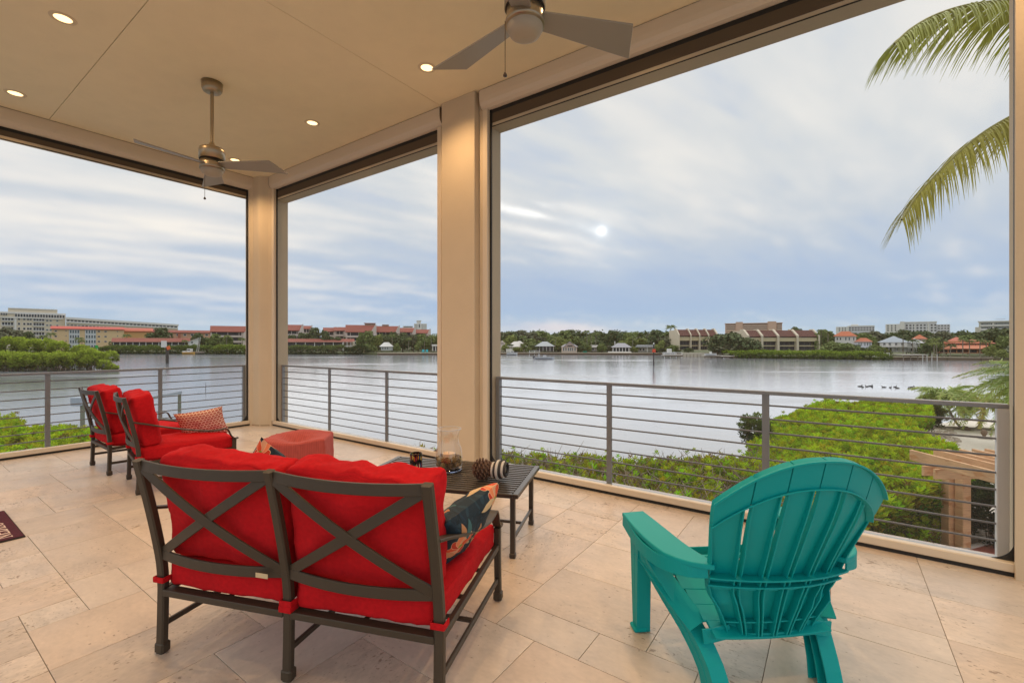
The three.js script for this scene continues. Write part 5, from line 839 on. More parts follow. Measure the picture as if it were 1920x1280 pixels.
// behind the cottages
const rt = rngOf(99);
for (let i = 0; i < 20; i++) T(940 + i * 17.2 + rt() * 6, 220 + rt() * 14, 617 + rt() * 7 - (i === 7 ? 3 : 0), 36 + rt() * 14, Math.floor(rt() * 5), [G1, G2, G1, G4][Math.floor(rt() * 4)]);
for (let i = 0; i < 17; i++) T(948 + i * 19.3 + rt() * 9, 198 + rt() * 8, 628 + rt() * 7, 24 + rt() * 12, Math.floor(rt() * 5), [G2, G1, G3, G2][Math.floor(rt() * 4)]);
T(1062, 206, 617.5, 38, 1, G2); T(1046, 196, 628, 28, 4, G3); T(1148, 204, 617, 30, 0, G1); T(1238, 176, 638, 20, 2, G3); T(1096, 188, 642, 18, 1, G2); T(1128, 188, 640, 20, 4, G2); T(1192, 188, 646, 16, 3, G3); T(1092, 186, 648, 14, 2, G1); T(1250, 190, 620, 40, 3, G4); T(1232, 192, 616, 36, 1, G1); T(1262, 178, 642, 26, 3, G2); T(1290, 176, 650, 16, 4, G1); T(1180, 205, 624, 26, 2, G2);
for (let i = 0; i < 26; i++) T(944 + i * 11.8 + rt() * 7, 188.5 + rt() * 4, 644 + rt() * 7, 13 + rt() * 9, Math.floor(rt() * 5), [G2, G1, G3, G1, G4][Math.floor(rt() * 5)]);
// the big oak between the terraces and trees at their end
T(1372, 150, 610.5, 70, 3, G1, 'oak_tree'); T(1345, 152, 620, 44, 4, G1); T(1402, 152, 624, 44, 3, G1); T(1370, 150, 632, 60, 3, G4); T(1372, 148, 644, 26, 3, G1); T(1345, 158, 650, 18, 3, G1); T(1492, 230, 606, 27, 4, G1); T(1436, 230, 612, 28, 3, G4); T(1545, 160, 616, 26, 0, G2); T(1532, 158, 622, 20, 1, G2); T(1562, 140, 632, 44, 3, G2); T(1590, 139, 636, 38, 3, G2); T(1552, 143, 640, 32, 4, G2); T(1608, 139, 645, 20, 1, G1);
// right
for (let i = 0; i < 18; i++) T(1618 + i * 16.5 + rt() * 6, 215 + rt() * 20, 618.5 + rt() * 5, 34 + rt() * 12, Math.floor(rt() * 5), [G1, G2, G1, G4][Math.floor(rt() * 4)]);
T(1640, 146, 640, 26, 3, G2); T(1700, 150, 636, 22, 1, G2); T(1745, 150, 630, 30, 4, G2); T(1775, 160, 628, 34, 3, G1); T(1815, 165, 626, 36, 1, G2); T(1850, 158, 630, 30, 2, G2); T(1856, 132, 646, 22, 4, G3); T(1646, 150, 646, 18, 1, G3); T(1660, 148, 645, 20, 3, G3); T(1744, 138, 634, 28, 0, G2); T(1736, 136, 645, 20, 2, G1); T(1760, 140, 634, 22, 1, G2); T(1722, 145, 638, 16, 0, G2); T(1838, 180, 614, 40, 3, G1); T(1868, 150, 613, 54, 0, G1); T(1900, 140, 612, 46, 1, G1); T(1890, 122, 630, 34, 2, G2); T(1902, 118, 636, 30, 3, G5); T(1862, 124, 644, 26, 0, G3); T(1878, 112, 652, 26, 4, G3);
for (const [px, D, top, w, c, m, kind] of trees.sort((a, b) => a[0] - b[0])) {
  const key = c + '_' + m.id, mk = MARK.find(([a, b]) => px >= a && px < b)?.[2] ?? 'the far shore', n = (seenAt.get(mk) ?? 0); seenAt.set(mk, n + 1);
  const tone = m === G3 ? 'yellow green' : m === G5 ? 'pale grey green' : m === G4 ? 'dull olive' : m === G1 ? 'dark green' : 'mid green';
  const label = kind === 'oak_tree' ? 'broad spreading dark oak between the two townhouse rows' : `${tone} tree, ${ORD[n] ?? n + 1} from the left beside ${mk}`;
  let o; if (!protoTree.has(key)) { o = thing(kind, label, 'tree', V(0, 0, 0), 0, 'trees along the far shore'); mesh('trunk', trunkGeo, barkM, o); mesh('crown', CR[c], m, o); protoTree.set(key, o); } else { o = protoTree.get(key).clone(); o.name = numbered(kind); o.userData = { ...o.userData, label }; scene.add(o); }
  const base = WATER + 0.6, hgt = fy(top, D) - base; o.position.copy(farBase(px, D, base)); o.rotation.set(0, px * 1.7, 0); o.scale.set(w * D / FPX * 1.22, hgt / 1.0, w * D / FPX * 1.22);
}
// ---- palms
function frondGeo(len, droop, n, leafL, hang, seed, w = 0.03) { // along +x, rises then falls
  const r = rngOf(seed), pos = [], c = new THREE.QuadraticBezierCurve3(V(0, 0, 0), V(len * 0.5, len * 0.32, 0), V(len, -droop, 0));
  const tri = (a, b, d) => { for (const q of [a, b, d]) pos.push(q.x, q.y, q.z); };
  for (let i = 0; i < n; i++) for (const s of [-1, 1]) {
    const t = 0.12 + 0.88 * (i + r() * 0.5) / n, p = c.getPoint(t), d = c.getTangent(t), L = leafL * Math.sin(Math.PI * clamp(0.18 + t * 0.74, 0, 1)) * (0.85 + r() * 0.3), side = V(0, Math.sin((r() - 0.58) * 2.3), s * 0.85).normalize(), dir = d.clone().multiplyScalar(0.55).addScaledVector(side, 0.75 - hang * 0.3).add(V(0, 0.2 - hang * (0.7 + 0.4 * r()), 0)).normalize(), wv = d.clone().multiplyScalar(w * 0.5);
    const m = p.clone().addScaledVector(dir, L * 0.5), e = p.clone().addScaledVector(dir, L * 0.97).add(V(0, -L * hang * 0.25, 0));
    tri(p.clone().sub(wv), p.clone().add(wv), m.clone().add(wv)); tri(p.clone().sub(wv), m.clone().add(wv), m.clone().sub(wv)); tri(m.clone().sub(wv), m.clone().add(wv), e);
  }
  const g = new THREE.BufferGeometry(); g.setAttribute('position', new THREE.Float32BufferAttribute(pos, 3)); g.computeVertexNormals(); g.setAttribute('uv', new THREE.Float32BufferAttribute(new Float32Array(pos.length / 3 * 2), 2));
  const st = plain(new THREE.TubeGeometry(c, 10, len * 0.006, 4)); return [g, st];
}
const farFrond = [0, 1].map((k) => join(frondGeo(1, 0.35 + k * 0.3, 13, 0.42, 0.5, 5 + k, 0.09)));
function farPalm(label, px, D, topPy, spread, lean, mat = G2) {
  const o = thing('palm_tree', label, 'palm tree', farBase(px, D, WATER + 0.6), px * 0.7, 'palms along the far shore'), h = fy(topPy, D) - WATER - 0.6 - spread * D / FPX * 0.25, R = spread * D / FPX / 2;
  mesh('trunk', tube([V(0, -0.4, 0), V(lean * 0.3, h * 0.5, 0), V(lean, h, 0)], 0.115, 6), barkL, o);
  const l = []; for (let k = 0; k < 15; k++) { const g = farFrond[k % 2].clone(); g.scale(R, R, R); g.rotateZ((k % 3) * 0.28 - 0.1); g.rotateY(k * 2.4); l.push(moved(g, lean, h, 0)); } mesh('crown', join(l), mat, o); return o;
}
farPalm('palm at the shore in front of the peach building, left of two', 147, 205, 631, 15, 0.3); farPalm('palm at the shore in front of the peach building, right of two', 154, 204, 636, 14, -0.3);
farPalm('palm before the tall cream block, taller one by the peach building', 93, 206, 622, 16, 0.5); farPalm('palm before the tall cream block, middle one', 81, 204, 627, 15, 0.2); farPalm('low palm over the left mangrove island', 61, 200, 632, 20, 0, G3);
farPalm('palm before the right end of the peach building', 236, 206, 625, 15, 0.2); farPalm('palm beside the small white boat house', 347, 203, 636, 12, 0.2); farPalm('palm in front of the condominium left of the corner column', 455, 205, 632, 14, 0.4); farPalm('palm standing by the balconies left of the corner column', 424, 206, 627, 13, 0.2, G3);
for (const [px, top, s, w, l] of [[735, 626, 13, 0, 'palm behind the small white cottage roof'], [766, 632, 13, 0.3, 'palm with pale fronds over the sand strip'], [795, 634, 13, -0.3, 'palm over the turquoise beach chairs'], [808, 628, 15, 0.2, 'palm touching the white pavilion'], [982, 628, 14, 0.3, 'palm over the cream cottage'], [1040, 630, 12, 3.0, 'leaning palm between the dark porch cottage and the gabled cottage'], [1101, 618, 14, 0.2, 'tall palm left of the low hidden cottage'], [1109, 624, 13, 0.2, 'palm right above the low hidden cottage'], [1117, 622, 13, -0.2, 'palm at the right of the low hidden cottage'], [1186, 628, 14, 0.3, 'palm right of the white columned cottage'], [1221, 626, 13, 0.2, 'palm over the carport house'], [1258, 607.5, 20, 0, 'tall palm sticking out above the trees left of the townhouses']]) farPalm(l, px, 192, top, s, w, px === 1040 ? G3 : G2);
for (const [px, D, top, s, w, l, m] of [[1541, 158, 616, 16, 0.2, 'palm at the end of the townhouses'], [1553, 156, 619, 15, 0, 'second palm at the end of the townhouses'], [1694, 143, 626, 17, 0.3, 'palm in front of the grey blue roofed house, left one', G1], [1712, 142, 634, 16, 0.2, 'palm in front of the grey blue roofed house, right one', G1], [1757, 134, 632, 17, -0.2, 'tall pale palm left of the orange house', G3], [1752, 132, 640, 15, 0.2, 'short orange trunked palm left of the orange house', G3], [1771, 132, 634, 18, 0.6, 'leaning palm before the orange house', G1], [1782, 131, 643, 17, -0.3, 'palm before the dark porch of the orange house', G1], [1806, 130, 632, 15, 0.1, 'slender palm in the middle of the orange house', G2], [1819, 130, 636, 15, 0.1, 'slender palm right of the middle of the orange house', G2], [1838, 128, 634, 16, 0.2, 'palm at the right end of the orange house', G2], [1850, 128, 637, 16, 0, 'last palm at the right end of the orange house', G2]]) farPalm(l, px, D, top, s, w, m);

// ---- mangrove masses: clumps of leaves as one instanced object
const clumpFar = (() => { const r = rngOf(31), p = []; for (let i = 0; i < 13; i++) { const d = V(r() * 2 - 1, r() * 2 - 0.8, r() * 2 - 1).normalize(); p.push([d.clone().multiplyScalar(0.3 + r() * 0.7), d]); } return leafCards(p, () => 0.5 + r() * 0.35, r); })();
const leafMat = new THREE.MeshPhysicalMaterial({ roughness: 0.9, specularIntensity: 0.25, transmission: 0.36, thickness: 0, side: THREE.DoubleSide });
function mass(name, label, category, geo, list, colour, seed) { // list: [pos, scale]
  const r = rngOf(seed), m = new THREE.InstancedMesh(geo, leafMat, list.length), q = new THREE.Quaternion(), E = new THREE.Euler(), M = new THREE.Matrix4(), C = new THREE.Color();
  list.forEach(([p, s, k], i) => { E.set((r() - 0.5) * 0.9, r() * 6.28, (r() - 0.5) * 0.9); q.setFromEuler(E); m.setMatrixAt(i, M.compose(p, q, V(s, s * (0.8 + 0.4 * r()), s))); const c = colour(k ?? r(), r); m.setColorAt(i, C.setRGB(...c)); });
  m.name = numbered(name); m.castShadow = m.receiveShadow = true; scene.add(m); tag(m, label, category); m.userData.kind = 'stuff'; return m;
}
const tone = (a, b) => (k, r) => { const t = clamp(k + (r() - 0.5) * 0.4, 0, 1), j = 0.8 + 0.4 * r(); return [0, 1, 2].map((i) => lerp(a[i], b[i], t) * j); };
function bank(label, pts, h, w, step, sc, colour, seed, uneven = 0.25, name = 'mangrove_bank', category = 'mangroves') { // pts [px, D] along the water's edge
  const r = rngOf(seed), list = [];
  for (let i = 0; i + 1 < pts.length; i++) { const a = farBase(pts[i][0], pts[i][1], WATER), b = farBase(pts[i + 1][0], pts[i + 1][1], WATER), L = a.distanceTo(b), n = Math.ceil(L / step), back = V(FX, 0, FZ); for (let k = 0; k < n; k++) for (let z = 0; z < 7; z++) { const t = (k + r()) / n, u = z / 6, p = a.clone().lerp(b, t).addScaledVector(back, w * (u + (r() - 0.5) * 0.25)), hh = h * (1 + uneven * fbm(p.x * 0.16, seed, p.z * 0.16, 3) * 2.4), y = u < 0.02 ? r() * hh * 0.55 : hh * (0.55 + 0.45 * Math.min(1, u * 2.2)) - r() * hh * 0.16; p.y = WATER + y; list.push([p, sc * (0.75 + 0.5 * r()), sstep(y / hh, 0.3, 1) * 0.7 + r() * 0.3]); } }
  return mass(name, label, category, clumpFar, list, colour, seed);
}
bank('dark green mangrove bank below the long porch row at the left', [[160, 188], [230, 189], [300, 190], [345, 190], [392, 189]], 2.9, 9, 0.35, 0.75, tone([0.022, 0.034, 0.012], [0.18, 0.24, 0.05]), 3);
bank('lighter green mangrove bank under the condominium left of the corner column', [[392, 187], [430, 186], [475, 185]], 3.1, 8, 0.3, 0.75, tone([0.03, 0.045, 0.012], [0.27, 0.35, 0.06]), 4);
bank('dull green mangrove bank right of the corner column', [[528, 184], [570, 183], [632, 181]], 3.0, 8, 0.35, 0.75, tone([0.022, 0.032, 0.014], [0.18, 0.225, 0.065]), 5);
bank('small mangrove clump at the end of the porch row', [[641, 180], [680, 177]], 2.6, 6, 0.35, 0.7, tone([0.025, 0.036, 0.014], [0.08, 0.11, 0.03]), 6, 0.5);
bank('bright green mangrove bank before the nearer townhouses and the villa', [[1378, 139], [1440, 136], [1500, 134], [1560, 131], [1625, 127], [1676, 123]], 1.95, 8, 0.22, 0.55, tone([0.03, 0.05, 0.008], [0.29, 0.40, 0.04]), 7, 0.15);
const woods = tone([0.03, 0.045, 0.016], [0.13, 0.165, 0.05]);
bank('continuous wood behind the row of cottages', [[925, 238], [1010, 236], [1100, 236], [1190, 234], [1275, 232]], 8.3, 16, 0.42, 1.35, woods, 31, 0.32, 'far_woodland', 'woodland');
bank('continuous wood behind the villas at the right', [[1535, 236], [1640, 232], [1760, 228], [1905, 222]], 8.0, 16, 0.42, 1.35, woods, 32, 0.32, 'far_woodland', 'woodland');
bank('wood between the red roofs and the sand strip', [[640, 232], [700, 226], [770, 222], [840, 222]], 6.6, 12, 0.42, 1.25, woods, 33, 0.4, 'far_woodland', 'woodland');
{ // island at the left
  const r = rngOf(12), list = [], B = []; for (let k = 0; k < 70; k++) { const px = -120 + 335 * Math.pow(r(), 0.8), D = 78 + r() * 26 * (px < 160 ? 1 : 0.35), R = 1.1 + r() * 1.7, edge = sstep(px, 222, 120); B.push([farBase(px, D, WATER + 0.5 + (1.5 + 3.1 * r()) * lerp(0.35, 1, edge)), R * lerp(0.6, 1, edge)]); }
  for (const [px, D, y, R] of [[195, 79, 0.8, 1.0], [207, 79, 0.4, 0.7], [214, 79, 0.25, 0.5], [185, 80, 1.8, 1.5], [165, 80, 2.2, 1.7], [140, 79, 1.5, 1.6], [110, 79, 1.6, 1.7], [75, 79, 1.5, 1.7], [40, 79, 1.4, 1.7], [5, 79, 1.4, 1.7], [-30, 79, 1.4, 1.7], [60, 82, 3.9, 1.6], [108, 83, 3.6, 1.5], [18, 84, 4.2, 1.7], [-20, 83, 4.0, 1.6], [150, 82, 3.0, 1.4], [84, 86, 4.0, 1.5], [38, 87, 4.4, 1.4]]) B.push([farBase(px, D, WATER + y), R]);
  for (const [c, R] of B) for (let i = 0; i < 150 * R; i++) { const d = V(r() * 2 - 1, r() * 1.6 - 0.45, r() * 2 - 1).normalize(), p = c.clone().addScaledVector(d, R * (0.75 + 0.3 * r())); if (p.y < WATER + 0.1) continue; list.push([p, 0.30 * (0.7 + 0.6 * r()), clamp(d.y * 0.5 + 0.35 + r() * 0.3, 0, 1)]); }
  mass('mangrove_island', 'leafy mangrove island rising from the water at the left edge', 'mangroves', clumpFar, list, tone([0.022, 0.036, 0.012], [0.44, 0.54, 0.06]), 12);
  const roots = [], rr = rngOf(14); for (let k = 0; k < 160; k++) { const p = farBase(-100 + rr() * 310, 78.4 + rr() * 3, WATER - 0.2); roots.push(limb(p, p.clone().add(V((rr() - 0.5) * 1.2, 1.0 + rr() * 1.3, (rr() - 0.5) * 1.2)), 0.06, 0.03, 5)); }
  const t = mesh(numbered('mangrove_roots'), join(roots), std(0.16, 0.115, 0.085, 0.9), scene); tag(t, 'brown stilt roots at the waterline of the left mangrove island', 'roots'); t.userData.kind = 'stuff';
}

// ------------------------------------------------------------------ near shore: ground, hedges, mound
const polyAt = (list, Y) => list.map(([px, py]) => { const D = (EYE - Y) * FPX / (py - HOR); return [fx(px, D), D]; });
const moundXD = polyAt([[1398, 880], [1404, 815], [1420, 786], [1460, 772], [1505, 762], [1548, 753.5], [1650, 754.5], [1745, 765], [1752, 780], [1706, 797], [1735, 814], [1785, 838], [1830, 862], [1865, 884], [1760, 912], [1640, 965], [1480, 980], [1400, 930]], -1.8);
const hedgeXD = polyAt([[700, 858], [800, 846], [940, 858], [1000, 853], [1080, 856], [1140, 866], [1230, 868], [1300, 858], [1400, 862], [1480, 905], [1600, 985], [1660, 1040], [1660, 1130], [1300, 1080], [1000, 985], [850, 940], [700, 900]], -1.9);
const leftXD = polyAt([[-160, 790], [30, 787], [56, 808], [85, 810], [110, 803], [170, 802], [230, 812], [320, 870], [120, 905], [-160, 915]], -1.85);
const inside = (P, x, y) => { let c = false; for (let i = 0, j = P.length - 1; i < P.length; j = i++) { const [a, b] = P[i], [d, e] = P[j]; if ((b > y) !== (e > y) && x < (d - a) * (y - b) / (e - b) + a) c = !c; } return c; };
const soil = new THREE.MeshStandardMaterial({ roughness: 0.95, map: mapOf(256, (u, v) => { const a = 1 + wrapN(u, v, 5, 5, 2, 4) * 0.9 + wrapN(u, v, 50, 50, 6, 2) * 0.8; return [0.15 * a, 0.115 * a, 0.075 * a]; }) });
const sandMap = mapOf(256, (u, v) => { const a = 1 + wrapN(u, v, 5, 5, 2, 4) * 0.18 + wrapN(u, v, 60, 60, 6, 2) * 0.25; return [0.74 * a, 0.66 * a, 0.56 * a]; }), sandNear = new THREE.MeshStandardMaterial({ map: sandMap, roughness: 0.95 });
landPoly(moundXD, WATER - 0.3, -3.24, soil, 'ground', 'brown soil under the mangrove mound'); landPoly(hedgeXD, WATER - 0.3, -3.236, soil, 'ground', 'brown soil under the hedge below the balcony'); landPoly(leftXD, WATER - 0.3, -3.238, soil, 'ground', 'brown soil under the hedge at the left');
const beachXD = polyAt([[1690, 822], [1722, 800], [1760, 794], [1800, 789], [1850, 786], [1960, 783], [2300, 790], [2300, 1250], [1650, 1150]], -3.2);
landPoly(beachXD, WATER - 0.3, -3.2, sandNear, 'sand_beach', 'pale sand and gravel beach beyond the pergola');
mesh('base', span(-0.22, WX + 0.2, -4.2, -0.302, -0.22, WZ + 0.2), plaster, structure('house_base', 'lower storey wall under the balcony'));
{ const s = mesh(numbered('ground'), span(-0.2, 20, -4.2, -3.06, -1.6, -0.224), soil, scene); s.userData = { kind: 'structure', label: 'planted strip at the foot of the house' }; }

const sprig = (() => { // rosette of folded leaves
  const r = rngOf(71), pos = []; const tri = (a, b, c) => { for (const q of [a, b, c]) pos.push(q.x, q.y, q.z); };
  for (let k = 0; k < 9; k++) { const a = k * 2.4 + r() * 0.5, up = 0.15 + 0.85 * (k / 9), L = 0.085 * (0.8 + 0.4 * r()), w = L * 0.24, d = V(Math.cos(a) * (1.1 - up * 0.6), 0.25 + up * 0.55, Math.sin(a) * (1.1 - up * 0.6)).normalize(), s = V(0, 1, 0).cross(d).normalize(), n = d.clone().cross(s), b = V(0, -0.06 + up * 0.06, 0).addScaledVector(d, 0.012), m = b.clone().addScaledVector(d, L * 0.5).addScaledVector(n, -0.006), e = b.clone().addScaledVector(d, L).addScaledVector(n, 0.006), l = b.clone().addScaledVector(d, L * 0.55).addScaledVector(s, w).addScaledVector(n, 0.012), q = b.clone().addScaledVector(d, L * 0.55).addScaledVector(s, -w).addScaledVector(n, 0.012); tri(b, l, m); tri(m, l, e); tri(b, m, q); tri(m, e, q); }
  const g = new THREE.BufferGeometry(); g.setAttribute('position', new THREE.Float32BufferAttribute(pos, 3)); g.computeVertexNormals(); g.setAttribute('uv', new THREE.Float32BufferAttribute(new Float32Array(pos.length / 3 * 2), 2)); return g;
})();
function canopy(name, label, category, poly, Yc, density, scale, colour, seed, bump = 0.3, sparse = 0, fallPx = 0) {
  const r = rngOf(seed), xs = poly.map((p) => p[0]), ys = poly.map((p) => p[1]), [x0, x1, y0, y1] = [Math.min(...xs), Math.max(...xs), Math.min(...ys), Math.max(...ys)], list = [], n = Math.floor((x1 - x0) * (y1 - y0) * density);
  for (let i = 0; i < n; i++) {
    const X = lerp(x0, x1, r()), D = lerp(y0, y1, r()); if (!inside(poly, X, D)) continue;
    const w = flat(X, D, 0); if (w.z > -0.9 && w.x > -0.9) continue;
    const big = fbm(X * 0.55, D * 0.55, seed, 3), mid = fbm(X * 1.9, D * 1.9, seed + 5, 3);
    if (mid < -0.10 - 0.25 + sparse * 0.28 && r() < 0.85) continue;
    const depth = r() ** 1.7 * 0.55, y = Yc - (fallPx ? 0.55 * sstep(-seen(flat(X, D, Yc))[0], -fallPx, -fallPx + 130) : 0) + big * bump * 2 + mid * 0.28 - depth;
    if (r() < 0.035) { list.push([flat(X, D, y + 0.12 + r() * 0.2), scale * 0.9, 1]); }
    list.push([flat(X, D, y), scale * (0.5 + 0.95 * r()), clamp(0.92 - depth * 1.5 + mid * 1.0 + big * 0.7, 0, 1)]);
  }
  return mass(name, label, category, sprig, list, colour, seed);
}
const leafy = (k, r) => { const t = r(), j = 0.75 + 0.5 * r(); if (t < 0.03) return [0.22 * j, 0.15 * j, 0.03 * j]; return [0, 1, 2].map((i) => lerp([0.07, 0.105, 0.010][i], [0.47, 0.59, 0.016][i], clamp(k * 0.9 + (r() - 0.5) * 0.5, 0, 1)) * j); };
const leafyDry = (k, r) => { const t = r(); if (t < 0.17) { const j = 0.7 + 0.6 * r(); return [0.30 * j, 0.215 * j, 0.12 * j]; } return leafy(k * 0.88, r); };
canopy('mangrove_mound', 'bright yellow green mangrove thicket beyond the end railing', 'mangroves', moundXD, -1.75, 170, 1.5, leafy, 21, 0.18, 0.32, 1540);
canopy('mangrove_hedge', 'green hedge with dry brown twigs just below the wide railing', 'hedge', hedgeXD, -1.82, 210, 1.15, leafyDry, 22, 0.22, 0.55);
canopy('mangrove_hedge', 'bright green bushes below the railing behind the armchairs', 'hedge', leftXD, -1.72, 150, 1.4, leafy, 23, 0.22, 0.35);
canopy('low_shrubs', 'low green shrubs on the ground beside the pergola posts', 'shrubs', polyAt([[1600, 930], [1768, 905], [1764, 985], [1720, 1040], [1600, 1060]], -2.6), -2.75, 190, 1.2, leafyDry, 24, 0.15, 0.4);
{ // dry stems through the hedges
  const stems = (name, label, poly, Y, n, seed, L, matr) => { const r = rngOf(seed), xs = poly.map((p) => p[0]), ys = poly.map((p) => p[1]), l = []; let tries = 0; while (l.length < n && tries++ < n * 8) { const X = lerp(Math.min(...xs), Math.max(...xs), r()), D = lerp(Math.min(...ys), Math.max(...ys), r()); if (!inside(poly, X, D)) continue; const w = flat(X, D, 0); if (w.z > -0.9 && w.x > -0.9) continue; const p = flat(X, D, Y - 0.50 + r() * 0.45), e = p.clone().add(V((r() - 0.5) * L, (0.15 + r() * 0.6) * L * 0.7, (r() - 0.5) * L)); l.push(limb(p, e, 0.011, 0.004, 4)); } const m = mesh(numbered(name), join(l), matr, scene); tag(m, label, 'twigs'); m.userData.kind = 'stuff'; };
  const dry = std(0.30, 0.235, 0.175, 0.9);
  stems('dry_twigs', 'pale dry twigs showing through the hedge below the wide railing', hedgeXD, -1.74, 2600, 61, 0.75, dry);
  stems('dry_twigs', 'brown stems inside the mangrove thicket', moundXD, -1.95, 800, 62, 0.6, std(0.17, 0.12, 0.08, 0.9));
  stems('dry_twigs', 'brown stems inside the bushes at the left', leftXD, -1.95, 420, 63, 0.6, std(0.2, 0.15, 0.1, 0.9));
}
{ // single tall bush at the mound's water edge and the darker one by the beach
  const bush = (label, px, py, Y, R, seed, colour) => { const r = rngOf(seed), D = (EYE - Y) * FPX / (py - HOR), c = flat(fx(px, D), D, Y), o = thing('mangrove_bush', label, 'bush', V(c.x, -3.24, c.z)), list = [], st = []; for (let k = 0; k < 7; k++) st.push(limb(V((r() - 0.5) * 0.3, 0, (r() - 0.5) * 0.3), V((r() - 0.5) * R * 1.3, Y + 3.24 + (r() - 0.3) * R * 0.6, (r() - 0.5) * R * 1.3), 0.02, 0.007, 5)); mesh('stems', join(st), barkM, o); for (let i = 0; i < 620 * R * R; i++) { const d = V(r() * 2 - 1, r() * 2 - 0.9, r() * 2 - 1).normalize(); list.push([V(0, Y + 3.24, 0).addScaledVector(d, R * (0.45 + 0.6 * r())), 1.5 * (0.7 + 0.5 * r()), clamp(0.35 + d.y * 0.4 + r() * 0.2, 0, 1)]); }
    const m = mass('foliage', '', '', sprig, list, colour, seed); scene.remove(m); m.name = 'foliage'; m.userData = { kind: 'stuff' }; o.add(m); };
  bush('leafy dark bush overhanging the water at the left tip of the mangrove thicket', 1415, 806, -2.0, 0.62, 81, tone([0.02, 0.035, 0.01], [0.17, 0.23, 0.035]));
  bush('dark rounded bush where the mangrove thicket meets the beach', 1738, 775, -2.15, 0.80, 82, tone([0.025, 0.035, 0.01], [0.17, 0.185, 0.035]));
  bush('sprig of hedge leaves showing left of the broad column foot', 806, 862, -1.85, 0.30, 83, leafy);
  bush('dark green shrub behind the pergola posts', 1870, 960, -2.35, 0.75, 84, tone([0.015, 0.026, 0.008], [0.05, 0.08, 0.02]));
}

// ------------------------------------------------------------------ palms beside the house
const leafTr = (r, g, b) => { const m = new THREE.MeshPhysicalMaterial({ roughness: 0.9, transmission: 0.34, thickness: 0, side: THREE.DoubleSide }); m.color.setRGB(r, g, b); return m; }, palmLeaf = leafTr(0.34, 0.37, 0.02), palmLeaf2 = leafTr(0.40, 0.36, 0.022); const rachisM = std(0.30, 0.27, 0.07, 0.6);
{
  const o = thing('coconut_palm', 'coconut palm whose two arching fronds hang into view at the upper right', 'palm tree', farBase(2190, 7.2, -3.2)), org = o.position.clone();
  const head = far(2190, 120, 7.2).sub(org); mesh('trunk', tube([V(0, -0.2, 0), V(0.1, head.y * 0.5, 0.1), head], 0.13, 12), barkL, o);
  // a frond along a line of picture points at its own distance; leaflets hang from both sides
  const hangFrond = (pts, D0, D1, L0, seed, mat) => {
    const P = pts.map(([x, y], i) => far(x, y, lerp(D0, D1, i / (pts.length - 1))).sub(org)), c = new THREE.CatmullRomCurve3(P), r = rngOf(seed), pos = [], n = 230, tri = (a, b, d) => { for (const q of [a, b, d]) pos.push(q.x, q.y, q.z); };
    const L = c.getLength();
    for (let i = 0; i < n; i++) for (const s of [-1, 1]) {
      const t = 0.02 + 0.98 * (i + r() * 0.7) / n, p = c.getPointAt(Math.min(t, 1)), d = c.getTangentAt(Math.min(t, 1)), side = d.clone().cross(YS).normalize().multiplyScalar(s), len = L0 * Math.min(1, 0.62 + (1 - t) * 1.3) * (0.78 + 0.35 * r()) * (r() < 0.06 ? 0.5 : 1);
      const out = side.clone().multiplyScalar(0.62 + r() * 0.3).addScaledVector(d, 0.40 + 0.9 * t * t).add(V(0, 0.10 - r() * 0.35, 0)).normalize(), w = 0.036 * (0.8 + 0.4 * r()), wv = d.clone().multiplyScalar(w * 0.5).add(V(0, 0.004, 0)), K = 5; let q = p.clone(), dir = out.clone(), prev = null;
      for (let k = 0; k <= K; k++) { const ww = wv.clone().multiplyScalar(k === K ? 0.05 : k > 2 ? 1 - (k - 2) * 0.3 : 1), a = q.clone().sub(ww), b = q.clone().add(ww); if (prev) { tri(prev[0], prev[1], b); tri(prev[0], b, a); } prev = [a, b]; dir.add(V(0, -(0.34 - 0.20 * t) - 0.12 * r(), 0)).normalize(); q = q.clone().addScaledVector(dir, len / K); }
    }
    const g = new THREE.BufferGeometry(); g.setAttribute('position', new THREE.Float32BufferAttribute(pos, 3)); g.computeVertexNormals(); boxUV(g);
    const f = mesh('frond', g, mat, o); mesh('midrib', new THREE.TubeGeometry(c, 40, 0.016, 6), rachisM, f);
  };
  hangFrond([[2190, 110], [2080, 20], [1960, -8], [1880, 0], [1810, 10], [1750, 30], [1706, 56], [1678, 82]], 7.2, 6.3, 1.12, 5, palmLeaf);
  hangFrond([[2190, 120], [2080, 160], [1980, 178], [1903, 214], [1835, 255], [1765, 318], [1718, 370], [1692, 412]], 7.2, 6.6, 0.98, 6, palmLeaf2);
  hangFrond([[2190, 110], [2210, -40], [2280, -140], [2380, -160], [2500, -80]], 7.2, 7.6, 0.95, 7, palmLeaf); hangFrond([[2190, 120], [2300, 80], [2420, 140], [2500, 260]], 7.2, 6.6, 0.95, 8, palmLeaf); hangFrond([[2190, 120], [2150, 60], [2120, 40], [2100, 60]], 7.2, 10.2, 0.95, 9, palmLeaf2);
}
function smallPalm(name, label, base, crownAt, bend, n, len, leafL, mats, seed, droop = 0.5, hang = 0.45, tr = 0.055) {
  const o = thing(name, label, 'palm tree', base), h = crownAt.clone().sub(base), r = rngOf(seed);
  mesh('trunk', tube([V(0, -0.1, 0), h.clone().multiplyScalar(0.35).add(bend), h.clone().multiplyScalar(0.75).addScaledVector(bend, 0.6), h], tr, 9), barkL, o);
  for (let k = 0; k < n; k++) { const [lg, st] = frondGeo(len * (0.8 + 0.4 * r()), len * (droop + 0.5 * (k % 3) * 0.4), len > 2.1 ? 56 : 36, leafL, hang, seed + k, 0.05), f = mesh('frond', lg, mats[k % mats.length], o), s = mesh('midrib', st, rachisM, f); f.position.copy(h); f.rotation.order = 'YXZ'; f.rotation.set(0, k * 2.4 + r() * 0.4, 0.75 - 1.05 * (k / n) + (r() - 0.5) * 0.2); }
  return o;
}
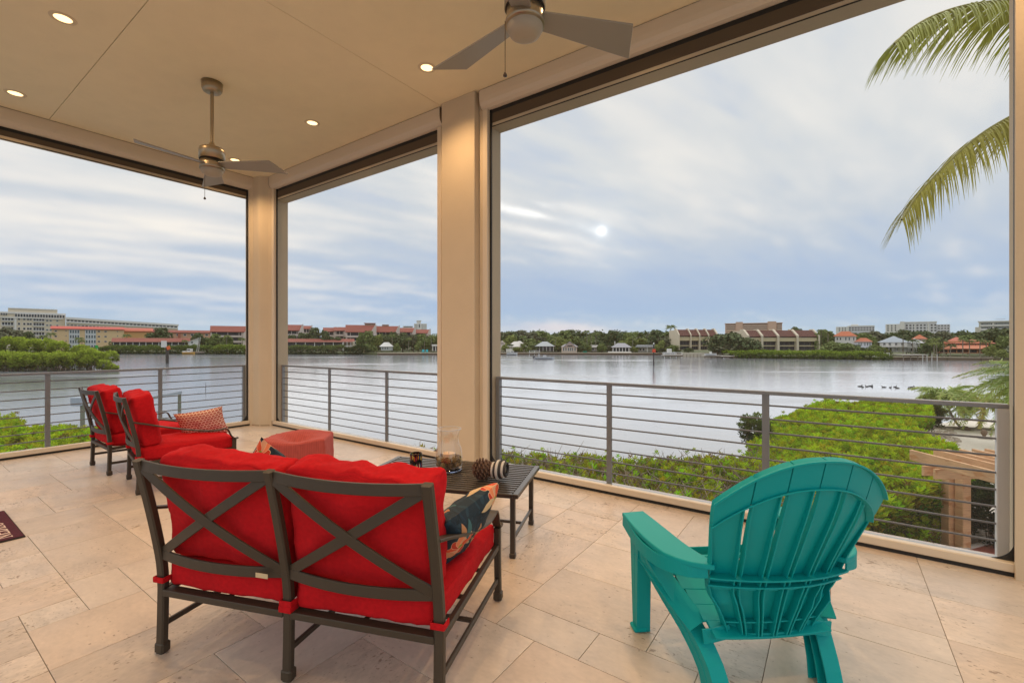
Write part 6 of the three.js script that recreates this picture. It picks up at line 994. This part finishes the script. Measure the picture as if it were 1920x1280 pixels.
const pl1 = leafTr(0.30, 0.40, 0.07), pl2 = leafTr(0.40, 0.48, 0.09), pl3 = leafTr(0.55, 0.44, 0.08), pl4 = leafTr(0.26, 0.34, 0.12);
{
  const b = atY(1810, 806, -3.2), D = seen(b)[2];
  smallPalm('dwarf_palm', 'small palm leaning left from the twin trunk on the beach', b, far(1772, 746, D + 0.2), V(-0.12, -0.1, 0), 34, 1.35, 0.42, [pl1, pl2], 3, 0.30);
  smallPalm('dwarf_palm', 'small palm leaning right from the twin trunk on the beach', b.clone().add(V(0.12, 0, 0.06)), far(1846, 762, D - 0.2), V(0.2, -0.14, 0.05), 36, 1.6, 0.46, [pl2, pl3, pl1], 17, 0.35);
  const st = thing('palm_stump', 'brown root knot where the twin palms meet', 'stump', b.clone()); const sg = lathe([[0.22, -0.05], [0.2, 0.08], [0.12, 0.2], [0.001, 0.22]], 12); mesh('stump', sg, std(0.16, 0.11, 0.08, 0.9), st);
  const c = atY(1975, 850, -3.2), Dc = seen(c)[2]; smallPalm('date_palm', 'large arching silver green palm cut by the end column', c, far(1945, 722, Dc), V(0.05, 0, 0), 46, 2.2, 0.50, [pl4, pl1, pl1, pl2], 29, 0.5, 0.35, 0.12);
}
// ------------------------------------------------------------------ pergola of weathered wood
const cedar = (() => { const map = mapOf(512, (u, v) => { const a = 1 + wrapN(u, v, 4, 60, 2, 4) * 0.55 + wrapN(u, v, 3, 5, 7, 3) * 0.5; const d = sstep(wrapN(u, v, 5, 9, 4, 3), 0.05, 0.3); return [lerp(0.72, 0.55, d) * a, lerp(0.44, 0.26, d) * a, lerp(0.245, 0.11, d) * a]; }); return new THREE.MeshStandardMaterial({ map, roughness: 0.85 }); })();
{
  const d1 = V(RX * 0.05 - FX, 0, RZ * 0.05 - FZ).normalize(), d2 = V(RX + FX * 0.05, 0, RZ + FZ * 0.05).normalize(), p0 = atY(1708, 852, -0.92);
  const o = thing('pergola', 'weathered wooden pergola with slanting rafters beside the end column', 'pergola', V(p0.x, -3.1, p0.z)), up = 2.18;
  for (let k = 0; k < 11; k++) { const a = V(0, up, 0).addScaledVector(d2, k * 0.285 + (k ? 0.24 : 0)), b = a.clone().addScaledVector(d1, 3.2), m = mesh('rafter', boxUV(bar(a, b, 0.055, 0.215, d2, 0.006)), cedar, o); }
  const hb = V(0, up - 0.22, 0).addScaledVector(d1, 0.42); mesh('header', boxUV(bar(hb.clone().addScaledVector(d2, -0.15), hb.clone().addScaledVector(d2, 3.4), 0.055, 0.20, d1, 0.006)), cedar, o); mesh('header', boxUV(bar(hb.clone().addScaledVector(d1, 0.24).addScaledVector(d2, -0.15), hb.clone().addScaledVector(d1, 0.24).addScaledVector(d2, 3.4), 0.055, 0.20, d1, 0.006)), cedar, o);
  const gp = (px, py) => { const p = atY(px, py, -3.1); return V(p.x - p0.x, 0, p.z - p0.z); };
  for (const [px, py] of [[1780, 1022], [1806, 1030]]) { const f = gp(px, py); mesh('post', boxUV(bar(f.clone().add(V(0, -0.1, 0)), f.clone().add(V(0, up - 0.12, 0)), 0.19, 0.19, d1, 0.01)), cedar, o); }
  const f2 = gp(1794, 1026); mesh('brace', boxUV(bar(f2.clone().add(V(-0.12, up - 0.28, 0)), f2.clone().add(V(0.12, up - 0.22, 0)), 0.14, 0.12, d1, 0.01)), cedar, o);
  for (const q of [1.9]) { const f = hb.clone().addScaledVector(d2, 1.6 * q); f.y = 0; mesh('post', boxUV(bar(f, f.clone().add(V(0, up - 0.3, 0)), 0.19, 0.19, d1, 0.01)), cedar, o); }
  // red paved path, its kerb and the gravel round it
  const path = polyAt([[1800, 1030], [1860, 1016], [1960, 1005], [1960, 1090], [1830, 1070]], -3.06); landPoly(path, -3.3, -3.06, std(0.34, 0.09, 0.06, 0.9), 'path', 'red paved path at the foot of the pergola');
  const kb = polyAt([[1700, 1022], [1800, 1026], [1860, 1011], [1960, 1000], [1960, 1005], [1860, 1016], [1800, 1032], [1700, 1028]], -3.02); landPoly(kb, -3.3, -3.02, std(0.6, 0.56, 0.5, 0.9), 'kerb', 'pale kerb beside the red path');
  const r = rngOf(52), rock = new THREE.IcosahedronGeometry(1, 1), l = []; { const P = rock.attributes.position; for (let i = 0; i < P.count; i++) { const s = 1 + 0.25 * PN.noise(P.getX(i) * 2, P.getY(i) * 2, P.getZ(i) * 2); P.setXYZ(i, P.getX(i) * s, P.getY(i) * s * 0.6, P.getZ(i) * s); } rock.computeVertexNormals(); }
  const put = (poly, n, s0, s1, Y) => { const xs = poly.map((p) => p[0]), ys = poly.map((p) => p[1]); for (let i = 0; i < n; i++) { const X = lerp(Math.min(...xs), Math.max(...xs), r()), D = lerp(Math.min(...ys), Math.max(...ys), r()); if (inside(poly, X, D)) l.push([flat(X, D, Y), lerp(s0, s1, r() ** 2)]); } };
  put(polyAt([[1810, 975], [1910, 960], [1910, 1008], [1815, 1018]], -3.1), 900, 0.03, 0.11, -3.12); put(polyAt([[1700, 812], [1725, 798], [1790, 800], [1800, 835], [1740, 830]], -3.2), 700, 0.03, 0.14, -3.2); put(polyAt([[1640, 960], [1720, 940], [1780, 1000], [1700, 1020]], -3.2), 260, 0.03, 0.09, -3.2);
  const im = new THREE.InstancedMesh(rock, std(1, 1, 1, 0.9), l.length), M = new THREE.Matrix4(), q = new THREE.Quaternion(), C = new THREE.Color(); l.forEach(([p, s], i) => { q.setFromEuler(new THREE.Euler(r() * 0.5, r() * 6, r() * 0.5)); im.setMatrixAt(i, M.compose(p, q, V(s, s, s))); const k = 0.7 + 0.5 * r(); im.setColorAt(i, C.setRGB(0.44 * k, 0.36 * k, 0.28 * k)); }); im.name = 'loose_stones'; tag(im, 'loose pale stones and shell gravel along the beach and pergola', 'stones'); im.userData.kind = 'stuff'; im.castShadow = true; scene.add(im);
}
{ // things on the beach
  const b = atY(1846, 822, -3.2), o = thing('garden_statue', 'small brown figure-like stump standing on the sand', 'garden ornament', b); mesh('body', lathe([[0.16, 0], [0.17, 0.03], [0.07, 0.06], [0.06, 0.14], [0.11, 0.22], [0.13, 0.33], [0.06, 0.42], [0.001, 0.44]], 14), std(0.24, 0.16, 0.11, 0.9), o); mesh('plinth', moved(cbox(0.5, 0.04, 0.5, 0.01), 0, 0.0, 0), std(0.45, 0.4, 0.33, 0.9), o);
  const a = atY(1752, 803, -3.2), c = atY(1900, 808, -3.2); top('driftwood_log', limb(a.clone().add(V(0, 0.05, 0)), c.clone().add(V(0, 0.05, 0)), 0.09, 0.07, 9), std(0.26, 0.21, 0.17, 0.9), 'long weathered timber lying along the top of the beach', 'timber');
  const w = atY(1900, 806, -3.2), s = thing('garden_wall', 'low white wall beside the end column on the beach', 'wall', w, YAW); mesh('wall', moved(cbox(1.1, 0.65, 0.3, 0.02), 0.15, 0.3, 0), white, s);
}
// ------------------------------------------------------------------ dock at the left, markers, boats, birds
{
  const D = 30, o = thing('wooden_dock', 'grey wooden dock posts and rails in the water behind the armchairs', 'dock', farBase(250, D, WATER), YAW), L = (px, d = D) => fx(px, d) - fx(250, D), Y = (py, d = D) => fy(py, d) - WATER;
  const pileM = std(0.20, 0.21, 0.15, 0.9), grayB = std(0.36, 0.40, 0.43, 0.8);
  const pile = (px, top, d) => mesh('pile', limb(V(L(px, d), -0.6, -(d - D)), V(L(px, d), Y(top, d), -(d - D)), 0.115, 0.105, 10), pileM, o);
  pile(336, 736, 33); pile(265, 735, 33); pile(154, 756, 27); pile(235, 735, 34); pile(300, 742, 35);
  mesh('rail', bar(V(L(274, 30), Y(748, 30), 0), V(L(340, 33), Y(735.5, 33), -3), 0.2, 0.06, YS), grayB, o); mesh('rail', bar(V(L(233, 33), Y(735, 33), -3), V(L(268, 33), Y(734, 33), -3), 0.16, 0.06, YS), grayB, o); mesh('walkway', bar(V(L(150, 27.4), Y(752, 27.4) - 0.05, 2.6), V(L(300, 31), Y(752, 31) - 0.2, -1), 0.08, 0.7, YS), grayB, o);
  mesh('lift_box', moved(cbox(0.58, 0.5, 0.5, 0.03), L(147, 27), Y(752, 27), 3), std(0.36, 0.42, 0.48, 0.6), o);
}
const pole = (px, base, top, r, mat, o, D, nm = 'pole') => mesh(nm, limb(V(0, -0.5, 0), V(0, fy(top, D) - WATER, 0), r, r, 8), mat, o);
{
  let D = 5 * FPX / (669 - HOR) * 0 + 108, o = thing('channel_marker', 'channel pile with a white board and an orange diamond board', 'channel marker', farBase(313, D, WATER), YAW); pole(313, 0, 650, 0.32, std(0.06, 0.055, 0.05, 0.9), o, D, 'pile'); const k = D / FPX; const s1 = mesh('white_board', cbox(9 * k, 12 * k, 0.12, 0.02), white, o); s1.position.set(-4.5 * k, fy(645, D) - WATER, 0.3); s1.rotation.y = 0.3; const s2 = mesh('orange_board', cbox(6.5 * k, 6.5 * k, 0.08, 0.02), std(0.75, 0.13, 0.03, 0.6), o); s2.position.set(4.2 * k, fy(652, D) - WATER, 0.35); s2.rotation.z = 0.4; mesh('bracket', moved(cbox(9 * k, 0.18, 0.15, 0.02), 0, fy(652, D) - WATER, 0.1), std(0.3, 0.3, 0.3, 0.7), o);
  D = 88; o = thing('channel_marker', 'green square channel marker over the left mangrove island', 'channel marker', farBase(181.5, 88, WATER), YAW); D = 88; pole(181, 0, 652, 0.07, white, o, D); const g = mesh('green_board', cbox(0.56, 0.56, 0.05, 0.01), std(0.01, 0.42, 0.07, 0.6), o); g.position.set(0, fy(650, D) - WATER, 0.1);
  D = 95; o = thing('channel_marker', 'dark channel pole with an orange triangle board before the carport house', 'channel marker', farBase(1226, D, WATER), YAW); pole(1226, 0, 645, 0.13, std(0.05, 0.045, 0.05, 0.9), o, D); const t = new THREE.Shape(); t.moveTo(-0.38, -0.3); t.lineTo(0.38, -0.3); t.lineTo(0.3, 0.36); t.lineTo(-0.3, 0.36); const tb = mesh('orange_board', boxUV(plain(new THREE.ExtrudeGeometry(t, { depth: 0.05, bevelEnabled: false }))), std(0.75, 0.08, 0.03, 0.6), o); tb.position.set(0, fy(657.5, D) - WATER, 0.15); mesh('lantern', moved(lathe([[0.001, 0], [0.14, 0], [0.14, 0.3], [0.001, 0.36]], 10), 0, fy(645.5, D) - WATER, 0), white, o);
  for (const [px, py, top, l] of [[385, 732, 716, 'thin dark stick in the water behind the second armchair'], [590, 702, 694, 'thin stick in the water in the narrow opening']]) { const Dd = 5 * FPX / (py - HOR), s = thing('water_stick', l, 'stick', farBase(px, Dd, WATER), 0); mesh('stick', limb(V(0, -0.3, 0), V(0.05, fy(top, Dd) - WATER, 0), 0.035, 0.015, 6), std(0.05, 0.045, 0.04, 0.9), s); mesh('branch', limb(V(0.01, 0.25, 0), V(-0.14, 0.42, 0), 0.015, 0.01, 5), std(0.05, 0.045, 0.04, 0.9), s); }
}
function hull(L, W, Hh) { const sec = [[-0.5, 0.8, 0], [-0.2, 1, 0], [0.15, 0.95, 0.02], [0.35, 0.65, 0.08], [0.5, 0.03, 0.18]], pos = [], ring = sec.map(([t, w, s]) => [V(t * L, Hh * (1 + s), W / 2 * w), V(t * L, Hh * 0.25, W / 2 * w * 0.8), V(t * L, -0.12, 0), V(t * L, Hh * 0.25, -W / 2 * w * 0.8), V(t * L, Hh * (1 + s), -W / 2 * w)]), tri = (a, b, c) => { for (const q of [a, b, c]) pos.push(q.x, q.y, q.z); }; for (let i = 0; i + 1 < ring.length; i++) for (let k = 0; k < 4; k++) { tri(ring[i][k], ring[i][k + 1], ring[i + 1][k + 1]); tri(ring[i][k], ring[i + 1][k + 1], ring[i + 1][k]); } const r0 = ring[0]; for (let k = 1; k < 4; k++) tri(r0[0], r0[k + 1], r0[k]); for (let i = 0; i + 1 < ring.length; i++) { const a = ring[i][0].clone().setY(Hh * 0.7), b = ring[i][4].clone().setY(Hh * 0.7), c = ring[i + 1][4].clone().setY(Hh * 0.7), d = ring[i + 1][0].clone().setY(Hh * 0.7); tri(a, b, c); tri(a, c, d); } const g = new THREE.BufferGeometry(); g.setAttribute('position', new THREE.Float32BufferAttribute(pos, 3)); g.computeVertexNormals(); return boxUV(g); }
const hullW = std(0.62, 0.63, 0.64, 0.4); hullW.side = THREE.DoubleSide;
{
  let D = 131, o = thing('motor_boat', 'small pale motorboat under way with two people aboard', 'boat', farBase(1020, D, WATER), YAW); const k = D / FPX;
  mesh('hull', hull(38 * k, 2.1, 0.62), std(0.50, 0.53, 0.57, 0.4, 0, { side: THREE.DoubleSide }), o); mesh('console', moved(cbox(1.0, 0.75, 0.8, 0.06), 0.2, 0.85, 0), std(0.5, 0.5, 0.52, 0.5), o); mesh('windscreen', moved(cbox(0.08, 0.45, 1.2, 0.02), 0.75, 1.25, 0), glassDark, o); mesh('outboard', moved(cbox(0.55, 0.9, 0.5, 0.1), -2.9, 0.6, 0), std(0.06, 0.06, 0.07, 0.5), o);
  const body = (label, x, z, shirt) => { const p = thing('person', label, 'person', farBase(1020, D, WATER + 0.42), YAW); p.position.add(V(RX * x - FX * z, 0, RZ * x - FZ * z)); mesh('body', join([lathe([[0.001, 0], [0.19, 0.02], [0.2, 0.3], [0.17, 0.5], [0.23, 0.82], [0.2, 0.92], [0.06, 0.98], [0.06, 1.04]], 12).scale(1, 1, 0.65), moved(new THREE.SphereGeometry(0.115, 12, 10), 0, 1.15, 0), limb(V(0.2, 0.88, 0), V(0.36, 0.6, 0.1), 0.06, 0.045), limb(V(0.36, 0.6, 0.1), V(0.55, 0.68, 0.1), 0.045, 0.035), limb(V(-0.2, 0.88, 0), V(-0.26, 0.55, 0.05), 0.06, 0.045)]), shirt, p); };
  body('person in dark clothes standing at the helm of the small motorboat', -0.1, 0.1, std(0.04, 0.04, 0.06, 0.8)); body('person in pale clothes seated at the stern of the small motorboat', -1.5, -0.1, std(0.42, 0.42, 0.44, 0.8));
  const foam = []; const r = rngOf(19); for (let i = 0; i < 260; i++) { const t = r(), x = -2.6 - t * 16, w = 0.5 + t * 2.4, z = (r() < 0.5 ? -1 : 1) * w * (0.7 + 0.4 * r()); foam.push(moved(new THREE.BoxGeometry(0.5 + r() * 0.9, 0.05 + 0.1 * (1 - t), 0.10 + 0.22 * r()), x, 0.0, z)); } const fo = mesh(numbered('boat_wake'), join(foam), std(0.70, 0.72, 0.74, 0.7), scene); fo.position.copy(farBase(1020, D, WATER)); fo.rotation.y = YAW; tag(fo, 'white foam wake trailing behind the small motorboat', 'wake'); fo.userData.kind = 'stuff';
  D = 186; o = thing('work_boat', 'yellow and white work boat moored by the crane at the left shore', 'boat', farBase(354, D, WATER), YAW); mesh('hull', hull(22 * D / FPX, 2.2, 0.8), std(0.60, 0.34, 0.06, 0.5, 0, { side: THREE.DoubleSide }), o); mesh('cabin', moved(cbox(1.6, 1.5, 1.4, 0.1), 0.3, 1.5, 0), white, o); mesh('cabin_window', moved(cbox(1.2, 0.5, 1.44, 0.05), 0.3, 1.8, 0), glassDark, o); mesh('bow_locker', moved(cbox(1.4, 0.6, 1.2, 0.1), -1.7, 1.0, 0), white, o);
  D = 188; o = thing('dock_crane', 'pale lattice crane mast leaning over the left shore', 'crane', farBase(369, D, WATER + 0.6), YAW); const kk = D / FPX; for (const s of [-1, 1]) mesh('mast_tube', limb(V(s * 0.5, 0, 0), V(6 * kk + s * 0.15, 29 * kk, 0), 0.09, 0.06, 6), std(0.55, 0.53, 0.5, 0.6), o); const lat = []; for (let i = 0; i < 9; i++) { const f = (t, s) => V(lerp(s * 0.5, 6 * kk + s * 0.15, t), t * 29 * kk, 0); lat.push(limb(f(i / 9, i % 2 ? 1 : -1), f((i + 1) / 9, i % 2 ? -1 : 1), 0.045, 0.045, 5)); } mesh('lattice', join(lat), std(0.5, 0.48, 0.45, 0.6), o); mesh('base', moved(cbox(5, 0.6, 2, 0.05), 0.6, 0.2, 0.6), woodGrey, o);
  o = thing('moored_boat', 'white boat moored by the cream cottage', 'boat', farBase(960, 176, WATER), YAW); mesh('hull', hull(4.2, 1.9, 0.9), hullW, o); mesh('cabin', moved(cbox(1.5, 0.9, 1.3, 0.1), 0, 1.2, 0), white, o); mesh('cabin_window', moved(cbox(1.1, 0.35, 1.34, 0.04), 0.1, 1.35, 0), glassDark, o);
}
function dock(label, D, x0, x1, base, deckY, rail) { const o = thing('boat_dock', label, 'dock', farBase((x0 + x1) / 2, D, WATER), YAW), k = D / FPX, w = (x1 - x0) * k, dy = (base - deckY) * k; mesh('deck', moved(cbox(w, 0.22, 3, 0.03), 0, dy, 0), std(0.5, 0.47, 0.42, 0.85), o); for (const t of steps(-0.48, 0.48, Math.max(3, Math.round(w / 1.6)))) { mesh('pile', limb(V(t * w, -0.5, 1.3), V(t * w, dy + (rail ? 0.9 : 0.1), 1.3), 0.11, 0.1, 6), rail ? trimW : woodGrey, o); } if (rail) { mesh('rail', moved(cbox(w, 0.1, 0.08, 0.02), 0, dy + 0.88, 1.3), trimW, o); mesh('rail', moved(cbox(w, 0.08, 0.06, 0.02), 0, dy + 0.48, 1.3), trimW, o); } mesh('fender', moved(cbox(w, 0.35, 0.12, 0.03), 0, dy - 0.22, 1.52), std(0.10, 0.07, 0.05, 0.9), o); return o; }
dock('white railed dock left of the farther townhouses', 147, 1243, 1277, 670.2, 665.5, true); dock('low grey dock with lifts in front of the farther townhouses', 143, 1318, 1352, 671, 666.6, false); dock('short pale jetty left of the bright mangrove bank', 141, 1352, 1379, 671.4, 667.4, false); dock('white railed dock in front of the dark porch cottage', 172, 992, 1012, 666, 661.5, true); dock('dark deck in front of the grey blue roofed house', 124, 1686, 1728, 675.6, 665, false);
{ let o = thing('retaining_wall', 'pale low retaining wall on the bank below the farther townhouses', 'wall', farBase(1317, 152, WATER), YAW); mesh('wall', moved(cbox(14, 1.5, 0.5, 0.05), 0, 0.7, 0), std(0.55, 0.50, 0.40, 0.85), o); for (const t of steps(-6.5, 6.5, 12)) mesh('post', moved(cbox(0.2, 1.0, 0.16, 0.02), t, 0.5, 0.34), std(0.35, 0.3, 0.24, 0.9), o);
  const hl = thing('boat_lift', 'white pilot house boat on a lift at the railed dock', 'boat', farBase(1255, 150, WATER + 0.9), YAW); mesh('hull', hull(4, 1.7, 0.7), hullW, hl); mesh('cabin', moved(cbox(1.3, 1.3, 1.2, 0.08), 0, 1.2, 0), white, hl);
  const j = thing('skiff', 'small white skiff on the low grey dock', 'boat', farBase(1333, 142, WATER + 0.8), YAW); mesh('hull', hull(3.6, 1.5, 0.55), hullW, j); mesh('console', moved(cbox(0.6, 0.7, 0.6, 0.05), 0, 0.8, 0), white, j);
  const q = thing('garden_fence', 'white slatted fence between the villa and the grey blue roofed house', 'fence', farBase(1652, 138, WATER + 0.6), YAW); for (const t of steps(-2.6, 2.6, 9)) mesh('post', moved(cbox(0.14, 1.1, 0.14, 0.02), t, 0.55, 0), trimW, q); for (const y of [0.45, 1.05]) mesh('rail', moved(cbox(5.4, 0.14, 0.1, 0.02), 0, y, 0.1), trimW, q);
  for (const [px, l] of [[1731, 'leftmost of the four white mooring piles'], [1739, 'second of the four white mooring piles from the left'], [1748, 'third of the four white mooring piles from the left'], [1758, 'rightmost of the four white mooring piles']]) top('mooring_pile', limb(farBase(px, 116, WATER - 0.5), farBase(px, 116, fy(664, 116)), 0.10, 0.09, 8), std(0.5, 0.49, 0.46, 0.8), l, 'mooring pile', 'white mooring piles by the orange house');
  for (const [px, l] of [[793, 'left one of two tiny turquoise beach chairs on the sand strip'], [800, 'right one of two tiny turquoise beach chairs on the sand strip']]) { const c = thing('beach_chair', l, 'chair', farBase(px, 180.5, WATER + 0.7), YAW, 'turquoise beach chairs'); const tq = std(0.03, 0.40, 0.46, 0.6); mesh('seat', moved(cbox(0.9, 0.12, 0.8, 0.03), 0, 0.45, 0), tq, c); const bk = mesh('backrest', cbox(0.9, 0.9, 0.1, 0.03), tq, c); bk.position.set(0, 0.85, -0.45); bk.rotation.x = -0.3; for (const s of [-0.4, 0.4]) mesh('leg', moved(cbox(0.1, 0.45, 0.8, 0.02), s, 0.2, 0), tq, c); }
  const kb = thing('upturned_canoe', 'small green upturned canoe by the low hidden cottage', 'boat', farBase(1097, 181, WATER + 0.75), YAW); const hg = hull(1.6, 0.8, 0.7); mesh('hull', hg, std(0.01, 0.22, 0.13, 0.5, 0, { side: THREE.DoubleSide }), kb); mesh('thwart', moved(cbox(0.12, 0.08, 0.7, 0.01), 0, 0.5, 0), woodGrey, kb);
}
{ // cormorants or ducks resting on the water, in a loose line
  const bg = () => { const l = [new THREE.SphereGeometry(0.14, 12, 8).scale(1.7, 0.75, 0.8).translate(0, 0.05, 0), limb(V(0.17, 0.08, 0), V(0.22, 0.24, 0), 0.045, 0.03, 7), new THREE.SphereGeometry(0.05, 10, 8).scale(1.25, 0.9, 0.9).translate(0.235, 0.26, 0), limb(V(0.27, 0.255, 0), V(0.35, 0.245, 0), 0.016, 0.008, 5), limb(V(-0.18, 0.07, 0), V(-0.34, 0.10, 0), 0.05, 0.012, 6)]; return join(l); };
  const geo = bg().scale(0.78, 0.72, 0.78), m = std(0.035, 0.03, 0.028, 0.8), list = [[1613, 724.6], [1618.5, 726], [1626, 725], [1632.5, 724], [1636, 725.6], [1658, 726.2], [1670, 727], [1679, 725.8], [1683, 727.8], [1704.5, 728.4], [1710, 726.4], [1713, 729], [1717.5, 727.6], [1733.5, 729.2], [1737, 728.4], [1748.5, 729.8], [1762, 729.8], [1769, 730.2]], w = ['first', 'second', 'third', 'fourth', 'fifth', 'sixth', 'seventh', 'eighth', 'ninth', 'tenth', 'eleventh', 'twelfth', 'thirteenth', 'fourteenth', 'fifteenth', 'sixteenth', 'seventeenth', 'eighteenth'];
  let first; list.forEach(([px, py], i) => { const p = atY(px, py, WATER), turn = i * 1.9, label = `dark water bird, ${w[i]} from the left in the floating line`; if (!first) { first = thing('water_bird', label, 'bird', p, turn, 'dark birds floating in a line on the bay'); mesh('body', geo, m, first); } else copyOf(first, label, p, turn); });
}

// ------------------------------------------------------------------ units to metres
for (const o of scene.children) { if (o === sun || o === sun.target) continue; o.position.multiplyScalar(KM); o.scale.multiplyScalar(KM); }
camera.position.multiplyScalar(KM);
scene.traverse((o) => { if (o.isMesh) { if (o.castShadow === undefined) o.castShadow = true; o.receiveShadow = true; } });
renderer.render(scene, camera);
